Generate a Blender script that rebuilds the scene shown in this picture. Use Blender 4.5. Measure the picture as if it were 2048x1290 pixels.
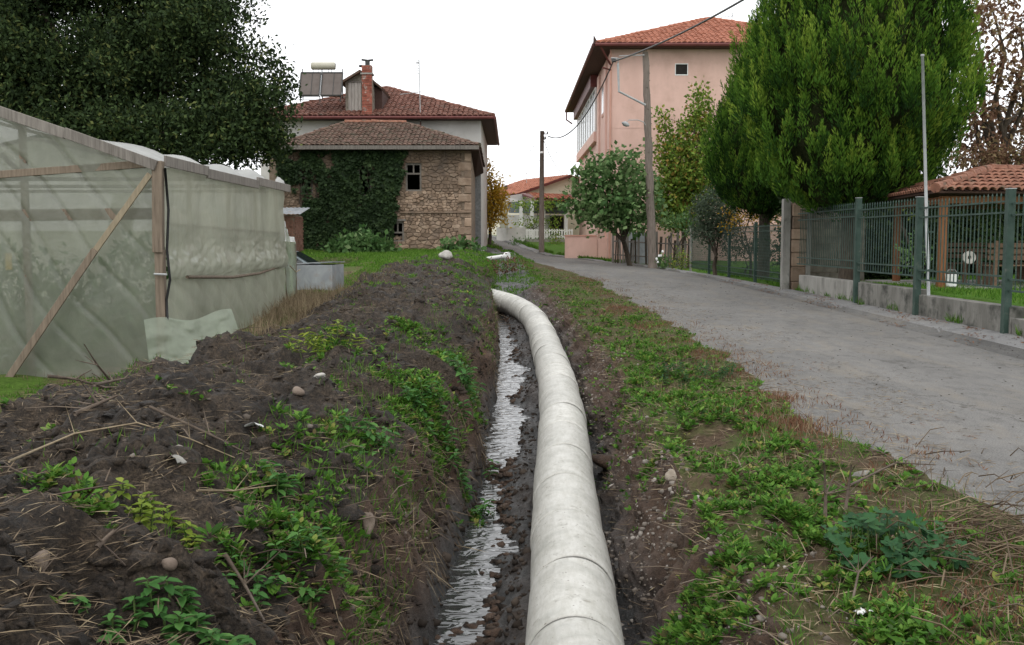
import bpy, bmesh, math, random
import numpy as np
from mathutils import Vector, Matrix

# ------------------------------------------------------------------ scene, camera, sky, sun
S = bpy.context.scene
for o in list(bpy.data.objects):
    bpy.data.objects.remove(o)
COL = S.collection
F, CX, CY, EYE = 2000.0, 1024.0, 645.0, 1.6
PITCH = math.atan(165 / 2000)
cam_d = bpy.data.cameras.new('camera')
cam = bpy.data.objects.new('camera', cam_d)
COL.objects.link(cam)
cam.location = (0, 0, EYE)
cam.rotation_euler = (math.pi / 2 - PITCH, 0, 0)
cam_d.sensor_width = 36
cam_d.lens = 36 * F / 2048
cam_d.clip_start = 0.05
cam_d.clip_end = 3000
S.camera = cam

SUN_EL, SUN_AZ = 52.0, 200.0      # soft sun behind thick cloud, behind the camera
W = bpy.data.worlds.new('World')
S.world = W
W.use_nodes = True
nt = W.node_tree
nt.nodes.clear()
sky = nt.nodes.new('ShaderNodeTexSky')
sky.sky_type = 'NISHITA'
sky.sun_disc = False
sky.sun_elevation = math.radians(SUN_EL)
sky.sun_rotation = math.radians(SUN_AZ)
sky.air_density = 1.0
sky.dust_density = 1.5
sky.ozone_density = 1.0
hs = nt.nodes.new('ShaderNodeHueSaturation')
hs.inputs['Saturation'].default_value = 0.10
bg = nt.nodes.new('ShaderNodeBackground')
bg.inputs['Strength'].default_value = 0.14
wo = nt.nodes.new('ShaderNodeOutputWorld')
nt.links.new(sky.outputs[0], hs.inputs['Color'])
cl = nt.nodes.new('ShaderNodeMix')          # an even sheet of cloud over the clear sky
cl.data_type = 'RGBA'
cl.inputs[0].default_value = 0.85
cl.inputs[7].default_value = (10.6, 10.75, 11.0, 1)
nt.links.new(hs.outputs[0], cl.inputs[6])
nt.links.new(cl.outputs[2], bg.inputs['Color'])
nt.links.new(bg.outputs[0], wo.inputs['Surface'])
sd = bpy.data.lights.new('sun', 'SUN')
sd.energy = 0.8
sd.angle = math.radians(40)
sd.color = (1.0, 0.97, 0.92)
sun = bpy.data.objects.new('sun', sd)
COL.objects.link(sun)
az, el = math.radians(SUN_AZ), math.radians(SUN_EL)
sv = Vector((math.sin(az) * math.cos(el), math.cos(az) * math.cos(el), math.sin(el)))
sun.rotation_euler = sv.to_track_quat('Z', 'Y').to_euler()
S.view_settings.view_transform = 'Standard'
S.view_settings.look = 'None'
S.view_settings.exposure = 0.18
S.view_settings.gamma = 1.0
S.view_settings.use_curve_mapping = False
try:
    S.cycles.max_bounces = 8
    S.cycles.transparent_max_bounces = 16
    S.cycles.use_denoising = True
except Exception:
    pass

# ------------------------------------------------------------------ helpers
RNG = np.random.default_rng(7)
rnd = random.Random(11)


def at(px, py, Y):
    """World point seen at photo pixel (px, py) when it stands Y metres ahead."""
    u, v = (px - CX) / F, (CY - py) / F
    dy = math.cos(PITCH) + v * math.sin(PITCH)
    dz = -math.sin(PITCH) + v * math.cos(PITCH)
    return Vector((u * Y / dy, Y, EYE + dz * Y / dy))


def tag(o, label=None, cat=None, group=None, kind=None):
    if label: o['label'] = label
    if cat: o['category'] = cat
    if group: o['group'] = group
    if kind: o['kind'] = kind
    return o


def link(name, me, parent=None, loc=None):
    o = bpy.data.objects.new(name, me)
    COL.objects.link(o)
    if parent is not None:
        o.parent = parent
    if loc is not None:
        o.location = loc
    return o


def empty(name, loc=(0, 0, 0), rz=0.0, label=None, cat=None, group=None):
    o = bpy.data.objects.new(name, None)
    COL.objects.link(o)
    o.empty_display_size = 0.2
    o.location = loc
    o.rotation_euler = (0, 0, rz)
    return tag(o, label, cat, group)


def copy_tree(o, parent=None):
    c = o.copy()
    COL.objects.link(c)
    c.parent = parent
    for ch in list(o.children):
        copy_tree(ch, c)
    return c


class MB:
    """Collects simple shapes and links them as one mesh object."""
    def __init__(self):
        self.v, self.f = [], []

    def add(self, vs, fs):
        b = len(self.v)
        self.v.extend([tuple(p) for p in vs])
        self.f.extend([tuple(i + b for i in f) for f in fs])
        return self

    def box(self, c, s, rot=None):
        c = Vector(c)
        vs = []
        for x in (-.5, .5):
            for y in (-.5, .5):
                for z in (-.5, .5):
                    p = Vector((x * s[0], y * s[1], z * s[2]))
                    if rot is not None:
                        p = rot @ p
                    vs.append(c + p)
        return self.add(vs, [(0, 1, 3, 2), (4, 6, 7, 5), (0, 4, 5, 1), (2, 3, 7, 6), (0, 2, 6, 4), (1, 5, 7, 3)])

    def bx(self, x0, x1, y0, y1, z0, z1):
        return self.box(((x0 + x1) / 2, (y0 + y1) / 2, (z0 + z1) / 2), (x1 - x0, y1 - y0, z1 - z0))

    def beam(self, p0, p1, w, h, up=(0, 0, 1)):
        p0, p1 = Vector(p0), Vector(p1)
        d = (p1 - p0).normalized()
        u = Vector(up)
        s = d.cross(u)
        if s.length < 1e-4:
            s = d.cross(Vector((0, 1, 0)))
        s.normalize()
        u = s.cross(d)
        vs = []
        for p in (p0, p1):
            for a, b in ((-1, -1), (1, -1), (1, 1), (-1, 1)):
                vs.append(p + s * (a * w / 2) + u * (b * h / 2))
        return self.add(vs, [(0, 3, 2, 1), (4, 5, 6, 7), (0, 1, 5, 4), (1, 2, 6, 5), (2, 3, 7, 6), (3, 0, 4, 7)])

    def tube(self, pts, r, n=8, caps=True):
        pts = [Vector(p) for p in pts]
        rs = r if isinstance(r, (list, tuple)) else [r] * len(pts)
        vs, fs = [], []
        ref = None
        for i, p in enumerate(pts):
            d = (pts[min(i + 1, len(pts) - 1)] - pts[max(i - 1, 0)]).normalized()
            if ref is None:
                ref = Vector((0, 0, 1)) if abs(d.z) < .9 else Vector((1, 0, 0))
            a = d.cross(ref).normalized()
            b = d.cross(a).normalized()
            ref = -b if False else ref
            for k in range(n):
                t = 2 * math.pi * k / n
                vs.append(p + (a * math.cos(t) + b * math.sin(t)) * rs[i])
        for i in range(len(pts) - 1):
            for k in range(n):
                k2 = (k + 1) % n
                fs.append((i * n + k, i * n + k2, (i + 1) * n + k2, (i + 1) * n + k))
        if caps:
            fs.append(tuple(range(n)))
            fs.append(tuple((len(pts) - 1) * n + k for k in reversed(range(n))))
        return self.add(vs, fs)

    def blob(self, c, r, seed=0, sub=2, squash=(1, 1, 1), amp=.18):
        bm = bmesh.new()
        bmesh.ops.create_icosphere(bm, subdivisions=sub, radius=1)
        rr = random.Random(seed)
        ph = [Vector((rr.uniform(-1, 1), rr.uniform(-1, 1), rr.uniform(-1, 1))) * 2.2 for _ in range(4)]
        vs = []
        for v in bm.verts:
            k = 1 + amp * sum(math.sin(v.co.dot(q) * 1.7 + i) for i, q in enumerate(ph)) / 2
            vs.append(Vector(c) + Vector((v.co.x * squash[0], v.co.y * squash[1], v.co.z * squash[2])) * r * k)
        fs = [tuple(x.index for x in f.verts) for f in bm.faces]
        bm.free()
        return self.add(vs, fs)

    def build(self, name, mat, parent=None, smooth=False, bevel=0, loc=None):
        me = bpy.data.meshes.new(name)
        me.from_pydata(self.v, [], self.f)
        me.materials.append(mat)
        if smooth:
            me.polygons.foreach_set('use_smooth', [True] * len(me.polygons))
        me.update()
        o = link(name, me, parent, loc)
        if bevel:
            m = o.modifiers.new('bevel', 'BEVEL')
            m.width = bevel
            m.segments = 2
            m.limit_method = 'ANGLE'
        return o


def np_mesh(name, V, Q, mat, parent=None, smooth=False, attrs=None, loc=None):
    """Mesh from numpy: V (n,3), Q (m,k) with k = 3 or 4."""
    V = np.ascontiguousarray(V, dtype=np.float32)
    Q = np.ascontiguousarray(Q, dtype=np.int32)
    m, k = Q.shape
    me = bpy.data.meshes.new(name)
    me.vertices.add(len(V))
    me.vertices.foreach_set('co', V.ravel())
    me.loops.add(m * k)
    me.loops.foreach_set('vertex_index', Q.ravel())
    me.polygons.add(m)
    me.polygons.foreach_set('loop_start', np.arange(0, m * k, k, dtype=np.int32))
    me.polygons.foreach_set('loop_total', np.full(m, k, dtype=np.int32))
    if smooth:
        me.polygons.foreach_set('use_smooth', np.ones(m, dtype=bool))
    for an, av in (attrs or {}).items():
        at_ = me.attributes.new(an, 'FLOAT', 'POINT')
        at_.data.foreach_set('value', np.ascontiguousarray(av, dtype=np.float32))
    me.update(calc_edges=True)
    me.materials.append(mat)
    return link(name, me, parent, loc)


def hash2(ix, iy, seed):
    h = (ix.astype(np.int64) * 374761393 + iy.astype(np.int64) * 668265263 + seed * 2147483647) & 0xffffffff
    h = ((h ^ (h >> 13)) * 1274126177) & 0xffffffff
    h = h ^ (h >> 16)
    return (h & 0xffff) / 65535.0


def vnoise(x, y, seed=0):
    x, y = np.asarray(x, float), np.asarray(y, float)
    ix, iy = np.floor(x), np.floor(y)
    fx, fy = x - ix, y - iy
    fx, fy = fx * fx * (3 - 2 * fx), fy * fy * (3 - 2 * fy)
    a, b = hash2(ix, iy, seed), hash2(ix + 1, iy, seed)
    c, d = hash2(ix, iy + 1, seed), hash2(ix + 1, iy + 1, seed)
    return (a + (b - a) * fx) * (1 - fy) + (c + (d - c) * fx) * fy


def fbm(x, y, seed=0, octv=4, gain=.5):
    s, a, t = 0, 1.0, 0
    for k in range(octv):
        s = s + a * vnoise(x * 2 ** k + 17.3 * k, y * 2 ** k - 9.1 * k, seed + k)
        t += a
        a *= gain
    return s / t


# ------------------------------------------------------------------ materials
def new_mat(name):
    m = bpy.data.materials.new(name)
    m.use_nodes = True
    m.node_tree.nodes.clear()
    out = m.node_tree.nodes.new('ShaderNodeOutputMaterial')
    return m, m.node_tree, out


def N(nt, t, **kw):
    n = nt.nodes.new(t)
    for k, v in kw.items():
        if k in n.inputs:
            n.inputs[k].default_value = v
        else:
            setattr(n, k, v)
    return n


def ramp(nt, fac, stops):
    r = nt.nodes.new('ShaderNodeValToRGB')
    e = r.color_ramp.elements
    while len(e) > 1:
        e.remove(e[-1])
    e[0].position, e[0].color = stops[0][0], (*stops[0][1], 1)
    for p, c in stops[1:]:
        q = e.new(p)
        q.color = (*c, 1)
    nt.links.new(fac, r.inputs['Fac'])
    return r.outputs['Color']


def noise_out(nt, vec, scale, detail=4, rough=.55, dist=0.0):
    n = N(nt, 'ShaderNodeTexNoise', Scale=scale, Detail=detail, Roughness=rough, Distortion=dist)
    nt.links.new(vec, n.inputs['Vector'])
    return n.outputs['Fac']


def mix(nt, fac, a, b, mode='MIX'):
    m = nt.nodes.new('ShaderNodeMix')
    m.data_type = 'RGBA'
    m.blend_type = mode
    for s, v in ((0, fac), (6, a), (7, b)):
        if isinstance(v, (int, float)):
            m.inputs[s].default_value = v
        elif isinstance(v, tuple):
            m.inputs[s].default_value = (*v, 1)
        else:
            nt.links.new(v, m.inputs[s])
    return m.outputs[2]


def mth(nt, op, a, b=None, clamp=False):
    m = nt.nodes.new('ShaderNodeMath')
    m.operation = op
    m.use_clamp = clamp
    for i, v in enumerate((a, b)):
        if v is None: continue
        if isinstance(v, (int, float)):
            m.inputs[i].default_value = v
        else:
            nt.links.new(v, m.inputs[i])
    return m.outputs[0]


def stretch(nt, vec, s):
    m = N(nt, 'ShaderNodeMapping')
    m.inputs['Scale'].default_value = s
    nt.links.new(vec, m.inputs['Vector'])
    return m.outputs[0]


def surf(name, stops, scale=6, rough=.8, bump=.3, bscale=30, detail=5, spec=.3, coord='obj', st=None, blotch=None, vary=0.0, bdist=.02, metal=0.0, ndist=0.0, rrange=0.0):
    """General weathered surface: noise-ramped colour, optional blotches, bump."""
    m, nt, out = new_mat(name)
    if coord == 'obj':
        vec = nt.nodes.new('ShaderNodeTexCoord').outputs['Object']
    else:
        vec = nt.nodes.new('ShaderNodeNewGeometry').outputs['Position']
    v2 = stretch(nt, vec, st) if st else vec
    c = ramp(nt, noise_out(nt, v2, scale, detail, .6, ndist), stops)
    if blotch:
        col, bs, lo, hi = blotch
        b = ramp(nt, noise_out(nt, vec, bs, 5, .65), [(lo, (0, 0, 0)), (hi, (1, 1, 1))])
        c = mix(nt, b, c, col)
    if vary:
        oi = nt.nodes.new('ShaderNodeObjectInfo')
        k = mth(nt, 'MULTIPLY_ADD', oi.outputs['Random'], 2 * vary)
        nt.nodes[-1].inputs[2].default_value = 1 - vary
        c = mix(nt, 1.0, c, (1, 1, 1), 'MULTIPLY')
        mm = nt.nodes.new('ShaderNodeVectorMath'); mm.operation = 'SCALE'
        nt.links.new(c, mm.inputs[0]); nt.links.new(k, mm.inputs['Scale'])
        c = mm.outputs[0]
    p = N(nt, 'ShaderNodeBsdfPrincipled', Roughness=rough, Metallic=metal)
    p.inputs['Specular IOR Level'].default_value = spec
    nt.links.new(c, p.inputs['Base Color'])
    if rrange:
        rr = mth(nt, 'MULTIPLY_ADD', noise_out(nt, vec, scale * 1.7, 4), rrange)
        nt.nodes[-1].inputs[2].default_value = rough - rrange * .5
        for n in nt.nodes:
            pass
        nt.links.new(rr, p.inputs['Roughness'])
    if bump:
        b = N(nt, 'ShaderNodeBump', Strength=bump, Distance=bdist)
        nt.links.new(noise_out(nt, v2 if st else vec, bscale, 6, .65), b.inputs['Height'])
        nt.links.new(b.outputs[0], p.inputs['Normal'])
    nt.links.new(p.outputs[0], out.inputs[0])
    return m


def leafmat(name, stops, trans=.3, rough=.62, spec=.16):
    m, nt, out = new_mat(name)
    a = nt.nodes.new('ShaderNodeAttribute')
    a.attribute_name = 'tint'
    c = ramp(nt, a.outputs['Fac'], stops)
    p = N(nt, 'ShaderNodeBsdfPrincipled', Roughness=rough)
    p.inputs['Specular IOR Level'].default_value = spec
    nt.links.new(c, p.inputs['Base Color'])
    t = nt.nodes.new('ShaderNodeBsdfTranslucent')
    nt.links.new(c, t.inputs['Color'])
    mx = N(nt, 'ShaderNodeMixShader')
    mx.inputs[0].default_value = trans
    nt.links.new(p.outputs[0], mx.inputs[1])
    nt.links.new(t.outputs[0], mx.inputs[2])
    nt.links.new(mx.outputs[0], out.inputs[0])
    return m


def film(name, col, transp=.4, rough=.3, fold=2.0):
    """Cloudy greenhouse plastic: part clear, part translucent, with a waxy sheen."""
    m, nt, out = new_mat(name)
    vec = nt.nodes.new('ShaderNodeTexCoord').outputs['Object']
    n = noise_out(nt, stretch(nt, vec, (1.2, 1.2, .5)), 1.6, 5, .6, .6)
    dirt = ramp(nt, n, [(.3, tuple(c * .72 for c in col)), (.7, col)])
    df = N(nt, 'ShaderNodeBsdfPrincipled', Roughness=rough)
    df.inputs['Specular IOR Level'].default_value = .6
    nt.links.new(dirt, df.inputs['Base Color'])
    tl = nt.nodes.new('ShaderNodeBsdfTranslucent')
    nt.links.new(dirt, tl.inputs['Color'])
    tp = nt.nodes.new('ShaderNodeBsdfTransparent')
    m1 = N(nt, 'ShaderNodeMixShader'); m1.inputs[0].default_value = .5
    m2 = N(nt, 'ShaderNodeMixShader')
    tf = ramp(nt, noise_out(nt, vec, 2.3, 4, .6, 1.0), [(.3, (transp * .7,) * 3), (.75, (min(1, transp * 1.25),) * 3)])
    nt.links.new(tf, m2.inputs[0])
    b = N(nt, 'ShaderNodeBump', Strength=.5, Distance=.02)
    nt.links.new(noise_out(nt, stretch(nt, vec, (fold, fold, fold * .5)), 5, 5, .55, 1.5), b.inputs['Height'])
    nt.links.new(b.outputs[0], df.inputs['Normal'])
    nt.links.new(df.outputs[0], m1.inputs[1]); nt.links.new(tl.outputs[0], m1.inputs[2])
    nt.links.new(m1.outputs[0], m2.inputs[1]); nt.links.new(tp.outputs[0], m2.inputs[2])
    nt.links.new(m2.outputs[0], out.inputs[0])
    return m


def wood(name, c0, c1, sc=4, axis=2, rough=.8):
    st = [8, 8, 8]
    st[axis] = .7
    return surf(name, [(.3, c0), (.7, c1)], scale=sc, st=tuple(st), rough=rough, bump=.4, bscale=sc * 2, bdist=.01, vary=.12)


M = {}
def pipe_mat():
    """Pale precast concrete with mud stuck low on its flanks, splashes and scuffs."""
    m, nt, out = new_mat('concrete_pipe')
    pos = nt.nodes.new('ShaderNodeNewGeometry').outputs['Position']
    obj = nt.nodes.new('ShaderNodeTexCoord').outputs['Object']
    c = ramp(nt, noise_out(nt, pos, 4.5, 6, .62, .8), [(.25, (.38, .375, .34)), (.5, (.50, .49, .45)), (.75, (.58, .57, .535))])
    c = mix(nt, 1.0, c, ramp(nt, noise_out(nt, stretch(nt, obj, (6, 1.2, 6)), 5, 5, .7), [(.3, (.80, .79, .76)), (.6, (1, 1, 1))]), 'MULTIPLY')
    c = mix(nt, ramp(nt, noise_out(nt, pos, 9, 5, .65), [(.60, (0, 0, 0)), (.70, (.8,) * 3)]), c, (.25, .235, .195))
    c = mix(nt, ramp(nt, noise_out(nt, pos, 34, 3, .6), [(.66, (0, 0, 0)), (.70, (.75,) * 3)]), c, (.11, .09, .07))
    sx = nt.nodes.new('ShaderNodeSeparateXYZ')
    nt.links.new(obj, sx.inputs[0])
    low = mth(nt, 'ADD', mth(nt, 'MULTIPLY', sx.outputs['Z'], -5.0), mth(nt, 'MULTIPLY', mth(nt, 'SUBTRACT', noise_out(nt, pos, 6, 6, .7), .5), 3.2))
    c = mix(nt, ramp(nt, low, [(.25, (0, 0, 0)), (.75, (.85,) * 3)]), c, (.12, .10, .08))
    oi = nt.nodes.new('ShaderNodeObjectInfo')
    k = nt.nodes.new('ShaderNodeMapRange')
    k.inputs['To Min'].default_value, k.inputs['To Max'].default_value = .86, 1.08
    nt.links.new(oi.outputs['Random'], k.inputs['Value'])
    sc_ = nt.nodes.new('ShaderNodeVectorMath'); sc_.operation = 'SCALE'
    nt.links.new(c, sc_.inputs[0]); nt.links.new(k.outputs[0], sc_.inputs['Scale'])
    p = N(nt, 'ShaderNodeBsdfPrincipled', Roughness=.5)
    p.inputs['Specular IOR Level'].default_value = .4
    nt.links.new(sc_.outputs[0], p.inputs['Base Color'])
    b = N(nt, 'ShaderNodeBump', Strength=.2, Distance=.01)
    nt.links.new(noise_out(nt, pos, 45, 6, .7), b.inputs['Height'])
    nt.links.new(b.outputs[0], p.inputs['Normal'])
    nt.links.new(p.outputs[0], out.inputs[0])
    return m


M['concrete_pipe'] = pipe_mat()
M['joint'] = surf('joint_mortar', [(.3, (.12, .115, .105)), (.7, (.26, .25, .23))], scale=20, rough=.9)
M['concrete'] = surf('weathered_concrete', [(.25, (.15, .145, .13)), (.5, (.27, .26, .235)), (.75, (.36, .35, .32))], scale=2.5, rough=.9, bump=.35, bscale=25,
                     blotch=((.06, .06, .05), 1.6, .55, .72), coord='pos', st=(1.5, 1.5, .5))
M['block'] = surf('concrete_block', [(.25, (.13, .115, .095)), (.7, (.27, .24, .20))], scale=5, rough=.95, bump=.5, bscale=22, vary=.18)
M['pink'] = surf('pink_render', [(.3, (.575, .378, .315)), (.7, (.68, .46, .392))], scale=1.2, rough=.85, bump=.2, bscale=40, coord='pos', st=(1.2, 1.2, .35), blotch=((.47, .31, .25), .7, .50, .78))
M['pink_trim'] = surf('pink_trim', [(.3, (.47, .26, .2)), (.7, (.55, .31, .24))], scale=3, rough=.8)
M['maroon'] = surf('maroon_paint', [(.3, (.10, .028, .024)), (.7, (.145, .042, .036))], scale=3, rough=.55, bump=.1)
M['soffit'] = wood('soffit_wood', (.045, .025, .02), (.085, .045, .035), axis=1)
M['white_wall'] = surf('white_render', [(.3, (.50, .49, .46)), (.7, (.64, .63, .60))], scale=1.0, rough=.9, bump=.2, bscale=30, coord='pos', blotch=((.36, .35, .33), .8, .55, .78))
M['cream_wall'] = surf('cream_render', [(.3, (.62, .58, .45)), (.7, (.7, .66, .53))], scale=1.0, rough=.9, bump=.1)
M['grey_plaster'] = surf('rough_grey_plaster', [(.3, (.20, .20, .195)), (.7, (.34, .34, .33))], scale=9, rough=.95, bump=.9, bscale=16, coord='pos', bdist=.06)
M['tile_old'] = surf('old_roof_tile', [(.2, (.05, .038, .031)), (.45, (.115, .075, .057)), (.62, (.185, .11, .08)), (.8, (.29, .225, .18))], scale=7, rough=.9, bump=.4, bscale=30, coord='pos',
                     blotch=((.075, .07, .045), 3.2, .5, .66))
M['tile_red'] = surf('red_roof_tile', [(.2, (.06, .036, .028)), (.45, (.145, .064, .045)), (.62, (.215, .092, .064)), (.8, (.33, .21, .16))], scale=8, rough=.85, bump=.3, coord='pos',
                     blotch=((.08, .065, .05), 2.0, .54, .7))
M['tile_new'] = surf('new_roof_tile', [(.25, (.28, .105, .06)), (.5, (.36, .14, .085)), (.75, (.42, .18, .115))], scale=10, rough=.8, bump=.2, coord='pos')
M['tile_pav'] = surf('pavilion_tile', [(.25, (.13, .06, .04)), (.5, (.235, .105, .068)), (.75, (.33, .18, .125))], scale=9, rough=.85, bump=.4, bscale=40, coord='pos', vary=.25,
                     blotch=((.09, .085, .06), 4, .55, .7))
M['stone'] = surf('wall_stone', [(.22, (.18, .122, .083)), (.5, (.295, .212, .152)), (.78, (.41, .315, .24))], scale=3, rough=.95, bump=.8, bscale=18, coord='pos', vary=.34, blotch=((.15, .12, .10), 1.1, .55, .75))
M['mortar'] = surf('lime_mortar', [(.3, (.16, .12, .088)), (.7, (.29, .225, .17))], scale=5, rough=1, bump=.6, bscale=20, coord='pos')
M['brick'] = surf('brick', [(.3, (.22, .06, .04)), (.6, (.30, .095, .065)), (.8, (.36, .17, .13))], scale=6, rough=.9, bump=.4, coord='pos', vary=.3, blotch=((.38, .33, .29), 4.5, .56, .66))
M['door_wood'] = wood('faded_door_wood', (.26, .235, .21), (.42, .39, .36))
M['old_brick'] = surf('old_brick', [(.3, (.14, .07, .05)), (.6, (.22, .115, .085)), (.8, (.30, .19, .15))], scale=6, rough=.95, bump=.4, coord='pos', vary=.25)
M['cream_stone'] = surf('cream_stone', [(.3, (.20, .165, .125)), (.7, (.38, .33, .27))], scale=14, rough=.95, bump=.6)
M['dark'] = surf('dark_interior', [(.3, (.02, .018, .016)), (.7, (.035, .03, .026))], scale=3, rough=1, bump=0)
M['old_wood'] = wood('old_grey_wood', (.13, .115, .10), (.25, .225, .20))
M['beam_wood'] = wood('brown_beam_wood', (.12, .093, .068), (.235, .185, .138))
M['pale_wood'] = wood('pale_lath_wood', (.22, .18, .12), (.34, .28, .195))
M['pav_wood'] = wood('varnished_wood', (.15, .062, .025), (.24, .105, .045))
M['bench_wood'] = wood('bench_wood', (.09, .055, .035), (.17, .11, .07), axis=0)
M['pole_wood'] = wood('pole_wood', (.10, .082, .068), (.20, .165, .14))
M['plinth'] = surf('stained_plinth_concrete', [(.25, (.085, .082, .07)), (.5, (.17, .163, .145)), (.75, (.26, .25, .225))], scale=2.2, rough=.95, bump=.4, bscale=25,
                      blotch=((.04, .042, .035), 2.2, .48, .66), coord='pos', st=(1.6, 1.6, .4))
M['green_paint'] = surf('green_fence_paint', [(.3, (.024, .047, .037)), (.7, (.050, .082, .066))], scale=5, rough=.5, bump=.15, coord='pos', blotch=((.11, .12, .10), 6, .6, .75))
M['grey_metal'] = surf('galvanised_metal', [(.3, (.26, .275, .29)), (.7, (.40, .42, .435))], scale=2.5, rough=.5, bump=.1, metal=.3, blotch=((.30, .24, .19), 2.2, .56, .72), ndist=1.2)
M['steel_pole'] = surf('steel_pole', [(.3, (.30, .31, .31)), (.7, (.42, .43, .43))], scale=6, rough=.5, bump=.05)
M['dark_metal'] = surf('dark_metal', [(.3, (.03, .03, .03)), (.7, (.06, .06, .055))], scale=6, rough=.5, bump=.1)
M['black_hose'] = surf('black_rubber', [(.3, (.012, .012, .012)), (.7, (.02, .02, .02))], scale=6, rough=.5, bump=0)
M['white_paint'] = surf('white_paint', [(.3, (.66, .66, .64)), (.7, (.78, .78, .76))], scale=5, rough=.6, bump=.05)
M['white_plastic'] = surf('white_plastic_scrap', [(.3, (.7, .7, .68)), (.7, (.82, .82, .8))], scale=9, rough=.4, bump=.2)
M['rock'] = surf('pale_rock', [(.3, (.30, .28, .25)), (.7, (.52, .50, .46))], scale=7, rough=.95, bump=.5, coord='pos')
M['brown_rock'] = surf('brown_stone', [(.3, (.12, .09, .07)), (.7, (.24, .19, .15))], scale=9, rough=.9, bump=.5, coord='pos')
M['pebble'] = leafmat('pebbles', [(0, (.07, .055, .045)), (.5, (.14, .118, .098)), (1, (.34, .31, .275))], trans=0, rough=.85)
M['clod'] = leafmat('soil_clods', [(0, (.016, .012, .009)), (.5, (.036, .027, .021)), (1, (.066, .051, .040))], trans=0, rough=.9, spec=.2)
M['straw'] = leafmat('dry_straw', [(0, (.085, .060, .040)), (.5, (.20, .15, .095)), (1, (.36, .29, .18))], trans=.1, rough=.7)
M['twig'] = leafmat('dead_twigs', [(0, (.05, .036, .027)), (.5, (.12, .09, .066)), (1, (.22, .18, .14))], trans=0, rough=.8)
M['redweed'] = leafmat('red_dry_weeds', [(0, (.11, .045, .03)), (.5, (.19, .095, .055)), (1, (.26, .17, .10))], trans=.2)
M['weed'] = leafmat('green_weeds', [(0, (.11, .085, .035)), (.10, (.05, .085, .018)), (.2, (.03, .085, .012)), (.5, (.075, .19, .022)), (.9, (.16, .29, .05)), (1, (.27, .27, .07))], trans=.35)
M['nettle'] = leafmat('nettle_leaves', [(0, (.03, .09, .022)), (.5, (.06, .165, .038)), (1, (.12, .25, .06))], trans=.3)
M['mallow'] = leafmat('mallow_leaves', [(0, (.014, .05, .017)), (.5, (.03, .092, .032)), (1, (.06, .14, .05))], trans=.25)
M['limeleaf'] = leafmat('yellow_green_leaves', [(0, (.10, .17, .02)), (.5, (.20, .27, .035)), (1, (.36, .36, .07))], trans=.35)
M['grass'] = leafmat('grass_blades', [(0, (.035, .095, .012)), (.5, (.085, .20, .02)), (1, (.17, .28, .05))], trans=.35)
M['evergreen'] = leafmat('evergreen_leaves', [(0, (.014, .024, .010)), (.45, (.030, .050, .018)), (.85, (.053, .082, .026)), (1, (.10, .115, .036))], trans=.12, rough=.75, spec=.08)
M['cypress'] = leafmat('cypress_sprays', [(0, (.008, .022, .006)), (.3, (.020, .058, .009)), (.65, (.085, .18, .020)), (1, (.21, .30, .04))], trans=.2, rough=.7, spec=.1)
M['figleaf'] = leafmat('fig_leaves', [(0, (.038, .09, .026)), (.5, (.092, .18, .055)), (1, (.20, .28, .12))], trans=.25)
M['tallleaf'] = leafmat('tall_tree_leaves', [(0, (.06, .11, .018)), (.45, (.13, .22, .035)), (.88, (.25, .31, .05)), (1, (.30, .20, .05))], trans=.3)
M['olive'] = leafmat('olive_leaves', [(0, (.035, .055, .03)), (.6, (.075, .105, .065)), (1, (.14, .17, .12))], trans=.2)
M['autumn'] = leafmat('autumn_leaves', [(0, (.24, .14, .014)), (.5, (.46, .28, .025)), (1, (.55, .42, .08))], trans=.35)
M['brownleaf'] = leafmat('brown_leaves', [(0, (.10, .05, .03)), (.5, (.20, .11, .07)), (1, (.30, .24, .12))], trans=.3)
M['ivy'] = leafmat('ivy_leaves', [(0, (.012, .024, .009)), (.5, (.027, .051, .018)), (1, (.06, .095, .032))], trans=.15, rough=.6, spec=.15)
M['bark'] = surf('bark', [(.3, (.04, .03, .022)), (.7, (.10, .08, .06))], scale=8, rough=.95, bump=.7, bscale=14, st=(3, 3, .6), bdist=.03)
M['film'] = film('greenhouse_film', (.385, .405, .33), .32, rough=.15)
M['film_side'] = film('greenhouse_side_film', (.57, .58, .475), .12, rough=.2, fold=1.6)
M['film_roof'] = film('greenhouse_roof_film', (.74, .74, .72), .15)
M['film_green'] = film('greenish_film', (.51, .58, .455), .34, rough=.1, fold=1.2)
# ------------------------------------------------------------------ terrain
YF = np.arange(-60, 90.01, .1)


def curve(pts, w=1.4):
    y, v = zip(*pts)
    a = np.interp(YF, y, v)
    k = int(w / .1) | 1
    ap = np.pad(a, k // 2, mode='edge')
    a = np.convolve(ap, np.ones(k) / k, 'valid')
    return lambda Y: np.interp(Y, YF, a)


def ptop(d):      # depth of the pipe's crown below the eye
    return np.interp(d, [0, 6, 20, 24, 27, 32], [1.84, 1.90, 1.552, 1.36, 1.24, 1.12])


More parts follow.
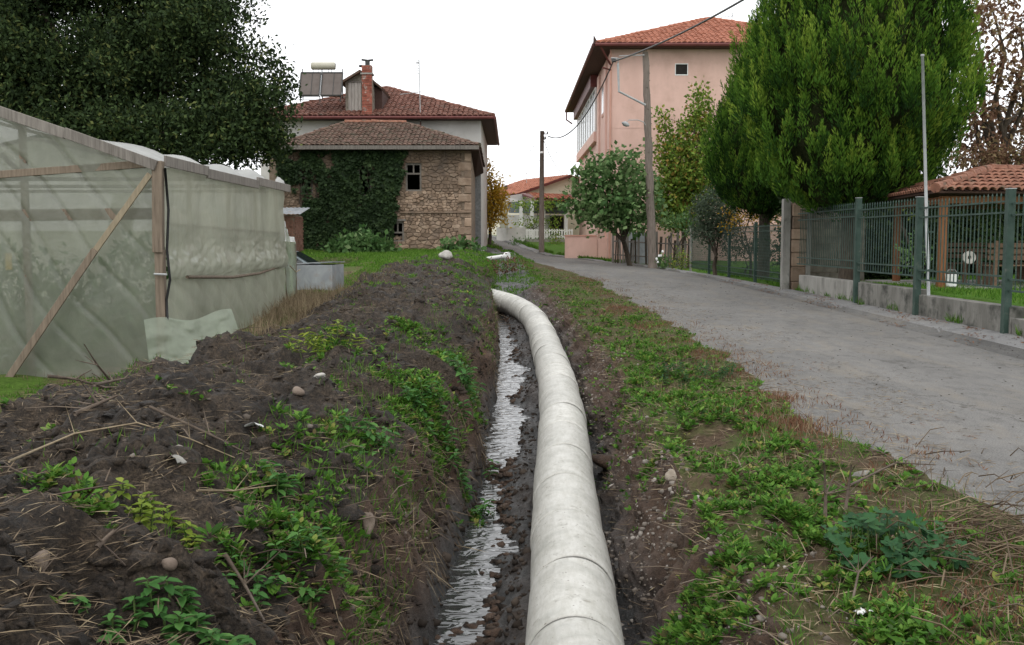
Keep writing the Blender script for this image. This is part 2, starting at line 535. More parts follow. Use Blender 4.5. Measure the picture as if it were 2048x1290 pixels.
PIPE_PTS = [(.24, 1.5), (.30, 3.6), (.33, 4.88), (.38, 6.45), (.43, 7.8), (.58, 11.6), (.62, 14), (.60, 17.5), (.57, 20), (.42, 22.3), (.05, 24.4), (-.50, 26.0), (-.95, 26.9)]
bed = [(d, float(ptop(d)) + .47) for d in (0, 5, 10, 15, 20, 24, 27)] + [(30, 1.45), (33, 1.25), (38, .84), (44, .47)]
wat = [(d, float(ptop(d)) + .60) for d in (0, 5, 10, 15, 20, 24, 26)] + [(29, 1.5), (33, 1.28), (38, .86), (44, .48)]
water_lvl = curve([(d, v - .052) for d, v in wat])
field = [(0, 1.72), (5, 1.74), (9, 1.76), (12, 1.72), (17.7, 1.12), (21, 1.03), (25, .86), (30, .7), (36, .56), (42, .42), (50, .3), (60, .1), (80, -.5), (90, -.8)]
far = [(44, .55), (50, .6), (60, .22), (65, -.03), (80, -.6), (90, -.85)]
CT = [  # name, X(Y), drop(Y)
    ('A', [(0, -45), (90, -45)], field),
    ('A2', [(0, -14), (90, -14)], field),
    ('B', [(0, -4.4), (9, -4.15), (12, -3.7), (17, -3.35), (22, -3.5), (30, -3.2), (44, -3), (52, -4), (65, -5.5), (75, -7.5), (90, -10)], field),
    ('C', [(0, -3.1), (9, -3.0), (12, -2.65), (16, -2.55), (22, -2.75), (30, -2.5), (44, -2.4), (52, -3), (65, -4.4), (75, -6.4), (90, -9)], [(0, 1.3), (5, 1.16), (9, 1.04), (12, 1.08), (16, .97), (22, .70), (27, .62), (30, .58), (35, .52), (42, .43)] + far),
    ('D', [(0, -1.8), (9, -1.65), (14, -1.3), (20, -1.4), (30, -1.5), (44, -1.6), (52, -2.2), (65, -3.6), (75, -5.6), (90, -8.1)], [(0, 1.2), (5, 1.12), (9, 1.02), (12, .99), (16, .93), (22, .77), (30, .64), (36, .54), (42, .45)] + far),
    ('E', [(0, -1.1), (6, -.88), (9, -.70), (14, -.50), (20, -.48), (24, -.6), (26.5, -1.2), (28, -1.15), (31, -.75), (44, -.9), (52, -1.5), (65, -2.9), (75, -4.9), (90, -7.4)], [(0, 1.55), (5, 1.52), (10, 1.43), (14, 1.37), (20, 1.22), (26, 1.0), (32, .80), (38, .62)] + far),
    ('F', [(0, -.62), (6, -.50), (9, -.33), (14.7, -.22), (20, -.27), (24, -.38), (26.5, -.95), (28, -.9), (31, -.5), (44, -.7), (52, -1.35), (65, -2.75), (75, -4.7), (90, -7.2)], wat + far),
    ('F2', [(0, -.25), (6, -.21), (9, -.13), (14.7, .0), (20, -.10), (24, -.16), (26.5, -.55), (28, -.5), (31, -.3), (44, -.5), (52, -1.2), (65, -2.6), (75, -4.5), (90, -7)], wat + far),
    ('F3', [(0, .0), (6, .07), (9, .14), (14.7, .31), (20, .28), (24, .0), (26.5, -.45), (28, -.35), (31, -.15), (44, -.3), (52, -1.05), (65, -2.45), (75, -4.4), (90, -6.9)], bed + far),
    ('G', [(0, .62), (5, .66), (8, .75), (12, .92), (20, .90), (24, .62), (26.5, .2), (28, .1), (31, .1), (44, -.1), (52, -.9), (65, -2.3), (75, -4.2), (90, -6.7)], bed + far),
    ('H', [(0, 1.15), (5, 1.12), (10, 1.22), (13, 1.30), (18, 1.26), (25, 1.12), (30, .8), (36, .5), (44, .1), (52, -.7), (65, -2.0), (75, -4.0), (90, -6.5)], [(0, 1.66), (5, 1.64), (10, 1.6), (18, 1.55), (26, 1.38), (33, 1.18), (38, .96)] + far),
    ('I', [(0, 3.0), (3, 2.95), (5.4, 2.78), (7.4, 2.52), (10, 2.6), (12.4, 2.8), (20, 2.86), (25.8, 2.85), (32, 2.7), (37, 2.3), (43, .9), (50, -.12), (65, -1.5), (75, -3.5), (90, -6)],
     [(0, 1.6), (3, 1.59), (5.4, 1.57), (10, 1.56), (20, 1.50), (26, 1.45), (33, 1.32), (37, 1.19), (43, .95), (50, .7), (60, .2), (65, -.06), (80, -.7), (90, -.9)]),
    ('J', [(0, 6.8), (37, 6.8), (43, 6.0), (48, 4.9), (52, 2.8), (56, 1.5), (60, .6), (65, -.3), (70, -1.3), (75, -2.3), (90, -4.6)],
     [(0, 1.62), (13, 1.6), (25, 1.43), (37, 1.32), (43, 1.2), (48, 1.12), (52, .94), (56, .84), (60, .55), (70, -.14), (80, -.6), (90, -.9)]),
    ('K', [(0, 7.6), (37, 7.6), (44, 7.3), (48, 5.8), (52, 3.4), (56, 2.1), (60, 1.2), (65, .3), (70, -.7), (75, -1.7), (90, -4)],
     [(0, 1.5), (15, 1.47), (27, 1.38), (43, 1.33), (48, 1.15), (52, .95), (56, .8), (60, .5), (70, -.14), (80, -.6), (90, -.9)]),
    ('L', [(0, 7.86), (37, 7.86), (44, 7.6), (48, 6.1), (52, 3.7), (56, 2.4), (60, 1.5), (70, -.4), (90, -3.7)],
     [(0, 1.05), (22, 1.0), (26, 1.15), (28, 1.34), (43, 1.34), (48, 1.13), (52, .93), (56, .78), (60, .48), (70, -.15), (90, -.9)]),
    ('M', [(0, 14), (90, 14)], [(0, 1.05), (22, 1.0), (30, 1.1), (43, 1.2), (50, 1.05), (60, .6), (70, 0), (90, -.9)]),
    ('Z', [(0, 45), (90, 45)], [(0, 1.05), (22, 1.0), (43, 1.1), (60, .6), (90, -.9)]),
]
CX_ = [curve(c[1], 1.8) for c in CT]
CZ_ = [curve(c[2], 1.8) for c in CT]
NC = [12, 26, 64, 84, 80, 60, 28, 14, 36, 64, 90, 44, 16, 3, 20, 8]
Ys = np.concatenate([[-60, -40, -25, -12, -6, -3, -1, 0, .8, 1.6], np.geomspace(2.2, 60, 590), np.linspace(61, 90, 22)])
cols_k, cols_t = [], []
for k, n in enumerate(NC):
    cols_k += [k] * n
    cols_t += list(np.arange(n) / n)
cols_k.append(len(NC) - 1); cols_t.append(1.0)
cols_k, cols_t = np.array(cols_k), np.array(cols_t)
cstart = np.concatenate([[0], np.cumsum(NC)])
XC = np.stack([f(Ys) for f in CX_], 1)
ZC = EYE - np.stack([f(Ys) for f in CZ_], 1)
XC = np.maximum.accumulate(XC + np.arange(len(CT)) * .002, axis=1)
GX = XC[:, cols_k] * (1 - cols_t) + XC[:, cols_k + 1] * cols_t
GZ = ZC[:, cols_k] * (1 - cols_t) + ZC[:, cols_k + 1] * cols_t
GY = np.repeat(Ys[:, None], GX.shape[1], 1)
# round the kinks of the cross-section (soil only)
soft = (cols_k <= 10).astype(float)
for _ in range(14):
    sm = GZ.copy()
    sm[:, 1:-1] = (GZ[:, :-2] + 2 * GZ[:, 1:-1] + GZ[:, 2:]) / 4
    wgt = soft * ((cols_k >= 2) & (cols_k <= 10))
    GZ = GZ * (1 - wgt) + sm * wgt
# rough soil: how lumpy each part is
am = np.interp(cols_k + cols_t, [0, 1, 1.9, 2.2, 3, 4, 5, 5.5, 6, 7, 8, 9, 10, 10.6, 11, 12, 17], [.2, .2, .3, .9, 1, 1, 1, .8, .22, .30, .5, .85, .6, .4, .02, 0, .0])
am = am[None, :] * np.interp(Ys, [-60, 1, 28, 36, 44, 60], [.5, 1, .9, .5, .3, .3])[:, None]
q = GX + .8 * GZ
lump = (fbm(q / .8, GY / 1.0, 1, 3) - .5) * .56 + (.12 - np.abs(fbm(q / .30, GY / .30, 5, 3) - .5)) * .42 + (.1 - np.abs(fbm(q / .11, GY / .13, 9, 3) - .5)) * .17 + (fbm(q / .04, GY / .05, 15, 2) - .5) * .05
lump += .06 * np.maximum(0, vnoise(q / .16, GY / .16, 33) - .62) / .38
dzx = np.gradient(GZ, axis=1) / np.maximum(np.gradient(GX, axis=1), 1e-3)
nx = -dzx / np.sqrt(1 + dzx ** 2)
nz = 1 / np.sqrt(1 + dzx ** 2)
GX = GX + nx * lump * am * .8
GZ = GZ + nz * lump * am
# ragged road edge, field undulation
GZ = GZ + ((fbm(GX / 2.5, GY / 2.5, 21, 3) - .5) * .10) * ((cols_k <= 1) | (cols_k >= 14))[None, :]
GZ[:, cols_k <= 1] -= 0
dip = np.exp(-((GX + 7.2) / 1.9) ** 4 - ((GY - 31) / 2.3) ** 4)
GZ = GZ - 1.06 * dip * (cols_k <= 1)[None, :]
kerb = ((cols_k == 12) & (cols_t > .30))
for j in np.where(kerb)[0]:
    GZ[:, j] += .05 * (fbm(np.zeros(len(Ys)), Ys / .7, 41, 2) > .36)
GX[:, 0] = -400; GX[:, -1] = 400
# road edge wobble
ie = cstart[11]
wob = (fbm(np.zeros(len(Ys)), Ys / .8, 51, 4) - .5) * .5
wob[Ys < 1] = 0
fade = np.interp(np.arange(len(cols_k)), [cstart[10], ie, cstart[11] + 30, cstart[12]], [0, 1, 0, 0])
GX = GX + wob[:, None] * fade[None, :]
ext = []
for Yx in (130, 200, 320, 600):
    ext.append((GX[-1], np.full(GX.shape[1], float(Yx)), GZ[-1]))
GX = np.vstack([GX] + [e[0][None] for e in ext]); GY = np.vstack([GY] + [e[1][None] for e in ext]); GZ = np.vstack([GZ] + [e[2][None] for e in ext])
NR, NCOL = GX.shape


def ground_z(x, y):
    """Height of the finished ground under (x, y)."""
    yr = GY[:, 0]
    i = int(np.clip(np.searchsorted(yr, y) - 1, 0, NR - 2))
    t = (y - yr[i]) / (yr[i + 1] - yr[i])
    a, b = np.interp(x, GX[i], GZ[i]), np.interp(x, GX[i + 1], GZ[i + 1])
    return float(a * (1 - t) + b * t)


def ground_hit(px, py, ymin=1.6):
    """Where the line of sight through a photo pixel meets the ground."""
    prev = None
    for i in range(NR):
        y = GY[i, 0]
        if y < ymin: continue
        p = at(px, py, y)
        g = float(np.interp(p.x, GX[i], GZ[i]))
        if p.z <= g:
            return Vector((p.x, y, g))
    return at(px, py, 60)


def on_ground(x, y, dz=0.0):
    return Vector((x, y, ground_z(x, y) + dz))


def soil_mat():
    m, nt, out = new_mat('soil')
    pos = nt.nodes.new('ShaderNodeNewGeometry').outputs['Position']
    n1 = noise_out(nt, pos, 2.2, 6, .65, .4)
    n2 = noise_out(nt, pos, 14, 5, .7)
    c = ramp(nt, n1, [(.3, (.016, .0115, .008)), (.48, (.035, .0255, .0175)), (.64, (.068, .051, .036)), (.8, (.118, .093, .069))])
    c2 = ramp(nt, n2, [(.3, (.32, .30, .28)), (.52, (1, 1, 1)), (.72, (1.9, 1.85, 1.75))])
    c = mix(nt, 1.0, c, c2, 'MULTIPLY')
    c = mix(nt, 1.0, c, ramp(nt, noise_out(nt, pos, 70, 3, .7), [(.34, (.45,) * 3), (.5, (1,) * 3), (.68, (1.7,) * 3)]), 'MULTIPLY')
    p = N(nt, 'ShaderNodeBsdfPrincipled', Roughness=.75)
    p.inputs['Specular IOR Level'].default_value = .35
    r = ramp(nt, n1, [(.35, (.55,) * 3), (.6, (.9,) * 3)])
    nt.links.new(r, p.inputs['Roughness'])
    nt.links.new(c, p.inputs['Base Color'])
    b = N(nt, 'ShaderNodeBump', Strength=1.0, Distance=.045)
    nt.links.new(noise_out(nt, pos, 26, 8, .72), b.inputs['Height'])
    nt.links.new(b.outputs[0], p.inputs['Normal'])
    nt.links.new(p.outputs[0], out.inputs[0])
    return m


def trench_mat():
    m, nt, out = new_mat('trench_mud')
    pos = nt.nodes.new('ShaderNodeNewGeometry').outputs['Position']
    a = nt.nodes.new('ShaderNodeAttribute'); a.attribute_name = 'wet'
    n1 = noise_out(nt, pos, 2.5, 6, .65, .4)
    n2 = noise_out(nt, pos, 18, 5, .7)
    dry = ramp(nt, n1, [(.3, (.040, .024, .016)), (.5, (.085, .052, .034)), (.75, (.15, .103, .073))])
    wet = ramp(nt, n1, [(.3, (.028, .028, .028)), (.55, (.055, .055, .054)), (.8, (.10, .10, .098))])
    wf = mth(nt, 'ADD', a.outputs['Fac'], mth(nt, 'MULTIPLY', mth(nt, 'SUBTRACT', n1, .5), 1.4), True)
    c = mix(nt, wf, dry, wet)
    c = mix(nt, 1.0, c, ramp(nt, n2, [(.3, (.5, .48, .46)), (.55, (1, 1, 1)), (.75, (1.4, 1.35, 1.3))]), 'MULTIPLY')
    p = N(nt, 'ShaderNodeBsdfPrincipled', Roughness=.7)
    p.inputs['Specular IOR Level'].default_value = .4
    nt.links.new(ramp(nt, wf, [(.2, (.9,) * 3), (.9, (.42,) * 3)]), p.inputs['Roughness'])
    nt.links.new(c, p.inputs['Base Color'])
    b = N(nt, 'ShaderNodeBump', Strength=1.0, Distance=.035)
    nt.links.new(noise_out(nt, pos, 28, 8, .72), b.inputs['Height'])
    nt.links.new(b.outputs[0], p.inputs['Normal'])
    nt.links.new(p.outputs[0], out.inputs[0])
    return m


def field_mat(name, green, dirt, lo=.42, hi=.6, sc=.9):
    m, nt, out = new_mat(name)
    pos = nt.nodes.new('ShaderNodeNewGeometry').outputs['Position']
    f = ramp(nt, noise_out(nt, pos, sc, 6, .68), [(lo, (0, 0, 0)), (hi, (1, 1, 1))])
    g = ramp(nt, noise_out(nt, pos, 22, 4, .7), [(.3, tuple(c * .55 for c in green)), (.7, tuple(c * 1.3 for c in green))])
    d = ramp(nt, noise_out(nt, pos, 16, 5, .7), [(.3, tuple(c * .5 for c in dirt)), (.7, tuple(c * 1.35 for c in dirt))])
    p = N(nt, 'ShaderNodeBsdfPrincipled', Roughness=.95)
    p.inputs['Specular IOR Level'].default_value = .1
    nt.links.new(mix(nt, f, d, g), p.inputs['Base Color'])
    b = N(nt, 'ShaderNodeBump', Strength=.8, Distance=.03)
    nt.links.new(noise_out(nt, pos, 40, 5, .7), b.inputs['Height'])
    nt.links.new(b.outputs[0], p.inputs['Normal'])
    nt.links.new(p.outputs[0], out.inputs[0])
    return m


def road_mat(name, c0, c1, dust):
    m, nt, out = new_mat(name)
    pos = nt.nodes.new('ShaderNodeNewGeometry').outputs['Position']
    flat = stretch(nt, pos, (1, 1, 0))
    c = ramp(nt, noise_out(nt, stretch(nt, pos, (1, .35, 0)), .8, 6, .6, .3), [(.3, c0), (.7, c1)])
    sp = ramp(nt, noise_out(nt, flat, 75, 3, .7), [(.32, (.55,) * 3), (.5, (1,) * 3), (.7, (1.45,) * 3)])
    c = mix(nt, 1.0, c, sp, 'MULTIPLY')
    c = mix(nt, 1.0, c, ramp(nt, noise_out(nt, stretch(nt, pos, (1, .5, 0)), 6, 6, .75, .4), [(.3, (.72, .71, .70)), (.5, (1,) * 3), (.72, (1.18, 1.16, 1.12))]), 'MULTIPLY')
    # dusty, straw-strewn patches
    d = ramp(nt, noise_out(nt, stretch(nt, pos, (1.6, .5, 0)), 1.1, 7, .72, .5), [(.50, (0, 0, 0)), (.72, (.65,) * 3)])
    c = mix(nt, d, c, dust)
    # cracks: thin dark seams of a warped cell pattern
    v = N(nt, 'ShaderNodeTexVoronoi', Scale=.42)
    v.feature = 'DISTANCE_TO_EDGE'
    wv = nt.nodes.new('ShaderNodeVectorMath'); wv.operation = 'ADD'
    nz_ = N(nt, 'ShaderNodeTexNoise', Scale=2.2, Detail=6, Roughness=.7)
    nt.links.new(flat, nz_.inputs['Vector'])
    nt.links.new(flat, wv.inputs[0])
    sc_ = nt.nodes.new('ShaderNodeVectorMath'); sc_.operation = 'SCALE'; sc_.inputs['Scale'].default_value = .9
    nt.links.new(nz_.outputs['Color'], sc_.inputs[0]); nt.links.new(sc_.outputs[0], wv.inputs[1])
    nt.links.new(wv.outputs[0], v.inputs['Vector'])
    gate = noise_out(nt, flat, .5, 3)
    k = mth(nt, 'LESS_THAN', v.outputs['Distance'], mth(nt, 'MULTIPLY', mth(nt, 'SUBTRACT', gate, .47, True), .085))
    c = mix(nt, mth(nt, 'MULTIPLY', k, .55), c, (.06, .055, .05))
    p = N(nt, 'ShaderNodeBsdfPrincipled', Roughness=.85)
    p.inputs['Specular IOR Level'].default_value = .25
    nt.links.new(c, p.inputs['Base Color'])
    b = N(nt, 'ShaderNodeBump', Strength=.5, Distance=.008)
    nt.links.new(noise_out(nt, flat, 70, 4, .7), b.inputs['Height'])
    nt.links.new(b.outputs[0], p.inputs['Normal'])
    nt.links.new(p.outputs[0], out.inputs[0])
    return m


M['soil'] = soil_mat()
M['trench'] = trench_mat()
M['field'] = field_mat('field_ground', (.075, .135, .022), (.12, .095, .055), .40, .58)
M['vergeground'] = field_mat('verge_ground', (.06, .095, .022), (.095, .066, .044), .42, .64, 1.6)
M['garden'] = field_mat('garden_lawn', (.07, .155, .02), (.10, .12, .04), .3, .5)
M['asphalt'] = road_mat('worn_asphalt', (.122, .118, .112), (.172, .166, .157), (.20, .175, .14))
M['paving'] = road_mat('pavement_asphalt', (.165, .164, .163), (.205, .203, .20), (.21, .19, .16))
M['gutter'] = road_mat('crumbled_edge', (.07, .068, .065), (.15, .146, .14), (.17, .14, .10))


def region(name, k0, k1, mat, kind='structure', wet=None, o0=0, o1=0):
    c0, c1 = cstart[k0] + o0, (cstart[k1] if k1 < len(cstart) else NCOL - 1) + o1
    gx, gy, gz = GX[:, c0:c1 + 1], GY[:, c0:c1 + 1], GZ[:, c0:c1 + 1]
    r, c = gx.shape
    V = np.stack([gx, gy, gz], -1).reshape(-1, 3)
    idx = np.arange(r * c).reshape(r, c)
    Q = np.stack([idx[:-1, :-1], idx[:-1, 1:], idx[1:, 1:], idx[1:, :-1]], -1).reshape(-1, 4)
    at_ = {}
    if wet is not None:
        at_['wet'] = wet(np.arange(c0, c1 + 1), gx, gy, gz).ravel()
    o = np_mesh(name, V, Q, mat, smooth=True, attrs=at_)
    return tag(o, kind=kind)


def wetf(ci, gx, gy, gz):
    base = EYE - np.interp(gy, [d for d, _ in wat], [v for _, v in wat])
    hh = gz - base
    return np.clip(1.15 - hh / .42, 0, 1)


region('field', 0, 2, M['field'])
region('spoil_heap', 2, 5, M['soil'])
region('trench', 5, 10, M['trench'], wet=wetf)
region('verge', 10, 11, M['vergeground'])
region('road', 11, 12, M['asphalt'])
region('gutter', 12, 12, M['gutter'], o1=5)
region('pavement', 12, 13, M['paving'], o0=5)
region('garden_ground', 13, 16, M['garden'])

# stream in the bottom of the trench
wy = np.concatenate([np.geomspace(1.5, 29, 420)])
wx0, wx1 = CX_[6](wy) - .12, CX_[8](wy) + .02
nW = 14
WX = wx0[:, None] + (wx1 - wx0)[:, None] * np.linspace(0, 1, nW)[None]
WY = np.repeat(wy[:, None], nW, 1)
WZ = np.repeat((EYE - water_lvl(wy))[:, None], nW, 1) + (fbm(WX / .09, WY / .05, 61, 2) - .5) * .009
idx = np.arange(WX.size).reshape(WX.shape)
m, nt, out = new_mat('muddy_water')
pos = nt.nodes.new('ShaderNodeNewGeometry').outputs['Position']
p = N(nt, 'ShaderNodeBsdfPrincipled', Roughness=.04, IOR=1.45)
p.inputs['Base Color'].default_value = (.035, .036, .035, 1)
p.inputs['Specular IOR Level'].default_value = .9
b = N(nt, 'ShaderNodeBump', Strength=.6, Distance=.03)
nt.links.new(noise_out(nt, stretch(nt, pos, (1, 1.7, 1)), 5.5, 2, .45, .8), b.inputs['Height'])
nt.links.new(b.outputs[0], p.inputs['Normal'])
nt.links.new(p.outputs[0], out.inputs[0])
M['water'] = m
w_ = np_mesh('stream_water', np.stack([WX, WY, WZ], -1).reshape(-1, 3), np.stack([idx[:-1, :-1], idx[:-1, 1:], idx[1:, 1:], idx[1:, :-1]], -1).reshape(-1, 4), M['water'], smooth=True)
tag(w_, kind='structure')

# ------------------------------------------------------------------ concrete pipe line
def catmull(P, n=24):
    P = np.array(P, float)
    P = np.vstack([2 * P[0] - P[1], P, 2 * P[-1] - P[-2]])
    o = []
    for i in range(1, len(P) - 2):
        t = np.linspace(0, 1, n, endpoint=False)[:, None]
        a, b, c, d = P[i - 1], P[i], P[i + 1], P[i + 2]
        o.append(.5 * ((2 * b) + (-a + c) * t + (2 * a - 5 * b + 4 * c - d) * t ** 2 + (-a + 3 * b - 3 * c + d) * t ** 3))
    o.append(P[-2][None])
    return np.vstack(o)


PC = catmull([(x, y) for x, y in PIPE_PTS])
PC3 = np.column_stack([PC, EYE - ptop(PC[:, 1]) - .262])
arc = np.concatenate([[0], np.cumsum(np.linalg.norm(np.diff(PC3, axis=0), axis=1))])
L = arc[-1]
s, cuts = .42, [0.42]
while s < L - .3:
    yy = np.interp(s, arc, PC3[:, 1])
    s += 1.0 if yy < 19.5 else .62
    cuts.append(min(s, L))
ORD = ['first', 'second', 'third', 'fourth', 'fifth', 'sixth', 'seventh', 'eighth', 'ninth', 'tenth', 'eleventh', 'twelfth', 'thirteenth', 'fourteenth', 'fifteenth', 'sixteenth', 'seventeenth', 'eighteenth',
       'nineteenth', 'twentieth', 'twenty-first', 'twenty-second', 'twenty-third', 'twenty-fourth', 'twenty-fifth', 'twenty-sixth', 'twenty-seventh', 'twenty-eighth', 'twenty-ninth', 'thirtieth', 'thirty-first', 'thirty-second', 'thirty-third']


def pipe_at(s):
    return Vector([float(np.interp(s, arc, PC3[:, k])) for k in range(3)])


def pipe_section(p0, p1, name='concrete_pipe'):
    d = p1 - p0
    l = d.length
    prof = [(0, .205), (0, .240), (.006, .2455), (.018, .249), (.07, .2503), (l * .5, .2513), (l - .07, .2498), (l - .02, .2478), (l - .006, .244), (l - .002, .238), (l - .002, .205)]
    n = 40
    vs, fs = [], []
    for yy, r in prof:
        for k in range(n):
            t = 2 * math.pi * k / n
            vs.append((1.05 * r * math.cos(t), yy, 1.05 * r * math.sin(t)))
    m_ = len(prof)
    for i in range(m_):
        i2 = (i + 1) % m_
        for k in range(n):
            k2 = (k + 1) % n
            fs.append((i * n + k, i2 * n + k, i2 * n + k2, i * n + k2))
    me = bpy.data.meshes.new(name)
    me.from_pydata(vs, [], fs)
    me.materials.append(M['concrete_pipe'])
    me.polygons.foreach_set('use_smooth', [True] * len(me.polygons))
    me.update()
    o = link(name, me)
    o.location = p0
    o.rotation_euler = d.to_track_quat('Y', 'Z').to_euler()
    j = MB()
    for k in range(n):
        pass
    ring = [(.250 * math.cos(2 * math.pi * k / n), yy, .250 * math.sin(2 * math.pi * k / n)) for yy in (-.012, .012) for k in range(n)]
    j.add(ring, [(k, (k + 1) % n, n + (k + 1) % n, n + k) for k in range(n)])
    j.build('joint', M['joint'], o)
    return o


# the frame's lower edge cuts the section that the count starts with
for i in range(len(cuts) - 1):
    p0, p1 = pipe_at(cuts[i]), pipe_at(cuts[i + 1])
    p1 = p0 + (p1 - p0) * (1 - .008)
    jx, jy = (Vector((rnd.uniform(-.011, .011), 0, rnd.uniform(-.007, .007))) for _ in range(2))
    o = pipe_section(p0 + jx, p1 + jy)
    o['_y'] = float(p1.y)
vis = [o for o in bpy.data.objects if o.name.startswith('concrete_pipe') and o['_y'] > 4.4]
for o in [o for o in bpy.data.objects if o.name.startswith('concrete_pipe') and o['_y'] <= 4.4]:
    for ch in list(o.children): bpy.data.objects.remove(ch)
    bpy.data.objects.remove(o)
vis.sort(key=lambda o: o['_y'])
for i, o in enumerate(vis):
    del o['_y']
    if i == 0: lb = 'grey concrete pipe section cut off by the bottom edge, nearest of the line'
    elif i == len(vis) - 1: lb = 'last concrete pipe section, its far end turned into the left bank'
    else:
        where = 'in the straight run' if i < 15 else 'in the bend towards the left bank'
        lb = f'{ORD[i]} grey concrete pipe section from the near end, {where}'
    tag(o, lb, 'concrete pipe', 'concrete pipe sections laid in the trench')
# ------------------------------------------------------------------ building helpers
def wall_front(mb, x0, x1, z0, z1, y0, y1, holes=()):
    """A wall facing -Y as boxes round its openings (hole: xa, xb, za, zb)."""
    xs = sorted({x0, x1, *[h[0] for h in holes], *[h[1] for h in holes]})
    zs = sorted({z0, z1, *[h[2] for h in holes], *[h[3] for h in holes]})
    vs, fs, ids = [], [], {}

    def vid(x, y, z):
        k = (x, y, z)
        if k not in ids:
            ids[k] = len(vs); vs.append(k)
        return ids[k]
    solid = lambda i, j: 0 <= i < len(xs) - 1 and 0 <= j < len(zs) - 1 and not any(h[0] <= (xs[i] + xs[i + 1]) / 2 <= h[1] and h[2] <= (zs[j] + zs[j + 1]) / 2 <= h[3] for h in holes)
    for i in range(len(xs) - 1):
        for j in range(len(zs) - 1):
            if not solid(i, j): continue
            a, b, c, d = xs[i], xs[i + 1], zs[j], zs[j + 1]
            fs.append((vid(a, y0, c), vid(b, y0, c), vid(b, y0, d), vid(a, y0, d)))
            fs.append((vid(a, y1, c), vid(a, y1, d), vid(b, y1, d), vid(b, y1, c)))
            if not solid(i - 1, j): fs.append((vid(a, y0, c), vid(a, y0, d), vid(a, y1, d), vid(a, y1, c)))
            if not solid(i + 1, j): fs.append((vid(b, y0, c), vid(b, y1, c), vid(b, y1, d), vid(b, y0, d)))
            if not solid(i, j - 1): fs.append((vid(a, y0, c), vid(a, y1, c), vid(b, y1, c), vid(b, y0, c)))
            if not solid(i, j + 1): fs.append((vid(a, y0, d), vid(b, y0, d), vid(b, y1, d), vid(a, y1, d)))
    mb.add(vs, fs)


def slope_frame(P):
    P = [Vector(p) for p in P]
    e = (P[1] - P[0]).normalized()
    n = e.cross(P[-1] - P[0]).normalized()
    if n.z < 0: n = -n
    s = n.cross(e).normalized()
    if s.z < 0: s = -s
    uv = [((p - P[0]).dot(e), (p - P[0]).dot(s)) for p in P]
    return P[0], e, s, n, uv


def span_at(uv, a):
    hs = []
    for (a0, b0), (a1, b1) in zip(uv, uv[1:] + uv[:1]):
        if abs(a1 - a0) < 1e-9: continue
        t = (a - a0) / (a1 - a0)
        if -1e-9 <= t <= 1 + 1e-9: hs.append(b0 + (b1 - b0) * t)
    return max(hs) if hs else 0


def tile_roof(mb, P, cw=.22, rl=.36, h=.05, seed=0, segs=4):
    """Rows of half-round tiles laid up one roof slope (polygon: eave left, eave right, ...)."""
    o, e, s, n, uv = slope_frame(P)
    rr = random.Random(seed)
    Le = uv[1][0]
    cols = max(1, int(round(Le / cw)))
    w = Le / cols
    for c in range(cols):
        a = (c + .5) * w
        bmax = span_at(uv, a)
        b, r = -.05, 0
        while b < bmax - .04:
            b1 = min(b + rl, bmax)
            lift0, lift1 = .035 + rr.uniform(-.012, .015), .005
            da = rr.uniform(-.012, .012)
            vs = []
            for bb, lf, rad in ((b, lift0, 1.0), (b1 + .04 if b1 < bmax else b1, lift1, .88)):
                for k in range(segs + 1):
                    t = math.pi * k / segs
                    vs.append(o + e * (a + da - math.cos(t) * w * .52 * rad) + s * bb + n * (lf + math.sin(t) * h * rad))
            # thickness lip at the lower edge
            for k in range(segs + 1):
                t = math.pi * k / segs
                vs.append(o + e * (a + da - math.cos(t) * w * .46) + s * b + n * (lift0 - .012 + math.sin(t) * h * .7))
            q = segs + 1
            mb.add(vs, [(k, k + 1, q + k + 1, q + k) for k in range(segs)] + [(k + 1, k, 2 * q + k, 2 * q + k + 1) for k in range(segs)])
            b = b1
            r += 1


def roof_deck(mb, P, t=.06):
    o, e, s, n, uv = slope_frame(P)
    P = [Vector(p) for p in P]
    k = len(P)
    vs = P + [p - n * t for p in P]
    mb.add(vs, [tuple(range(k)), tuple(reversed(range(k, 2 * k)))] + [(i, k + i, k + (i + 1) % k, (i + 1) % k) for i in range(k)])


def ridge_caps(mb, p0, p1, r=.11, l=.38, seed=0):
    p0, p1 = Vector(p0), Vector(p1)
    d = (p1 - p0)
    n = max(1, int(d.length / l))
    rr = random.Random(seed)
    for i in range(n):
        a, b = p0 + d * (i / n), p0 + d * ((i + 1.06) / n)
        j = Vector((rr.uniform(-.015, .015), 0, rr.uniform(-.01, .025)))
        mb.tube([a + j, b + j * .3], [r * 1.05, r * .9], n=7)


# ------------------------------------------------------------------ greenhouse
GXc, GY0, GY1 = -4.28, 12.1, 17.7
ze = at(316, 322, GY0).z
gz0, gz1 = ground_z(GXc, GY0), ground_z(-4.06, GY1)
RIDGE = -8.3
SL = .342
gh = empty('greenhouse', (GXc, GY0, gz0), 0, 'large timber greenhouse covered in cloudy plastic film, beside the heap of earth', 'greenhouse')
B0 = Vector((GXc, GY0, gz0))


class LB(MB):      # shapes given in world space for a thing whose base stands at B
    def __init__(self, base):
        super().__init__(); self.base = Vector(base)

    def build(self, name, mat, parent=None, **k):
        b = self.base
        self.v = [(p[0] - b.x, p[1] - b.y, p[2] - b.z) for p in self.v]
        return MB.build(self, name, mat, parent, **k)


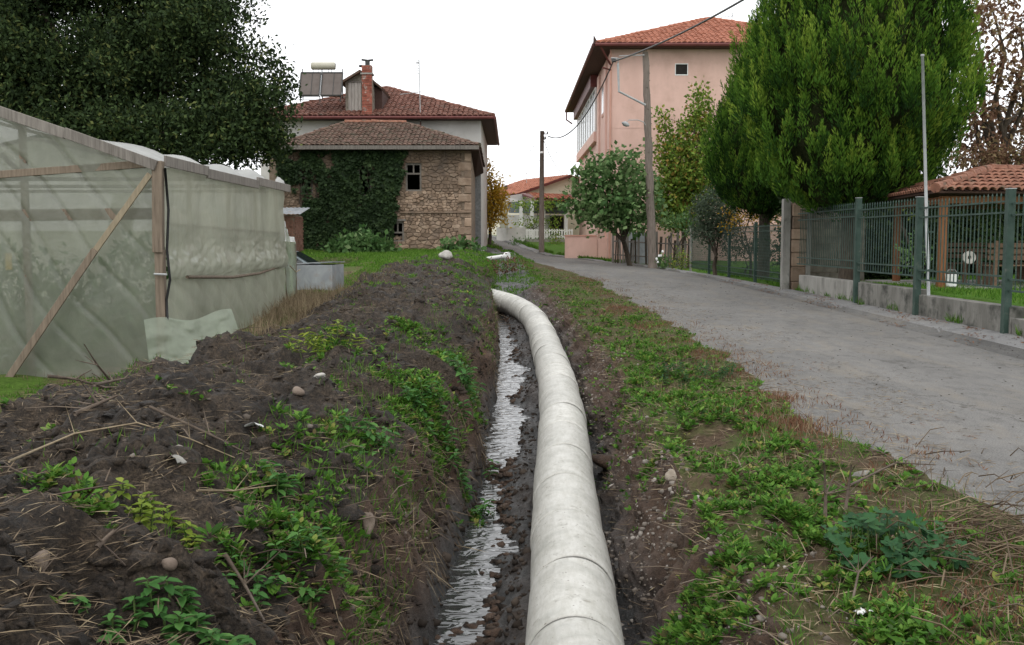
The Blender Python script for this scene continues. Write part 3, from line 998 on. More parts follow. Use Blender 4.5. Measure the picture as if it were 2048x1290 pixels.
def film_grid(name, fn, nu, nv, mat, parent, base):
    U, Vv = np.meshgrid(np.linspace(0, 1, nu), np.linspace(0, 1, nv))
    X, Y, Z = fn(U, Vv)
    b = Vector(base)
    idx = np.arange(nu * nv).reshape(nv, nu)
    return np_mesh(name, np.stack([X - b.x, Y - b.y, Z - b.z], -1).reshape(-1, 3), np.stack([idx[:-1, :-1], idx[:-1, 1:], idx[1:, 1:], idx[1:, :-1]], -1).reshape(-1, 4), mat, parent, smooth=True)


def gable_top(X):
    return ze + SL * np.where(X > RIDGE, GXc - X, (GXc - RIDGE) - (RIDGE - X))


def f_end(U, V):
    X = GXc - .02 - 8.05 * U
    zb = np.interp(X, [-12.4, -4.2], [-.22, gz0 - .06])
    Z = zb + (gable_top(X) - zb) * V
    ph_ = (X * 1.25 + Z * .95) * 1.5 + 1.6 * fbm(X * .5, Z * .5, 3, 2)
    fold = np.exp(-(np.sin(ph_ * np.pi) / .16) ** 2) * .085 * fbm(X * .7, Z * .7, 12, 2) + (fbm(X * .9, Z * .7, 4, 4) - .5) * .08
    edge = np.minimum(1, np.minimum(U * 14, (1 - V) * 8 + .1))
    return X, GY0 + .03 + fold * edge, Z


def f_side(U, V):
    Y = GY0 + .06 + (GY1 - GY0 - .06) * U
    X0 = GXc + .22 * U + .03
    zb = gz0 + (gz1 - gz0) * U - .05
    Z = zb + (ze - .03 - zb) * V
    zr = 1.12
    crk = np.exp(-((Z - 1.35) / .3) ** 2) * np.abs(fbm(Y * 4 + Z * 3, Z * 7 - Y * 2, 18, 3) - .5) * .10
    tens = np.where(Z > zr, np.abs(fbm(Y * 1.3, Z * 1.7, 8, 3) - .5) * .08 + crk, np.abs(np.sin((Y * .9 + Z * 1.6) * 5.5)) * .035 + (fbm(Y, Z, 9, 3) - .5) * .06)
    bag = np.where(Z > zr, .07 * np.exp(-((Z - zr - .12) / .18) ** 2), 0)
    return X0 + tens + bag, Y, Z


def slope_y(Y):
    return SL - .12 * (Y - GY0) / (GY1 - GY0)


def f_roof(U, V):
    Y = GY0 - .02 + (GY1 - GY0 + .1) * U
    X = GXc + .12 + .2 * U - (GXc - RIDGE + .12) * V
    Z = ze - .03 + slope_y(Y) * (GXc - X + .2 * U)
    Z = Z + .12 * np.exp(-((Y - 13.0) / .7) ** 2 - ((X + 4.7) / .45) ** 2)
    Z = Z + (vnoise(Y * 2.9, X * 1.5, 6) ** 2) * .34 * np.exp(-((X + 4.42) / .34) ** 2) * np.clip((Y - 13.6) * 2, 0, 1) + (fbm(X * 1.2, Y * 1.2, 5, 3) - .5) * .05
    return X, Y, Z


film_grid('end_film', f_end, 260, 90, M['film'], gh, B0)
film_grid('side_film', f_side, 200, 110, M['film_side'], gh, B0)
film_grid('roof_film', f_roof, 110, 40, M['film_roof'], gh, B0)
film_grid('roof_film', lambda U, V: (RIDGE - 4.05 * V, GY0 + (GY1 - GY0) * U, ze + slope_y(GY0 + (GY1 - GY0) * U) * (4.02 - 4.05 * V)), 20, 12, M['film_roof'], gh, B0)
film_grid('end_film', lambda U, V: (GXc + .2 - 8.25 * U, GY1 + 0 * U, gz1 - .1 + ((gable_top(GXc - 8.05 * U) - ze) * .62 + ze - gz1 + .1) * V), 40, 20, M['film_side'], gh, B0)
film_grid('side_film', lambda U, V: (-12.35 + 0 * U, GY0 + (GY1 - GY0) * U, gz0 - .05 + (ze - gz0) * V), 20, 12, M['film_side'], gh, B0)


def stick(name, p0, p1, w, h, mat, parent=gh, base=B0, up=(0, 1, 0)):
    return LB(base).beam(p0, p1, w, h, up).build(name, mat, parent, bevel=.006)


# corner post in two lengths, splice near its middle
stick('post', at(316, 322, 12.04), at(317, 505, 12.04) , .12, .10, M['beam_wood'])
stick('post', at(320, 500, 12.06), at(326, 745, 12.06), .11, .09, M['beam_wood'])
# rafters along the gable edge, three boards end to end
for (a, b, k) in (((-480, 60), (-40, 208), 0), ((-44, 208), (132, 268), .012), ((128, 265), (312, 331), 0)):
    stick('rafter_board', at(*a, 11.98 + k), at(*b, 11.98 + k), .125, .035, M['old_wood'])
stick('tie_beam', at(306, 327, 12.16), at(-500, 386, 12.2), .09, .085, M['beam_wood'])
stick('mid_beam', at(308, 427, 12.17), at(-500, 438, 12.2), .14, .05, M['beam_wood'])
stick('sill_beam', at(330, 735, 12.2), at(-500, 800, 12.25), .10, .06, M['beam_wood'])
# diagonal brace on the outside: two lengths
stick('brace', at(300, 348, 12.02), at(170, 530, 12.02), .07, .03, M['pale_wood'])
stick('brace', at(190, 500, 11.985), at(8, 770, 11.985), .085, .03, M['beam_wood'])
for X in (-5.9, -7.4, -8.3, -10.2, -11.7):
    stick('stud', (X, 12.2, gz0), (X, 12.2, float(gable_top(np.array(X))) - .05), .08, .06, M['beam_wood'], up=(0, 1, 0))
for Y in (13.4, 15.0, 16.4, 17.6):
    xx = GXc + .22 * (Y - GY0) / (GY1 - GY0)
    stick('stud', (xx - .07, Y, ground_z(xx, Y) - .05), (xx - .07, Y, ze), .05, .07, M['beam_wood'])
for Y in (14.0, 15.9, 17.5):
    stick('rafter', (GXc, Y, ze - .08), (RIDGE, Y, ze + slope_y(Y) * 4.02 - .1), .05, .09, M['old_wood'])
    stick('rafter', (-12.3, Y, ze - .08), (RIDGE, Y, ze + slope_y(Y) * 4.02 - .1), .05, .09, M['old_wood'])
    stick('tie_beam', (GXc, Y, ze - .1), (-12.3, Y, ze - .1), .05, .09, M['old_wood'])
stick('brace', at(2, 308, 12.3), at(40, 345, 12.3), .05, .05, M['old_wood'])
# battens seen through the side film
stick('batten', (GXc - .02, 12.4, 1.80), (-4.06, 17.6, 1.72), .03, .05, M['beam_wood'], up=(1, 0, 0))
stick('batten', (GXc - .05, 12.4, 1.66), (-4.10, 17.6, 1.60), .02, .03, M['beam_wood'], up=(1, 0, 0))
# roll bar that weighs down the side film
LB(B0).tube([(GXc + .14, 12.75, 1.13), (GXc + .21, 14.6, 1.06), (GXc + .24, 16, 1.07), (-4.0, 17.65, 1.17)], .022, 8).build('roll_bar', M['beam_wood'], gh, smooth=True)
# fascia boards along the side eave
fz = ze - .02
for (y0, y1, dz) in ((12.08, 13.6, .02), (13.55, 15.9, -.03), (15.85, 17.8, .0)):
    x0, x1 = GXc + .13 + .22 * (y0 - GY0) / 5.6, GXc + .13 + .22 * (y1 - GY0) / 5.6
    stick('fascia_board', (x0, y0, fz + dz), (x1, y1, fz + dz - .02), .03, .13, M['old_wood'], up=(0, 0, 1))
LB(B0).tube([at(330, 336, 12.05), at(337, 420, 12.06), at(334, 500, 12.05), at(340, 560, 12.04), at(333, 600, 12.05), at(335, 640, 12.05)], .016, 6).build('hose', M['black_hose'], gh, smooth=True)
LB(B0).tube([at(559, 372, 17.75), at(557, 470, 17.76), at(556, 545, 17.75)], .022, 6).build('hose', M['black_hose'], gh, smooth=True)
LB(B0).blob(at(560, 368, 17.72), .09, 3, 2, (.9, 1, 1.5), .3).build('film_wrap', M['film_roof'], gh, smooth=True)
LB(B0).tube([at(308, 548, 11.98), at(334, 549, 11.97)], .014, 6).build('bolt', M['steel_pole'], gh)


# torn lower sheet that hangs loose in front of the corner
def f_flap(U, V):
    tl, tr, br, bl = at(288, 640, 11.75), at(463, 620, 12.9), at(492, 700, 12.75), at(300, 740, 11.7)
    P = [(1 - V) * ((1 - U) * tl[k] + U * tr[k]) + V * ((1 - U) * bl[k] + U * br[k]) for k in range(3)]
    w = np.sin(U * 14 + V * 2.2) * .035 * (.3 + V) + (fbm(U * 4, V * 3, 71, 3) - .5) * .16
    bulge = .13 * np.sin(np.pi * U) * V
    return P[0] + w * .4 + bulge, P[1] - w - bulge, P[2] - .035 * np.sin(np.pi * U) + .03 * np.sin(U * 9)


film_grid('loose_sheet', f_flap, 60, 40, M['film_green'], gh, B0)
tc = empty('sticky_trap', tuple(at(17, 523, 12.7)), 0, 'yellow insect trap card hanging inside the cloudy greenhouse end wall', 'insect trap')
M['yellow'] = surf('yellow_card', [(.3, (.55, .36, .03)), (.7, (.62, .42, .04))], scale=5, rough=.6, bump=0)
MB().box((0, 0, 0), (.085, .004, .21)).build('card', M['yellow'], tc)
MB().tube([(0, 0, .105), (0, 0, .75)], .002, 4).build('string', M['old_wood'], tc)

# lower plastic-covered lean-to behind the greenhouse
g2b = (-4.05, 17.9, ground_z(-4.05, 17.9))
g2 = empty('film_shelter', g2b, 0, 'low green-tinted plastic film shelter behind the far end of the greenhouse', 'film shelter')


def f_sh(U, V):
    Y = 17.85 + 1.75 * U
    zt = np.interp(U, [0, .12, .45, .55, 1], [1.85, 1.82, 1.52, 1.56, 1.56])
    zb = np.interp(U, [0, 1], [.50, .58])
    Z = zb + (zt - zb) * V
    return -4.03 - .19 * U + (fbm(Y * 2, Z * 2, 81, 3) - .5) * .07, Y, Z


film_grid('side_film', f_sh, 50, 30, M['film_green'], g2, g2b)
film_grid('roof_film', lambda U, V: (-4.04 - 2.2 * V - .19 * U, 17.85 + 1.75 * U, np.interp(U, [0, .12, .45, .55, 1], [1.85, 1.82, 1.52, 1.56, 1.56]) + .05 + .25 * V + .05 * np.sin(U * 30)), 40, 8, M['film_roof'], g2, g2b)
film_grid('end_film', lambda U, V: (-4.22 - 2.2 * U, 19.6 + 0 * U, .5 + 1.06 * V + .25 * U), 10, 10, M['film_green'], g2, g2b)
for Y in (18.5, 19.55):
    LB(g2b).beam((-4.16 - .07 * (Y - 18.5), Y, .45), (-4.16 - .07 * (Y - 18.5), Y, 1.52), .05, .05).build('post', M['beam_wood'], g2)
LB(g2b).tube([(-3.97, 17.9, 1.14), (-4.08, 18.9, 1.0), (-4.15, 19.6, 1.02)], .012, 5).build('cord', M['pale_wood'], g2)

# ------------------------------------------------------------------ sheet metal box and car behind it
bx_o = at(630, 582, 20.6)
bx_z = ground_z(bx_o.x, 21.0)
mb_ = empty('metal_box', (bx_o.x, 21.0, bx_z), math.radians(-6), 'low grey sheet metal box standing on the grass past the greenhouse', 'metal box')
MB().bx(-.41, .41, -.4, .5, 0, .56).build('body', M['grey_metal'], mb_, bevel=.01)
MB().add([(-.43, -.42, .575), (.43, -.42, .62), (.43, .52, .60), (-.43, .52, .565), (-.43, -.42, .595), (.43, -.42, .64), (.43, .52, .62), (-.43, .52, .585)], [(3, 2, 1, 0), (4, 5, 6, 7), (0, 1, 5, 4), (1, 2, 6, 5), (2, 3, 7, 6), (3, 0, 4, 7)]).build('lid', M['grey_metal'], mb_)

cz = ground_z(-7.0, 31)
car = empty('parked_car', (-7.0, 31, cz), 0, 'pale metallic car parked between the metal box and the ivy wall', 'car')
M['car_paint'] = surf('car_paint', [(.3, (.20, .24, .25)), (.7, (.24, .285, .295))], scale=1, rough=.3, bump=0, metal=.4)
M['car_glass'] = surf('car_glass', [(.3, (.015, .02, .022)), (.7, (.02, .026, .03))], scale=1, rough=.08, bump=0, spec=.8)
M['tyre'] = surf('tyre', [(.3, (.015, .015, .015)), (.7, (.025, .025, .025))], scale=9, rough=.85, bump=.2)


def car_body(pr, w):
    """Side profile (x, z, half-width factor) lofted across the car's width."""
    vs, fs = [], []
    n = len(pr)
    for s_ in (-1, -.93, .93, 1):
        for x, z, k in pr:
            sh = 1 if abs(s_) < 1 else .97
            vs.append((x * sh, s_ * w * k, (z - .5) * sh + .5))
    for j in range(3):
        for i in range(n):
            i2 = (i + 1) % n
            fs.append((j * n + i, j * n + i2, (j + 1) * n + i2, (j + 1) * n + i))
    fs.append(tuple(reversed(range(n))))
    fs.append(tuple(3 * n + i for i in range(n)))
    return vs, fs


body = [(-1.98, .3, .96), (-2.0, .62, .97), (-1.9, .86, .95), (-1.5, .92, .9), (-1.1, 1.33, .76), (-.75, 1.40, .74), (.25, 1.39, .74), (.95, .98, .88), (1.75, .86, .93), (1.98, .66, .96), (2.0, .3, .96), (1.0, .2, .96), (-1.0, .2, .96)]
MB().add(*car_body(body, .84)).build('body', M['car_paint'], car, bevel=.03)
gl = MB()
for s_ in (-1, 1):
    vs = [(x, s_ * (y + .012), z) for x, z, y in ((-1.32, .96, .765), (-1.02, 1.30, .645), (-.1, 1.345, .635), (-.14, .96, .775))]
    gl.add(vs, [(0, 1, 2, 3)])
    gl.add([(x, s_ * (y + .012), z) for x, z, y in ((-.06, .96, .775), (-.02, 1.345, .635), (.25, 1.335, .635), (.82, .97, .75))], [(0, 1, 2, 3)])
gl.build('side_window', M['car_glass'], car)
MB().add([(.33, -.60, 1.365), (.33, .60, 1.365), (.92, .72, 1.015), (.92, -.72, 1.015)], [(0, 1, 2, 3)]).build('windscreen', M['car_glass'], car)
for x in (-1.25, 1.28):
    for y in (-.78, .78):
        wl = MB().tube([(x, y - .1, .31), (x, y + .1, .31)], .31, 20).build('wheel', M['tyre'], car)
        MB().tube([(x, y - .106, .31), (x, y + .106, .31)], .19, 14).build('rim', M['grey_metal'], wl)

# ------------------------------------------------------------------ brick shed at the corner of the old house
shp = at(585, 500, 38)
sh_b = (shp.x, 38, ground_z(shp.x, 38))
shed = empty('brick_shed', sh_b, 0, 'little brick shed with a tin roof before the ivy-covered wall', 'shed')
sx0, sx1, sztop = at(546, 470, 38).x, at(590, 470, 38).x, at(600, 430, 38).z
cxw = at(577, 470, 38).x
b = LB(sh_b)
b.bx(sx0, sx1 - .03, 38.03, 39.5, sh_b[2] - .2, sztop)
b.build('wall', M['mortar'], shed)
bk = LB(sh_b)
zz, r = sh_b[2] - .1, 0
while zz < sztop - .06:
    x = sx0 - (r % 2) * .1
    while x < sx1 - .05:
        x1 = min(x + .19, sx1)
        if rnd.random() > .06: bk.bx(max(x, sx0), x1 - .015, 38.0 + rnd.uniform(-.02, .01) - (.02 if x > cxw - .05 else 0), 38.06, zz, zz + .058)
        x += .2
    y = 38.05 + (r % 2) * .1
    while y < 39.4:
        bk.bx(sx1 - .05, sx1 + rnd.uniform(-.005, .012), y, y + .185, zz, zz + .058); y += .2
    zz += .073; r += 1
tag(bk.build('brick', M['old_brick'], shed), kind='stuff')
rf = LB(sh_b)
n = 16
for i in range(n):
    xa, xb = sx0 - .25 + (sx1 - sx0 + .5) * i / n, sx0 - .25 + (sx1 - sx0 + .5) * (i + 1) / n
    za = .025 * (i % 2)
    zb2 = .025 * ((i + 1) % 2)
    rf.add([(xa, 37.75, sztop + .02 + za), (xb, 37.75, sztop + .02 + zb2), (xb, 39.7, sztop + .32 + zb2), (xa, 39.7, sztop + .32 + za)], [(0, 1, 2, 3)])
rf.build('tin_roof', M['grey_metal'], shed)

# ------------------------------------------------------------------ old stone house
SY = 42.0
sxl, sxr = at(560, 400, SY).x, at(943, 400, SY).x
szb, szt = EYE - .75, at(700, 297, SY).z
ob = (sxl, SY, szb)
old = empty('stone_house', ob, 0, 'derelict rubble stone house half overgrown with dark ivy', 'house')


def hole(a, b_, c, d, Y=SY):
    p, q = at(a, c, Y), at(b_, d, Y)
    return (p.x, q.x, q.z, p.z)


H = [hole(811, 843, 326, 382), hole(716, 743, 330, 392), hole(600, 626, 334, 388), hole(783, 808, 443, 483)]
b = LB(ob)
wall_front(b, sxl, sxr, szb, szt, SY, SY + .45, H)
b.bx(sxl, sxl + .4, SY + .45, SY + 4.2, szb, szt)
b.bx(sxr - .4, sxr, SY + .45, SY + 4.2, szb, szt)
wl = b.build('wall', M['mortar'], old)
wl['label'] = 'rubble masonry wall with wide mortar joints'
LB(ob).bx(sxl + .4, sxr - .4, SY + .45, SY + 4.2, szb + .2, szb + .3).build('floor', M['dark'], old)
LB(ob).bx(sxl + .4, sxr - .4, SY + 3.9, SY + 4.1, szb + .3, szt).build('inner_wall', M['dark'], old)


def stone_mesh(w, h, d, seed):
    rr = random.Random(seed)
    j = lambda k: rr.uniform(-k, k)
    c = min(w, h)
    bs = [(-w / 2 + j(c * .10), -h / 2 + j(c * .08)), (j(w * .15), -h / 2 + j(c * .06)), (w / 2 + j(c * .10), -h / 2 + j(c * .08)), (w / 2 + j(c * .06), j(h * .15)),
          (w / 2 + j(c * .12), h / 2 + j(c * .08)), (j(w * .15), h / 2 + j(c * .06)), (-w / 2 + j(c * .12), h / 2 + j(c * .08)), (-w / 2 + j(c * .06), j(h * .15))]
    vs = [(x, 0, z) for x, z in bs] + [(x * .98, -d * .7, z * .97) for x, z in bs] + [(x * .84, -d + j(.012), z * .80) for x, z in bs]
    fs = [(i, i + 8, (i + 1) % 8 + 8, (i + 1) % 8) for i in range(8)] + [(i + 8, i + 16, (i + 1) % 8 + 16, (i + 1) % 8 + 8) for i in range(8)] + [tuple(range(23, 15, -1))]
    return vs, fs


def clip_poly(P, nx_, nz_, d):
    """Keep the part of polygon P where nx*x + nz*z <= d."""
    out = []
    for i, (x0, z0) in enumerate(P):
        x1, z1 = P[(i + 1) % len(P)]
        a0, a1 = nx_ * x0 + nz_ * z0 - d, nx_ * x1 + nz_ * z1 - d
        if a0 <= 0: out.append((x0, z0))
        if (a0 < 0 < a1) or (a1 < 0 < a0):
            t = a0 / (a0 - a1)
            out.append((x0 + (x1 - x0) * t, z0 + (z1 - z0) * t))
    return out


def rubble(x0, x1, z0, z1, holes, seed, sx=.27, sz=.145):
    """Irregular rubble stones: the cells round loosely coursed seed points."""
    rg = random.Random(seed)
    pts, z, row = [], z0, 0
    while z < z1:
        h = sz * rg.uniform(.45, 1.55)
        x = x0 - rg.uniform(0, .2)
        while x < x1 + .1:
            w = sx * rg.uniform(.45, 1.6) * (1.35 if h > sz else .62)
            pts.append((x + w / 2, z + h / 2 + rg.uniform(-.35, .35) * h))
            x += w
        z += h
    K = 1.7                    # stones lie flatter than they are wide
    A = np.array(pts) * np.array([1, K])
    for i, (px_, pz_) in enumerate(pts):
        P = [(px_ - .6, (pz_ - .35) * K), (px_ + .6, (pz_ - .35) * K), (px_ + .6, (pz_ + .35) * K), (px_ - .6, (pz_ + .35) * K)]
        dd = np.sum((A - A[i]) ** 2, 1)
        for j in np.argsort(dd)[1:26]:
            n_ = A[j] - A[i]
            l = float(np.hypot(*n_))
            if l < 1e-6: continue
            n_ = n_ / l
            P = clip_poly(P, n_[0], n_[1], float(n_ @ (A[i] + A[j]) / 2) - rg.choice((.005, .008, .013)))
            if len(P) < 3: break
        if len(P) < 3: continue
        for (nx_, nz_, d) in ((-1, 0, -x0 - .004), (1, 0, x1 - .004), (0, -1, -z0 * K), (0, 1, (z1 - .01) * K)):
            P = clip_poly(P, nx_, nz_, d)
            if len(P) < 3: break
        if len(P) < 3: continue
        P = [(x, z / K) for x, z in P]
        for (ha, hb, hc, hd) in holes:          # stones stop at the openings
            cx_, cz_ = px_, pz_
            if ha < cx_ < hb and hc < cz_ < hd: P = []; break
            o_ = [(cx_ - hb, (-1, 0, -hb)), (ha - cx_, (1, 0, ha)), (cz_ - hd, (0, -1, -hd)), (hc - cz_, (0, 1, hc))]
            P = clip_poly(P, *max(o_)[1]) if any(ha < x < hb and hc < z < hd for x, z in P) else P
            if len(P) < 3: break
        if len(P) < 3: continue
        yield P, rg


def stone_from(P, rg):
    cx_, cz_ = sum(p[0] for p in P) / len(P), sum(p[1] for p in P) / len(P)
    n, d = len(P), rg.uniform(.025, .07)
    vs = [(x - cx_, 0, z - cz_) for x, z in P]
    vs += [((x - cx_) * .97, -d * .65, (z - cz_) * .97) for x, z in P]
    k = rg.uniform(.74, .86)
    vs += [((x - cx_) * k + rg.uniform(-.008, .008), -d + rg.uniform(-.01, .01), (z - cz_) * k + rg.uniform(-.006, .006)) for x, z in P]
    fs = [(i, i + n, (i + 1) % n + n, (i + 1) % n) for i in range(n)] + [(i + n, i + 2 * n, (i + 1) % n + 2 * n, (i + 1) % n + n) for i in range(n)] + [tuple(range(3 * n - 1, 2 * n - 1, -1))]
    return cx_, cz_, vs, fs


stones_far = LB(ob)
xsplit, nst = at(786, 400, SY).x, 0
qw = .42
for P, rg in rubble(sxl, sxr - qw, szb, szt, H, 5):
    cx_, cz_, vs, fs = stone_from(P, rg)
    if cx_ < xsplit or nst >= 255 or cz_ < EYE - .45:
        stones_far.add([(cx_ + a, SY + b_, cz_ + c) for a, b_, c in vs], fs)
    elif rg.random() > .02:
        me = bpy.data.meshes.new('stone')
        me.from_pydata(vs, [], fs); me.materials.append(M['stone']); me.update()
        link('stone', me, wl, (cx_ - ob[0], 0, cz_ - ob[2]))
        nst += 1
# big squared corner stones, long and short by turns
z, r = szb, 0
while z < szt - .05:
    h = min(rnd.uniform(.26, .42), szt - z)
    w = qw + (.16 if r % 2 else -.12)
    P = [(sxr - w, z + .006), (sxr - .006, z + .004), (sxr - .004, z + h - .008), (sxr - w + .01, z + h - .005)]
    cx_, cz_, vs, fs = stone_from(P, random.Random(r + 3))
    me = bpy.data.meshes.new('corner_stone')
    me.from_pydata([(a, b_ - .012, c) for a, b_, c in vs], [], fs); me.materials.append(M['stone']); me.update()
    link('corner_stone', me, wl, (cx_ - ob[0], 0, cz_ - ob[2]))
    z += h; r += 1
print('stones', nst)
tag(stones_far.build('stone_masonry', M['stone'], wl), kind='stuff')
# dressed ledge course across the wall
LB(ob).beam((at(800, 425, SY).x, SY - .05, at(800, 425, SY).z), (sxr - .05, SY - .05, at(800, 424, SY).z), .10, .07).build('ledge', M['stone'], old)
LB(ob).beam((at(778, 441, SY).x, SY - .03, at(778, 441, SY).z), (at(812, 440, SY).x, SY - .03, at(812, 440, SY).z), .14, .08).build('lintel', M['old_wood'], old)
# window frames
def old_window(h, rail=None, mull=None, parent=old, base=ob, name='window', mat=None):
    xa, xb, za, zb = h
    mat = mat or M['old_wood']
    f = LB(base)
    f.bx(xa, xa + .07, SY + .03, SY + .12, za, zb); f.bx(xb - .07, xb, SY + .03, SY + .12, za, zb)
    f.bx(xa + .07, xb - .07, SY + .03, SY + .12, zb - .08, zb); f.bx(xa + .07, xb - .07, SY + .03, SY + .12, za, za + .06)
    o = f.build(name, mat, parent)
    if rail: LB(base).bx(xa + .07, xb - .07, SY + .035, SY + .115, za + (zb - za) * rail - .035, za + (zb - za) * rail + .035).build('rail', mat, o)
    if mull:
        z0_ = za + (zb - za) * (rail + .03 if rail else .06)
        LB(base).bx((xa + xb) / 2 - .03, (xa + xb) / 2 + .03, SY + .04, SY + .11, z0_, zb - .08).build('mullion', mat, o)
    return o


old_window(H[0], .62, True)
old_window(H[1])
old_window(H[2], .6)
old_window(H[3], .45, True)
for k in range(5):
    hx = H[3]
    LB(ob).blob((hx[0] + .1 + .1 * k, SY + .2, hx[2] + .1 + .06 * (k % 2)), .11, k, 1).build('rubble_stone', M['stone'], old)
# roof
eL, eR, ez = at(553, 293, 41.5).x, at(958, 290, 41.5).x, at(750, 291, 41.5).z
rA, rB = at(690, 246, 45.6), at(812, 248, 45.6)
rzo = rA.z
bk0, bk1 = Vector((eL, 46.3, ez)), Vector((eR + .05, 46.3, ez - .55))
e0, e1 = Vector((eL, 41.5, ez)), Vector((eR, 41.5, ez))
rA, rB = Vector((rA.x, 45.6, rzo)), Vector((rB.x, 45.6, rzo - .02))
d_ = LB(ob)
for P in ([e0, e1, rB, rA], [e1, bk1, rB], [bk0, e0, rA]):
    roof_deck(d_, P)
rfo = d_.build('roof', M['soffit'], old)
t_ = LB(ob)
tile_roof(t_, [e0, e1, rB, rA], .2, .30, .05, 1)
tile_roof(t_, [e1, bk1, rB], .2, .30, .05, 2)
tile_roof(t_, [bk0, e0, rA], .2, .30, .05, 3)
ridge_caps(t_, e0, rA, .10, .36, 1); ridge_caps(t_, e1, rB, .10, .36, 2)
tag(t_.build('roof_tile', M['tile_old'], rfo), kind='stuff')
rc = LB(ob)
ridge_caps(rc, rA + Vector((0, 0, .05)), rB + Vector((0, 0, .05)), .11, .36, 4)
tag(rc.build('ridge_tile', M['tile_pav'], rfo), kind='stuff')
LB(ob).beam(e0 + Vector((0, -.05, -.08)), e1 + Vector((0, -.05, -.08)), .06, .16).build('fascia_board', M['old_wood'], old)
LB(ob).bx(sxl - .3, eR - .02, 41.52, SY, ez - .17, ez - .13).build('soffit', M['soffit'], old)
LB(ob).add([(sxr + .0, 41.5, ez - .13), (eR, 41.5, ez - .1), (eR + .05, 46.3, ez - .65), (sxr, 46.3, ez - .9), (sxr, 41.5, ez - .2), (eR, 41.5, ez - .2), (eR + .05, 46.3, ez - .8), (sxr, 46.3, ez - 1.0)],
           [(0, 1, 2, 3), (7, 6, 5, 4), (0, 4, 5, 1), (1, 5, 6, 2), (2, 6, 7, 3), (3, 7, 4, 0)]).build('side_soffit', M['soffit'], old)
ch = at(549, 380, 41.8)
LB(ob).bx(at(538, 380, 41.8).x, at(557, 380, 41.8).x, 41.9, 42.3, szb, at(548, 310, 41.8).z).build('corner_pillar', M['mortar'], old)

# ------------------------------------------------------------------ main house behind it
MY = 46.6
mxl, mxr, mzt = -11.6, at(962, 300, MY).x, at(900, 243, MY).z
mbs = (mxl, MY, szb)
mh = empty('rendered_house', mbs, 0, 'tall pale rendered house with a red tiled hip roof behind the stone ruin', 'house')
w_ = LB(mbs)
w_.bx(mxl, mxr, MY, MY + 12, szb, mzt + .1)
w_.build('wall', M['white_wall'], mh)
LB(mbs).bx(at(938, 400, MY).x, mxr - .01, MY - .06, MY - .003, szb, at(950, 346, MY).z).build('rough_plaster', M['grey_plaster'], mh)
meR, mez, mey = at(987, 231, 46.0).x, at(987, 232, 46.0).z, 46.0
meL = -12.1
ap = Vector(((meL + meR) / 2, 52.3, at(770, 176, 52.3).z))
c0, c1, c2, c3 = Vector((meL, mey, mez)), Vector((meR, mey, mez)), Vector((meR, 58.8, mez)), Vector((meL, 58.8, mez))
d_ = LB(mbs)
for P in ([c0, c1, ap], [c1, c2, ap], [c3, c0, ap], [c2, c3, ap]):
    roof_deck(d_, P, .05)
mrf = d_.build('roof', M['soffit'], mh)
t_ = LB(mbs)
tile_roof(t_, [c0, c1, ap], .235, .36, .07, 5)
tile_roof(t_, [c1, c2, ap], .235, .36, .07, 6)
tile_roof(t_, [c3, c0, ap], .235, .36, .07, 7)
ridge_caps(t_, c0, ap, .12, .4, 3); ridge_caps(t_, c1, ap, .12, .4, 8)
tag(t_.build('roof_tile', M['tile_red'], mrf), kind='stuff')
LB(mbs).tube([c0 + Vector((0, -.06, -.07)), c1 + Vector((0, -.06, -.07))], .075, 8).build('gutter', M['maroon'], mh)
LB(mbs).tube([c1 + Vector((.05, 0, -.07)), c2 + Vector((.05, 0, -.07))], .075, 8).build('gutter', M['maroon'], mh)
LB(mbs).bx(meL, meR - .02, mey, MY, mez - .14, mez - .11).build('soffit', M['soffit'], mh)
LB(mbs).bx(mxr, meR - .02, MY, 58.6, mez - .14, mez - .11).build('soffit', M['soffit'], mh)
LB(mbs).tube([at(841, 245, 46.4), at(841, 235, 46.4), at(842, 290, 46.45)], .03, 6).build('drain_pipe', M['maroon'], mh)

# attic box with a plank door and brick chimney
DY = 46.9
dx0, dx1 = at(691, 200, DY).x, at(748, 200, DY).x
dz0, dz1, dzp = at(700, 243, DY).z, at(700, 160, DY).z, at(722, 143, DY).z
db = LB(mbs)
xm = at(722, 143, DY).x
db.add([(dx0, DY, dz0), (dx1, DY, dz0), (dx1, DY, dz1), (xm, DY, dzp - .05), (dx0, DY, dz1), (dx0, DY + 3, dz0), (dx1, DY + 3, dz0), (dx1, DY + 3, dz1), (xm, DY + 3, dzp - .05), (dx0, DY + 3, dz1)],
       [(0, 1, 2, 3, 4), (9, 8, 7, 6, 5), (0, 5, 6, 1), (1, 6, 7, 2), (2, 7, 8, 3), (3, 8, 9, 4), (4, 9, 5, 0)])
dm = db.build('dormer', M['block'], mh)
r_ = LB(mbs)
for P in ([Vector((dx0 - .22, DY - .3, dz1 - .13)), Vector((dx0 - .22, DY + 3, dz1 - .13)), Vector((xm, DY + 3, dzp + .05)), Vector((xm, DY - .3, dzp + .05))],
          [Vector((dx1 + .42, DY + 3, dz1 - .35)), Vector((dx1 + .42, DY - .1, dz1 - .35)), Vector((xm, DY - .1, dzp + .05)), Vector((xm, DY + 3, dzp + .05))]):
    roof_deck(r_, P, .09)
r_.build('dormer_roof', M['tile_old'], dm)
LB(mbs).bx(dx1, dx1 + .35, DY + .2, DY + 2.5, dz0, dz1 - .3).build('side_boarding', M['soffit'], dm)
pz0, pz1 = at(700, 233, DY).z, at(700, 166, DY).z
px0, px1 = at(697, 200, DY).x, at(723, 200, DY).x
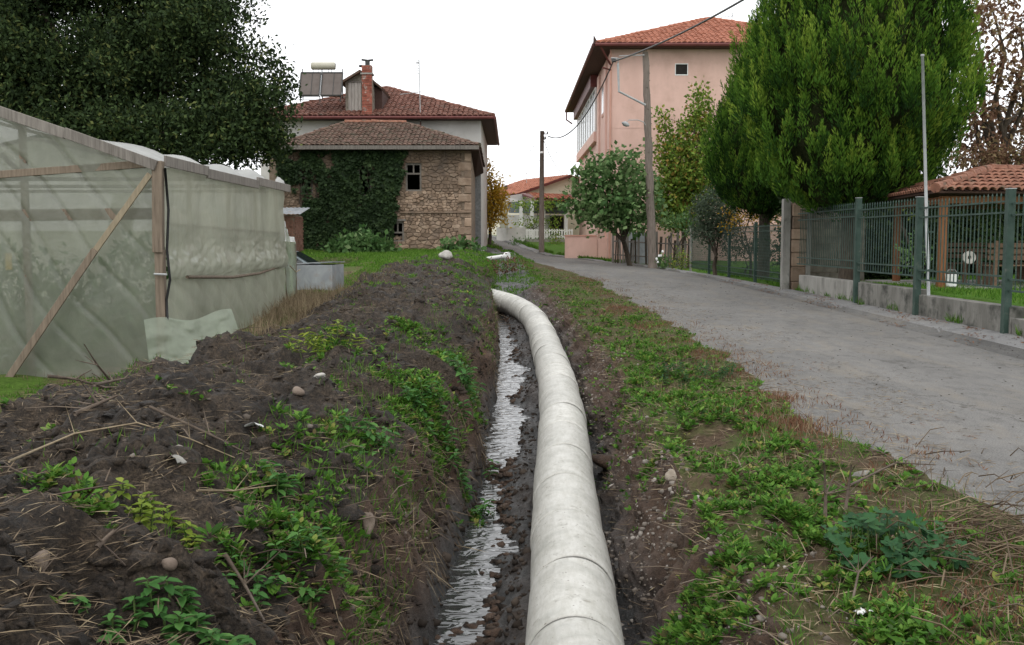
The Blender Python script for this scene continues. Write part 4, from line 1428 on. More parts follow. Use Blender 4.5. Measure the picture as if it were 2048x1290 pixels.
for i in range(4):
    a, b_ = px0 + (px1 - px0) * i / 4, px0 + (px1 - px0) * (i + 1) / 4
    LB(mbs).bx(a + .006, b_ - .006, DY - .06 + .008 * (i % 2), DY - .01, pz0, pz1).build('plank', M['door_wood'], dm)
LB(mbs).bx(px0 - .06, px1 + .04, DY - .075, DY - .005, pz1 + .002, pz1 + .08).build('door_head', M['old_wood'], dm)
cx0, cx1 = at(725, 200, 46.3).x, at(745, 200, 46.3).x
cz0, cz1 = at(735, 236, 46.3).z, at(735, 131, 46.3).z
cb = LB(mbs)
cb.bx(cx0 + .015, cx1 - .015, 46.115, 46.58, cz0, cz1 - .01)
chm = cb.build('chimney', M['mortar'], mh)
zz, r = cz0, 0
base_me = {}
while zz < cz1 - .03:
    h = .062
    wv_ = cx1 - cx0
    cutsx = [0, .5, 1] if r % 2 == 0 else [0, .25, .75, 1]
    for a, b_ in zip(cutsx[:-1], cutsx[1:]):
        k = round(b_ - a, 2)
        if k not in base_me:
            q = MB().bx(-wv_ * k / 2 + .006, wv_ * k / 2 - .006, 0, .1, 0, h)
            me = bpy.data.meshes.new('brick'); me.from_pydata(q.v, [], q.f); me.materials.append(M['brick']); base_me[k] = me
        link('brick', base_me[k], chm, (cx0 + wv_ * (a + b_) / 2 - mbs[0], 46.1 - mbs[1] + rnd.uniform(-.006, .006), zz - mbs[2]))
    zz += .078; r += 1
LB(mbs).bx(cx0 - .05, cx1 + .05, 46.06, 46.62, at(735, 150, 46.3).z, at(735, 147, 46.3).z).build('chimney_band', M['concrete'], chm)
fl = LB(mbs)
fl.tube([(cx0 + .24, 46.35, cz1 - .02), (cx0 + .24, 46.35, cz1 + .2)], .11, 10)
fl.build('flue', M['dark_metal'], chm)
LB(mbs).tube([(cx0 - .02, 46.3, cz1 + .26), (cx0 + .26, 46.3, cz1 + .22), (cx1 + .05, 46.3, cz1 + .25)], .05, 6).build('cowl', M['dark_metal'], chm)
LB(mbs).tube([(cx0 + .02, 46.2, cz1 - .04), (cx0 - .12, 46.2, cz1 - .04)], .06, 8).build('stub', M['dark_metal'], chm)

# solar water heater on its stand
SYY = 46.5
sh_o = at(640, 200, SYY)
sol = empty('solar_heater', tuple(sh_o), 0, 'solar water heater with two flat panels and round tank on the red roof', 'solar heater')
M['panel'] = surf('solar_absorber', [(.3, (.115, .095, .085)), (.7, (.155, .132, .12))], scale=2, rough=.6, bump=0, spec=.1)
M['tank'] = surf('tank_enamel', [(.3, (.40, .38, .30)), (.7, (.5, .48, .4))], scale=3, rough=.5, bump=0)
for a, b_ in ((600, 640), (643, 684)):
    xa, xb = at(a, 170, SYY).x, at(b_, 170, SYY).x
    zb, zt = at(620, 192, SYY).z, at(620, 143, SYY).z
    f = LB(sh_o)
    f.add([(xa, SYY - .25, zb), (xb, SYY - .25, zb), (xb, SYY + .3, zt), (xa, SYY + .3, zt), (xa, SYY - .17, zb - .06), (xb, SYY - .17, zb - .06), (xb, SYY + .38, zt - .06), (xa, SYY + .38, zt - .06)],
          [(0, 1, 2, 3), (7, 6, 5, 4), (0, 4, 5, 1), (1, 5, 6, 2), (2, 6, 7, 3), (3, 7, 4, 0)])
    o = f.build('panel', M['panel'], sol)
    g = LB(sh_o)
    A, Bq, Cq, Dq = Vector((xa, SYY - .26, zb)), Vector((xb, SYY - .26, zb)), Vector((xb, SYY + .29, zt)), Vector((xa, SYY + .29, zt))
    for p, q in ((A, Bq), (Bq, Cq), (Cq, Dq), (Dq, A)): g.beam(p, q, .05, .05)
    g.build('frame', M['dark_metal'], o)
    m0, m1 = A.lerp(Bq, .58), Dq.lerp(Cq, .58)
    LB(sh_o).beam(m0, m1, .025, .02).build('rib', M['dark_metal'], o)
zt_ = at(640, 129, SYY).z
xa, xb = at(619, 129, SYY).x, at(668, 129, SYY).x
LB(sh_o).tube([(xa, SYY + .4, zt_), (xa + .04, SYY + .4, zt_), (xb - .04, SYY + .4, zt_), (xb, SYY + .4, zt_)], [.13, .175, .175, .13], 20).build('tank', M['tank'], sol, smooth=True)
for px_ in (602, 641, 682):
    X = at(px_, 170, SYY).x
    LB(sh_o).beam((X, SYY - .2, at(640, 193, SYY).z), (X, SYY - .2, sh_o.z - .12), .04, .04).build('leg', M['dark_metal'], sol)
    LB(sh_o).beam((X, SYY + .42, zt_ - .12), (X, SYY + .42, sh_o.z + .1), .04, .04).build('leg', M['dark_metal'], sol)
for px_ in (624, 634, 655, 661):
    X = at(px_, 170, SYY).x
    LB(sh_o).tube([(X, SYY + .38, zt_ - .1), (X, SYY + .32, at(640, 144, SYY).z)], .012, 5).build('feed_pipe', M['dark_metal'], sol)
LB(sh_o).beam((at(598, 201, SYY).x, SYY - .2, at(598, 201, SYY).z), (at(686, 201, SYY).x, SYY - .2, at(686, 201, SYY).z), .03, .03).build('rail', M['dark_metal'], sol)


def antenna(pbase, ptop_, label, booms):
    a = empty('roof_antenna', tuple(pbase), 0, label, 'antenna')
    LB(pbase).tube([pbase, ptop_], .022, 6).build('mast', M['steel_pole'], a)
    for (z, l, n_, dl) in booms:
        c = pbase.lerp(ptop_, z)
        bo = LB(pbase).tube([c + Vector((-l * .9, 0, -.12 * l)), c + Vector((l * .1, 0, 0))], .015, 5).build('boom', M['steel_pole'], a)
        g = LB(pbase)
        for i in range(n_):
            q = c + Vector((-l * .9 * i / max(1, n_ - 1), 0, -.12 * l * i / max(1, n_ - 1)))
            g.tube([q + Vector((0, -dl, 0)), q + Vector((0, dl, 0))], .008, 4)
        g.build('element', M['steel_pole'], bo)
    return a


an = antenna(at(841, 243, 46.3), at(838, 116, 46.3), 'thin television mast with two aerials on the red roof edge', [(.47, 1.0, 8, .2), (.93, .16, 5, .2)])
for i in range(6):
    p = at(838, 122 + i * 5, 46.3)
    LB(at(841, 243, 46.3)).tube([p + Vector((-.12, 0, .02)), p + Vector((.03, 0, 0))], .014, 4).build('dipole', M['steel_pole'], an)

# ------------------------------------------------------------------ pink three-storey building
PY = 50.0
pxl, pxr, pzt, pzb = at(1222, 300, PY).x, 17.0, at(1300, 96, PY).z, EYE - 1.5
pb = (pxl, PY, pzb)
pk = empty('pink_building', pb, 0, 'three-storey pink rendered building with an orange tiled hip roof', 'building')
ph = hole(1350, 1376, 127, 151, PY)
w_ = LB(pb)
wall_front(w_, pxl, pxr, pzb, pzt, PY, PY + .35, [ph])
w_.bx(pxl, pxl + .3, PY + .35, PY + 23, pzb, pzt)
w_.bx(pxr - .3, pxr, PY + .35, PY + 23, pzb, pzt)
w_.bx(pxl + .3, pxr - .3, PY + 22.7, PY + 23, pzb, pzt)
w_.build('wall', M['pink'], pk)
f = LB(pb)
xa, xb, za, zb = ph
f.bx(xa, xa + .04, PY - .02, PY + .08, za, zb); f.bx(xb - .04, xb, PY - .02, PY + .08, za, zb); f.bx(xa + .04, xb - .04, PY - .02, PY + .08, zb - .04, zb); f.bx(xa + .04, xb - .04, PY - .02, PY + .08, za, za + .05)
wo_ = f.build('window', M['white_paint'], pk)
M['glass_dark'] = surf('window_glass', [(.3, (.03, .034, .036)), (.7, (.045, .05, .052))], scale=1, rough=.1, bump=0, spec=.6)
M['glass_pale'] = surf('pale_glass', [(.3, (.17, .19, .20)), (.7, (.30, .325, .34))], scale=1.5, rough=.12, bump=0, spec=.8)  # paler blue-grey than the dark glass
LB(pb).bx(xa + .04, xb - .04, PY + .03, PY + .045, za + .05, zb - .04).build('pane', M['dark'], wo_)
# storey band on the front
LB(pb).bx(pxl, pxr, PY - .012, PY - .002, at(1300, 255, PY).z - .03, at(1300, 255, PY).z + .03).build('storey_band', M['pink'], pk)
# pilasters and recesses on the street side
for (y0, y1) in ((50.05, 50.5), (52.2, 53.2), (56.2, 57.4)):
    LB(pb).bx(pxl - .10, pxl - .003, y0, y1, pzb, pzt - .3).build('pilaster', M['pink'], pk)
for (y0, y1, z0_, z1_) in ((53.6, 55.0, 8.2, 9.9), (53.6, 55.8, 3.8, 5.9)):
    w = LB(pb).bx(pxl - .04, pxl - .002, y0, y1, z0_, z1_).build('window', M['pink_trim'], pk)
    LB(pb).bx(pxl - .05, pxl - .042, y0 + .15, y1 - .15, z0_ + .15, z1_ - .15).build('pane', M['glass_dark'], w)
# glazed upper bay with a dark red panel above it
by0, by1 = 57.6, 73
LB(pb).bx(pxl - .25, pxl - .003, by0, by1, 7.2, 7.75).build('bay_sill', M['pink'], pk)
LB(pb).bx(pxl - .45, pxl - .003, by0, by1 + .3, 10.25, 11.25).build('bay_panel', M['maroon'], pk)
for i in range(4):
    y0, y1 = by0 + (by1 - by0) * i / 4, by0 + (by1 - by0) * (i + 1) / 4
    w = LB(pb)
    w.bx(pxl - .2, pxl - .1, y0, y0 + .12, 7.76, 10.24); w.bx(pxl - .2, pxl - .1, y1 - .12, y1, 7.76, 10.24)
    w.bx(pxl - .2, pxl - .1, y0 + .12, y1 - .12, 7.76, 7.86); w.bx(pxl - .2, pxl - .1, y0 + .12, y1 - .12, 10.14, 10.24); w.bx(pxl - .19, pxl - .11, (y0 + y1) / 2 - .05, (y0 + y1) / 2 + .05, 7.86, 10.14)
    w = w.build('bay_window', M['white_paint'], pk)
    LB(pb).bx(pxl - .155, pxl - .145, y0 + .1, y1 - .1, 7.85, 10.15).build('pane', M['glass_pale'], w)
# roof
qx0, qx1, qy0, qy1 = at(1190, 84, 49.3).x, 17.6, 49.3, 74.4
qz = at(1190, 86, 49.3).z
apx = (qx0 + qx1) / 2
hd = apx - qx0
ap0, ap1 = Vector((apx, qy0 + hd, at(1410, 37, qy0 + hd).z)), Vector((apx, qy1 - hd, at(1410, 37, qy0 + hd).z))
c0, c1, c2, c3 = Vector((qx0, qy0, qz)), Vector((qx1, qy0, qz)), Vector((qx1, qy1, qz)), Vector((qx0, qy1, qz))
d_ = LB(pb)
for P in ([c0, c1, ap0], [c1, c2, ap1, ap0], [c2, c3, ap1], [c3, c0, ap0, ap1]):
    roof_deck(d_, P, .05)
prf = d_.build('roof', M['soffit'], pk)
t_ = LB(pb)
tile_roof(t_, [c0, c1, ap0], .26, .36, .06, 15)
tile_roof(t_, [c3, c0, ap0, ap1], .26, .36, .06, 16, 3)
ridge_caps(t_, c0, ap0, .11, .4, 17); ridge_caps(t_, c1, ap0, .11, .4, 18)
tag(t_.build('roof_tile', M['tile_new'], prf), kind='stuff')
LB(pb).bx(qx0, qx1, qy0, PY - .002, qz - .17, qz - .13).build('soffit', M['soffit'], pk)
LB(pb).bx(qx0, pxl - .002, PY, qy1, qz - .17, qz - .13).build('soffit', M['soffit'], pk)
LB(pb).tube([c0 + Vector((0, -.07, -.08)), c1 + Vector((0, -.07, -.08))], .09, 8).build('gutter', M['maroon'], pk)
LB(pb).tube([c0 + Vector((-.07, 0, -.08)), c3 + Vector((-.07, 0, -.08))], .09, 8).build('gutter', M['maroon'], pk)
LB(pb).tube([(qx0 - .05, qy1 - .5, qz - .2), (qx0 - .05, qy1 - .5, qz - .75), (pxl - .5, qy1 - .5, qz - 1.05)], .06, 6).build('drain_pipe', M['maroon'], pk)
LB(pb).tube([(pxl - .05, PY - .08, qz - .2), (pxl - .05, PY - .08, pzb + .4)], .05, 8).build('drain_pipe', M['pink_trim'], pk)
LB(pb).tube([c0 + Vector((.25, 0, -.12)), (pxl - .05, PY - .08, qz - .95)], .05, 8).build('drain_pipe', M['maroon'], pk)
LB(pb).tube([at(1205, 135, 49.7), at(1222, 140, 49.9)], .04, 6).build('stay', M['maroon'], pk)
LB(pb).add([c0 + Vector((-.1, -.1, -.1)), c0 + Vector((.15, -.05, .0)), c0 + Vector((-.08, -.1, .38)), c0 + Vector((-.05, .15, 0))], [(0, 1, 2), (1, 3, 2), (3, 0, 2), (0, 3, 1)]).build('corner_horn', M['soffit'], pk)
antenna(at(1463, 52, 57), at(1465, 25, 57), 'small aerial on the orange roof beside the cypress', [(.75, .7, 4, .25), (.4, .4, 3, .2)])
# low pink wall beside it
lw0, lw1 = at(1130, 500, 52.2), at(1194, 500, 52.2)
lb_ = (lw0.x, 52.2, EYE - 1.2)
lw = empty('garden_wall', lb_, 0, 'low pink rendered wall standing at the road edge by the pink building', 'wall')
LB(lb_).bx(lw0.x, lw1.x, 52.2, 52.42, EYE - 1.4, at(1160, 473, 52.2).z).build('panel', M['pink'], lw)
LB(lb_).bx(lw0.x - .03, lw1.x - .005, 52.17, 52.45, at(1160, 473, 52.2).z + .002, at(1160, 471, 52.2).z + .03).build('coping', M['pink_trim'], lw)
LB(lb_).bx(lw1.x, lw1.x + .55, 51.5, 52.2, EYE - 1.4, at(1160, 473, 52.2).z - .1).build('return', M['pink'], lw)

# ------------------------------------------------------------------ far white house with porch
fb = at(1040, 470, 73)
fh = empty('gabled_house', tuple(fb), 0, 'distant cream gabled house with an orange roof and shaded porch', 'house')
G0, Gp = at(1034, 385, 72), at(1134, 351, 74)
gd = Vector((Gp.x - G0.x, Gp.y - G0.y, 0))
G1 = Vector((Gp.x + gd.x, Gp.y + gd.y, G0.z))
rd = Vector((-gd.y, gd.x, 0)).normalized() * 6.5
zf = EYE - .4
w_ = LB(fb)
g0, g1, gp = G0 + gd * .06, G1 - gd * .06, Gp - Vector((0, 0, .12))
back = [p + rd for p in (g0, g1, gp)]
flo = lambda p: Vector((p.x, p.y, zf))
w_.add([flo(g0), flo(g1), g1, gp, g0, flo(back[0]), flo(back[1]), back[1], back[2], back[0]], [(0, 1, 2, 3, 4), (9, 8, 7, 6, 5), (0, 4, 9, 5), (1, 6, 7, 2)])
w_.build('wall', M['cream_wall'], fh)
ov = -rd * .06
d_ = LB(fb)
Pl = [G0 + rd + Vector((-.25, 0, -.12)), G0 + ov + Vector((-.25, 0, -.12)), Gp + ov, Gp + rd]
Pr = [G1 + ov + Vector((.25, 0, -.12)), G1 + rd + Vector((.25, 0, -.12)), Gp + rd, Gp + ov]
for P in (Pl, Pr): roof_deck(d_, P, .16)
frf = d_.build('roof', M['maroon'], fh)
t_ = LB(fb)
tile_roof(t_, Pl, .3, .42, .06, 25, 3); tile_roof(t_, Pr, .3, .42, .06, 26, 3)
tag(t_.build('roof_tile', M['tile_new'], frf), kind='stuff')
for (a, y, h) in ((1012, 385, .9), (1163, 372, 1.0)):
    LB(fb).bx(at(a, y, 76).x - .12, at(a, y, 76).x + .12, 75.9, 76.2, at(a, y, 76).z - .6, at(a, y, 76).z + h * .6).build('chimney', M['dark_metal'], fh)
# porch: tiled lean-to, dark awning, columns, parapet
q0, q1, q2, q3 = at(1072, 397, 68), at(1150, 399, 68.3), at(1150, 388, 71.8), at(1040, 386, 71.8)
d_ = LB(fb); roof_deck(d_, [q0, q1, q2, q3], .12)
pr_ = d_.build('porch_roof', M['maroon'], fh)
t_ = LB(fb); tile_roof(t_, [q0, q1, q2, q3], .3, .42, .06, 27, 3)
tag(t_.build('roof_tile', M['tile_new'], pr_), kind='stuff')
LB(fb).add([at(1008, 393, 70), at(1052, 386, 71.5), at(1052, 402, 71.5), at(1012, 404, 70)], [(0, 1, 2, 3)]).build('porch_beam', M['white_paint'], fh)
M['awning'] = surf('dark_awning', [(.3, (.085, .10, .10)), (.7, (.12, .14, .14))], scale=2, rough=.9, bump=.1)
LB(fb).add([at(1014, 404, 69.5), at(1135, 400, 69.5), at(1135, 428, 69.2), at(1018, 426, 69.2)], [(0, 1, 2, 3)]).build('awning', M['awning'], fh)
LB(fb).add([at(1014, 430, 71.6), at(1135, 430, 71.7), at(1135, 476, 71.7), at(1014, 476, 71.6)], [(0, 1, 2, 3)]).build('porch_wall', M['white_wall'], fh)
LB(fb).bx(at(1100, 440, 71).x, at(1128, 440, 71).x, 71.5, 71.58, at(1100, 470, 71).z, at(1100, 432, 71).z).build('door', M['dark'], fh)
for a in (1042, 1064, 1087, 1132):
    p = at(a, 470, 69)
    LB(fb).bx(p.x - .12, p.x + .12, 68.9, 69.14, p.z - .3, at(a, 402, 69).z).build('column', M['white_paint'], fh)
for (a, b_, c, d) in ((993, 1013, 454, 474), (1013, 1051, 455, 476)):
    LB(fb).bx(at(a, 460, 67).x, at(b_, 460, 67).x, 67 - (.4 if a > 1000 else 0), 67.3, at(a, d, 67).z - .3, at(a, c, 67).z).build('parapet', M['white_wall'], fh)
pf_b = at(1098, 478, 66)
pf = empty('picket_fence', tuple(pf_b), 0, 'short white picket fence in front of the far porch', 'fence')
for i in range(19):
    a = 1054 + 90 * i / 18
    p = at(a, 477, 66)
    LB(pf_b).bx(p.x - .045, p.x + .045, 65.98, 66.02, p.z, at(a, 458, 66).z).build('picket', M['white_paint'], pf)
for yy in (461, 473):
    LB(pf_b).bx(at(1052, yy, 66).x, at(1146, yy, 66).x, 66.03, 66.06, at(1052, yy, 66).z - .04, at(1052, yy, 66).z + .04).build('rail', M['white_paint'], pf)
LB(pf_b).bx(at(1050, 480, 66).x, at(1148, 480, 66).x, 65.9, 66.2, at(1100, 500, 66).z - .8, at(1052, 478, 66).z).build('plinth', M['concrete'], pf)
arch_b = at(1007, 455, 64)
ar = empty('film_tunnel_end', tuple(arch_b), 0, 'narrow pale plastic hoop cover standing left of the far porch', 'tunnel cover')
q = LB(arch_b)
pts = [at(1000, 456, 64), at(1001, 425, 64), at(1005, 408, 64), at(1011, 404, 64), at(1015, 412, 64), at(1016, 456, 64)]
q.add(pts + [p + Vector((0, 2.5, 0)) for p in pts], [(0, 1, 2, 3, 4, 5), (0, 6, 7, 1), (1, 7, 8, 2), (2, 8, 9, 3), (3, 9, 10, 4), (4, 10, 11, 5)])
q.build('cover', M['film_side'], ar)
antenna(at(1053, 366, 76), at(1053, 345, 76), 'faint aerial above the far orange roof', [(.95, .7, 5, .2)])

# ------------------------------------------------------------------ poles and cables
pbase = at(1305, 531, 43)
pbase.z = ground_z(pbase.x, 43) - .1
pt = at(1291, 104, 43)
up_ = empty('utility_pole', tuple(pbase), 0, 'tall rough wooden utility pole beside the pink building', 'utility pole')
pts = [pbase.lerp(pt, t) for t in np.linspace(0, 1, 22)]
rad = [.20 - .07 * i / 21 + .012 * math.sin(i * 2.3) for i in range(22)]
LB(pbase).tube([p + Vector((.015 * math.sin(i * 1.7), 0, 0)) for i, p in enumerate(pts)], rad, 10).build('shaft', M['pole_wood'], up_, smooth=True)
kn = None
for i in range(26):
    t = .12 + .85 * i / 26
    a = rnd.uniform(0, 6.28)
    r = .20 - .07 * t
    c = pbase.lerp(pt, t) + Vector((math.cos(a) * r, math.sin(a) * r, 0))
    LB(pbase).blob(c, .035, i, 1).build('knot', M['pole_wood'], up_)
LB(pbase).tube([at(1291, 210, 42.8), at(1238, 183, 42.6), at(1236, 130, 42.6), at(1237, 116, 42.6)], .05, 8).build('bracket', M['steel_pole'], up_)
LB(pbase).tube([at(1222, 116, 42.6), at(1238, 117, 42.6)], .03, 6).build('bracket', M['steel_pole'], up_)
LB(pbase).tube([at(1238, 112, 42.6), at(1289, 110, 42.9)], .02, 6).build('stay', M['steel_pole'], up_)
arm = LB(pbase).tube([at(1291, 250, 42.8), at(1287, 244, 42.7), at(1276, 240, 42.6), at(1258, 240, 42.5), at(1254, 243, 42.5)], .02, 6).build('lamp_arm', M['steel_pole'], up_)
hp0, hp1 = at(1244, 245, 42.4), at(1258, 251, 42.5)
lampo = LB(pbase)
lampo.tube([hp0, hp0.lerp(hp1, .3), hp0.lerp(hp1, .7), hp1], [.03, .10, .10, .05], 10)
lampo.build('lamp_head', M['steel_pole'], up_, smooth=True)
for k in range(3):
    LB(pbase).tube([at(1224 + 3 * k, 117, 42.6), at(1225 + 3 * k, 124, 42.55)], .035, 8).build('insulator', M['dark_metal'], up_)

fp0, fp1 = at(1083, 502, 57), at(1084, 262, 57)
fp0.z = ground_z(fp0.x, 57) - .1
fp = empty('utility_pole', tuple(fp0), 0, 'slim grey utility pole further up the road before the far porch', 'utility pole')
LB(fp0).tube([fp0, fp1], [.17, .115], 10).build('shaft', M['pole_wood'], fp, smooth=True)
LB(fp0).tube([fp0.lerp(fp1, .82), fp0.lerp(fp1, .835)], .14, 10).build('band', M['white_paint'], fp)
for (dy, l) in ((268, 12), (278, 8)):
    LB(fp0).beam(at(1084 - 2, dy, 57), at(1084 + l, dy, 57), .05, .05).build('cross_arm', M['dark_metal'], fp)
    for k in (4, l - 1):
        LB(fp0).tube([at(1084 + k, dy, 57), at(1084 + k, dy - 5, 57)], .04, 6).build('insulator', M['dark_metal'], fp)


def cable(p, q, sag, r, label, grp='overhead cables', name='overhead_cable', n=24):
    pts = []
    for i in range(n + 1):
        t = i / n
        v = p.lerp(q, t)
        v.z -= sag * 4 * t * (1 - t)
        pts.append(v)
    o = LB(p).tube(pts, r, 6).build(name, M['dark_metal'], None, smooth=True, loc=p)
    return tag(o, label, 'cable', grp)


cable(at(1226, 123, 42.55), at(1640, -95, 24), .25, .032, 'thick dark overhead cable running from the wooden pole bracket up past the cypress')
cable(at(1226, 124, 42.55), at(1096, 272, 57), 1.1, .03, 'thick dark overhead cable slung between the wooden pole and the far pole')
cable(at(1088, 282, 57), at(1127, 346, 72), .35, .016, 'thin cable dropping from the far pole to the gabled house roof')
cable(at(1080, 272, 57), at(985, 352, 66), .7, .010, 'thin cable falling left from the far pole behind the autumn tree')
cable(at(1086, 276, 57), at(1165, 330, 62), .35, .010, 'faint cable from the far pole to the pink building')
for k in range(4):
    cable(at(985, 276 + 9 * k, 140), at(1240, 282 + 9 * k, 150), 1.2, .016, 'faint distant power line beyond the far pole, ' + ['topmost', 'second from the top', 'third from the top', 'lowest'][k] + ' of four', 'distant power lines', 'power_line')

# flagpole by the railing
f0, f1 = at(1857, 600, 18.45), at(1845, 112, 18.45)
f0.z = ground_z(7.55, 18.45) + .35
f0.x = at(1857, 600, 18.45).x
fo = empty('flagpole', tuple(f0), 0, 'tall bare steel pole fixed against the green railing post', 'pole')
LB(f0).tube([f0, f1], [.03, .026], 10).build('shaft', M['steel_pole'], fo, smooth=True)
LB(f0).tube([f1, f1 + Vector((0, 0, .03))], .033, 10).build('cap', M['steel_pole'], fo)
for z_ in (.9, 1.6):
    LB(f0).box(f0 + Vector((0, .02, z_ - .4)), (.10, .1, .03)).build('clamp', M['green_paint'], fo)

# ------------------------------------------------------------------ plinth wall and railings on the right
RX = 7.72
pw_b = (RX, 12, EYE - 1.6)
pw = empty('plinth_wall', pw_b, 0, 'stained stepped concrete plinth wall carrying the green railing', 'wall')
segs = [(9.0, 12.0, .32), (12.05, 15.15, .42), (15.2, 18.75, at(1940, 600, 17).z), (18.8, 22.1, at(1790, 572, 20.2).z), (22.15, 26.5, at(1670, 557, 24).z)]
for i, (y0, y1, zt) in enumerate(segs):
    n = 14
    v = LB(pw_b)
    v.bx(RX - .12, RX + .13, y0, y1, EYE - 1.75, zt)
    o = v.build('wall_section', M['concrete' if i == 4 else 'plinth'], pw, bevel=.012)
rl_b = (RX, 12, EYE - 1.0)
rl = empty('railing', rl_b, 0, 'green painted steel railing of upright bars along the pavement', 'railing')
posts = [(12.0, .36), (15.3, .77), (18.7, .79), (22.0, .91)]
for (y, zt) in posts:
    zb = ground_z(RX - .2, y) - .05
    p = LB(rl_b).bx(RX - .20, RX - .085, y - .055, y + .055, zb, EYE + zt).build('post', M['green_paint'], rl, bevel=.006)
    LB(rl_b).bx(RX - .205, RX - .08, y - .06, y + .06, EYE + zt + .002, EYE + zt + .014).build('cap', M['steel_pole'], p)
bars = {}
for (ya, yb, dz) in ((12.06, 15.24, -.04), (15.36, 18.64, 0), (18.76, 21.94, .06), (22.06, 26.6, .10)):
    for h in (.59, .42, -.56, -.73):
        LB(rl_b).bx(RX - .155, RX - .125, ya, yb, EYE + h + dz - .014, EYE + h + dz + .014).build('rail', M['green_paint'], rl)
    n = int(round((yb - ya) / .142))
    if 'm' not in bars:
        q = MB()
        q.tube([(0, 0, -.75), (0, 0, .66)], .011, 5).tube([(0, 0, .66), (0, 0, .69), (0, 0, .735)], [.011, .015, .001], 5)
        me = bpy.data.meshes.new('bar'); me.from_pydata(q.v, [], q.f); me.materials.append(M['green_paint']); bars['m'] = me
    for i in range(1, n):
        y = ya + (yb - ya) * i / n
        link('bar', bars['m'], rl, (-.118, y - rl_b[1], EYE + dz - rl_b[2]))
# mesh fence further along
mf_b = (7.66, 27.9, ground_z(7.66, 28))
mf = empty('mesh_fence', mf_b, 0, 'green metal mesh fence with slim posts leading up towards the wooden pole', 'fence')
mp = [42.9, 38.9, 35.3, 31.5]
for y in mp:
    g = ground_z(7.66, y)
    LB(mf_b).bx(7.61, 7.70, y - .045, y + .045, g - .1, EYE + .56 - (y - 31.5) * .006).build('post', M['concrete' if y > 42 else 'green_paint'], mf)
yy = [27.9] + mp[::-1]
for a, b_ in zip(yy[:-1], yy[1:]):
    for h in (.42, .27, -.95, -1.12):
        LB(mf_b).bx(7.645, 7.665, a + .05, b_ - .05, EYE + h - .012, EYE + h + .012).build('rail', M['green_paint'], mf)
    q = LB(mf_b)
    y = a + .09
    while y < b_ - .05:
        q.bx(7.666, 7.674, y - .005, y + .005, EYE - 1.2, EYE + .46)
        y += .075
    z = EYE - 1.2
    while z < EYE + .45:
        q.bx(7.675, 7.681, a + .05, b_ - .05, z - .004, z + .004); z += .09
    tag(q.build('mesh_panel', M['green_paint'], mf), kind='stuff')
# gate pillars
gp_x = at(1571, 500, 27.3).x
gb = on_ground(gp_x, 27.3)
cp = empty('concrete_post', tuple(gb), 0, 'upright grey concrete gate post, left of the stone pillar', 'post')
LB(gb).bx(gp_x - .10, gp_x + .10, 27.2, 27.42, gb.z - .1, at(1571, 398, 27.3).z).build('shaft', M['concrete'], cp, bevel=.012)
spx = at(1595, 500, 27.35).x
sb = on_ground(spx, 27.35)
spl = empty('stone_pillar', tuple(sb), 0, 'square brown stone gate pillar under the cypress', 'pillar')
z = sb.z - .1
zt = at(1595, 402, 27.4).z
core = LB(sb).bx(spx - .17, spx + .17, 27.22, 27.56, z, zt - .02).build('core', M['mortar'], spl)
i = 0
while z < zt - .1:
    h = rnd.uniform(.26, .42)
    h = min(h, zt - z)
    LB(sb).bx(spx - .2 + rnd.uniform(-.015, .015), spx + .2 + rnd.uniform(-.015, .015), 27.17 + rnd.uniform(-.01, .02), 27.6, z + .012, z + h).build('stone', M['stone'], spl, bevel=.03)
    z += h; i += 1
p2x = at(1614, 500, 27.3).x
p2b = on_ground(p2x, 27.3)
cp2 = empty('concrete_post', tuple(p2b), 0, 'thin pale concrete post, right of the stone pillar', 'post')
LB(p2b).bx(p2x - .06, p2x + .06, 27.15, 27.3, p2b.z - .1, at(1614, 398, 27.3).z).build('shaft', M['concrete'], cp2, bevel=.01)
# block wall behind the first railing bay
bwx0, bwx1, bwz = 8.2, 9.75, at(1660, 404, 27.6).z
bwb = on_ground(8.9, 27.7)
bw = empty('block_wall', tuple(bwb), 0, 'weathered grey block wall behind the railing, right of the stone pillar', 'wall')
LB(bwb).bx(bwx0, bwx1, 27.72, 27.95, bwb.z - .1, bwz - .01).build('core', M['mortar'], bw)
z, r = bwb.z - .05, 0
while z < bwz - .1:
    x = bwx0 - (.2 if r % 2 else 0)
    while x < bwx1 - .05:
        a, b_ = max(x, bwx0), min(x + .4, bwx1)
        if b_ - a > .08: LB(bwb).bx(a + .008, b_ - .008, 27.68 + rnd.uniform(-.01, .012), 27.74, z + .008, min(z + .2, bwz) - .006).build('block', M['block'], bw)
        x += .4
    z += .2; r += 1
nb = at(1688, 465, 27.6)
no = empty('notice_plate', tuple(nb), 0, 'small pale enamel plate fixed on the grey block wall', 'plate')
MB().box((0, .02, 0), (.075, .012, .20)).build('plate', M['white_paint'], no)
MB().box((0, .012, .03), (.05, .004, .09)).build('face', M['glass_pale'], no)

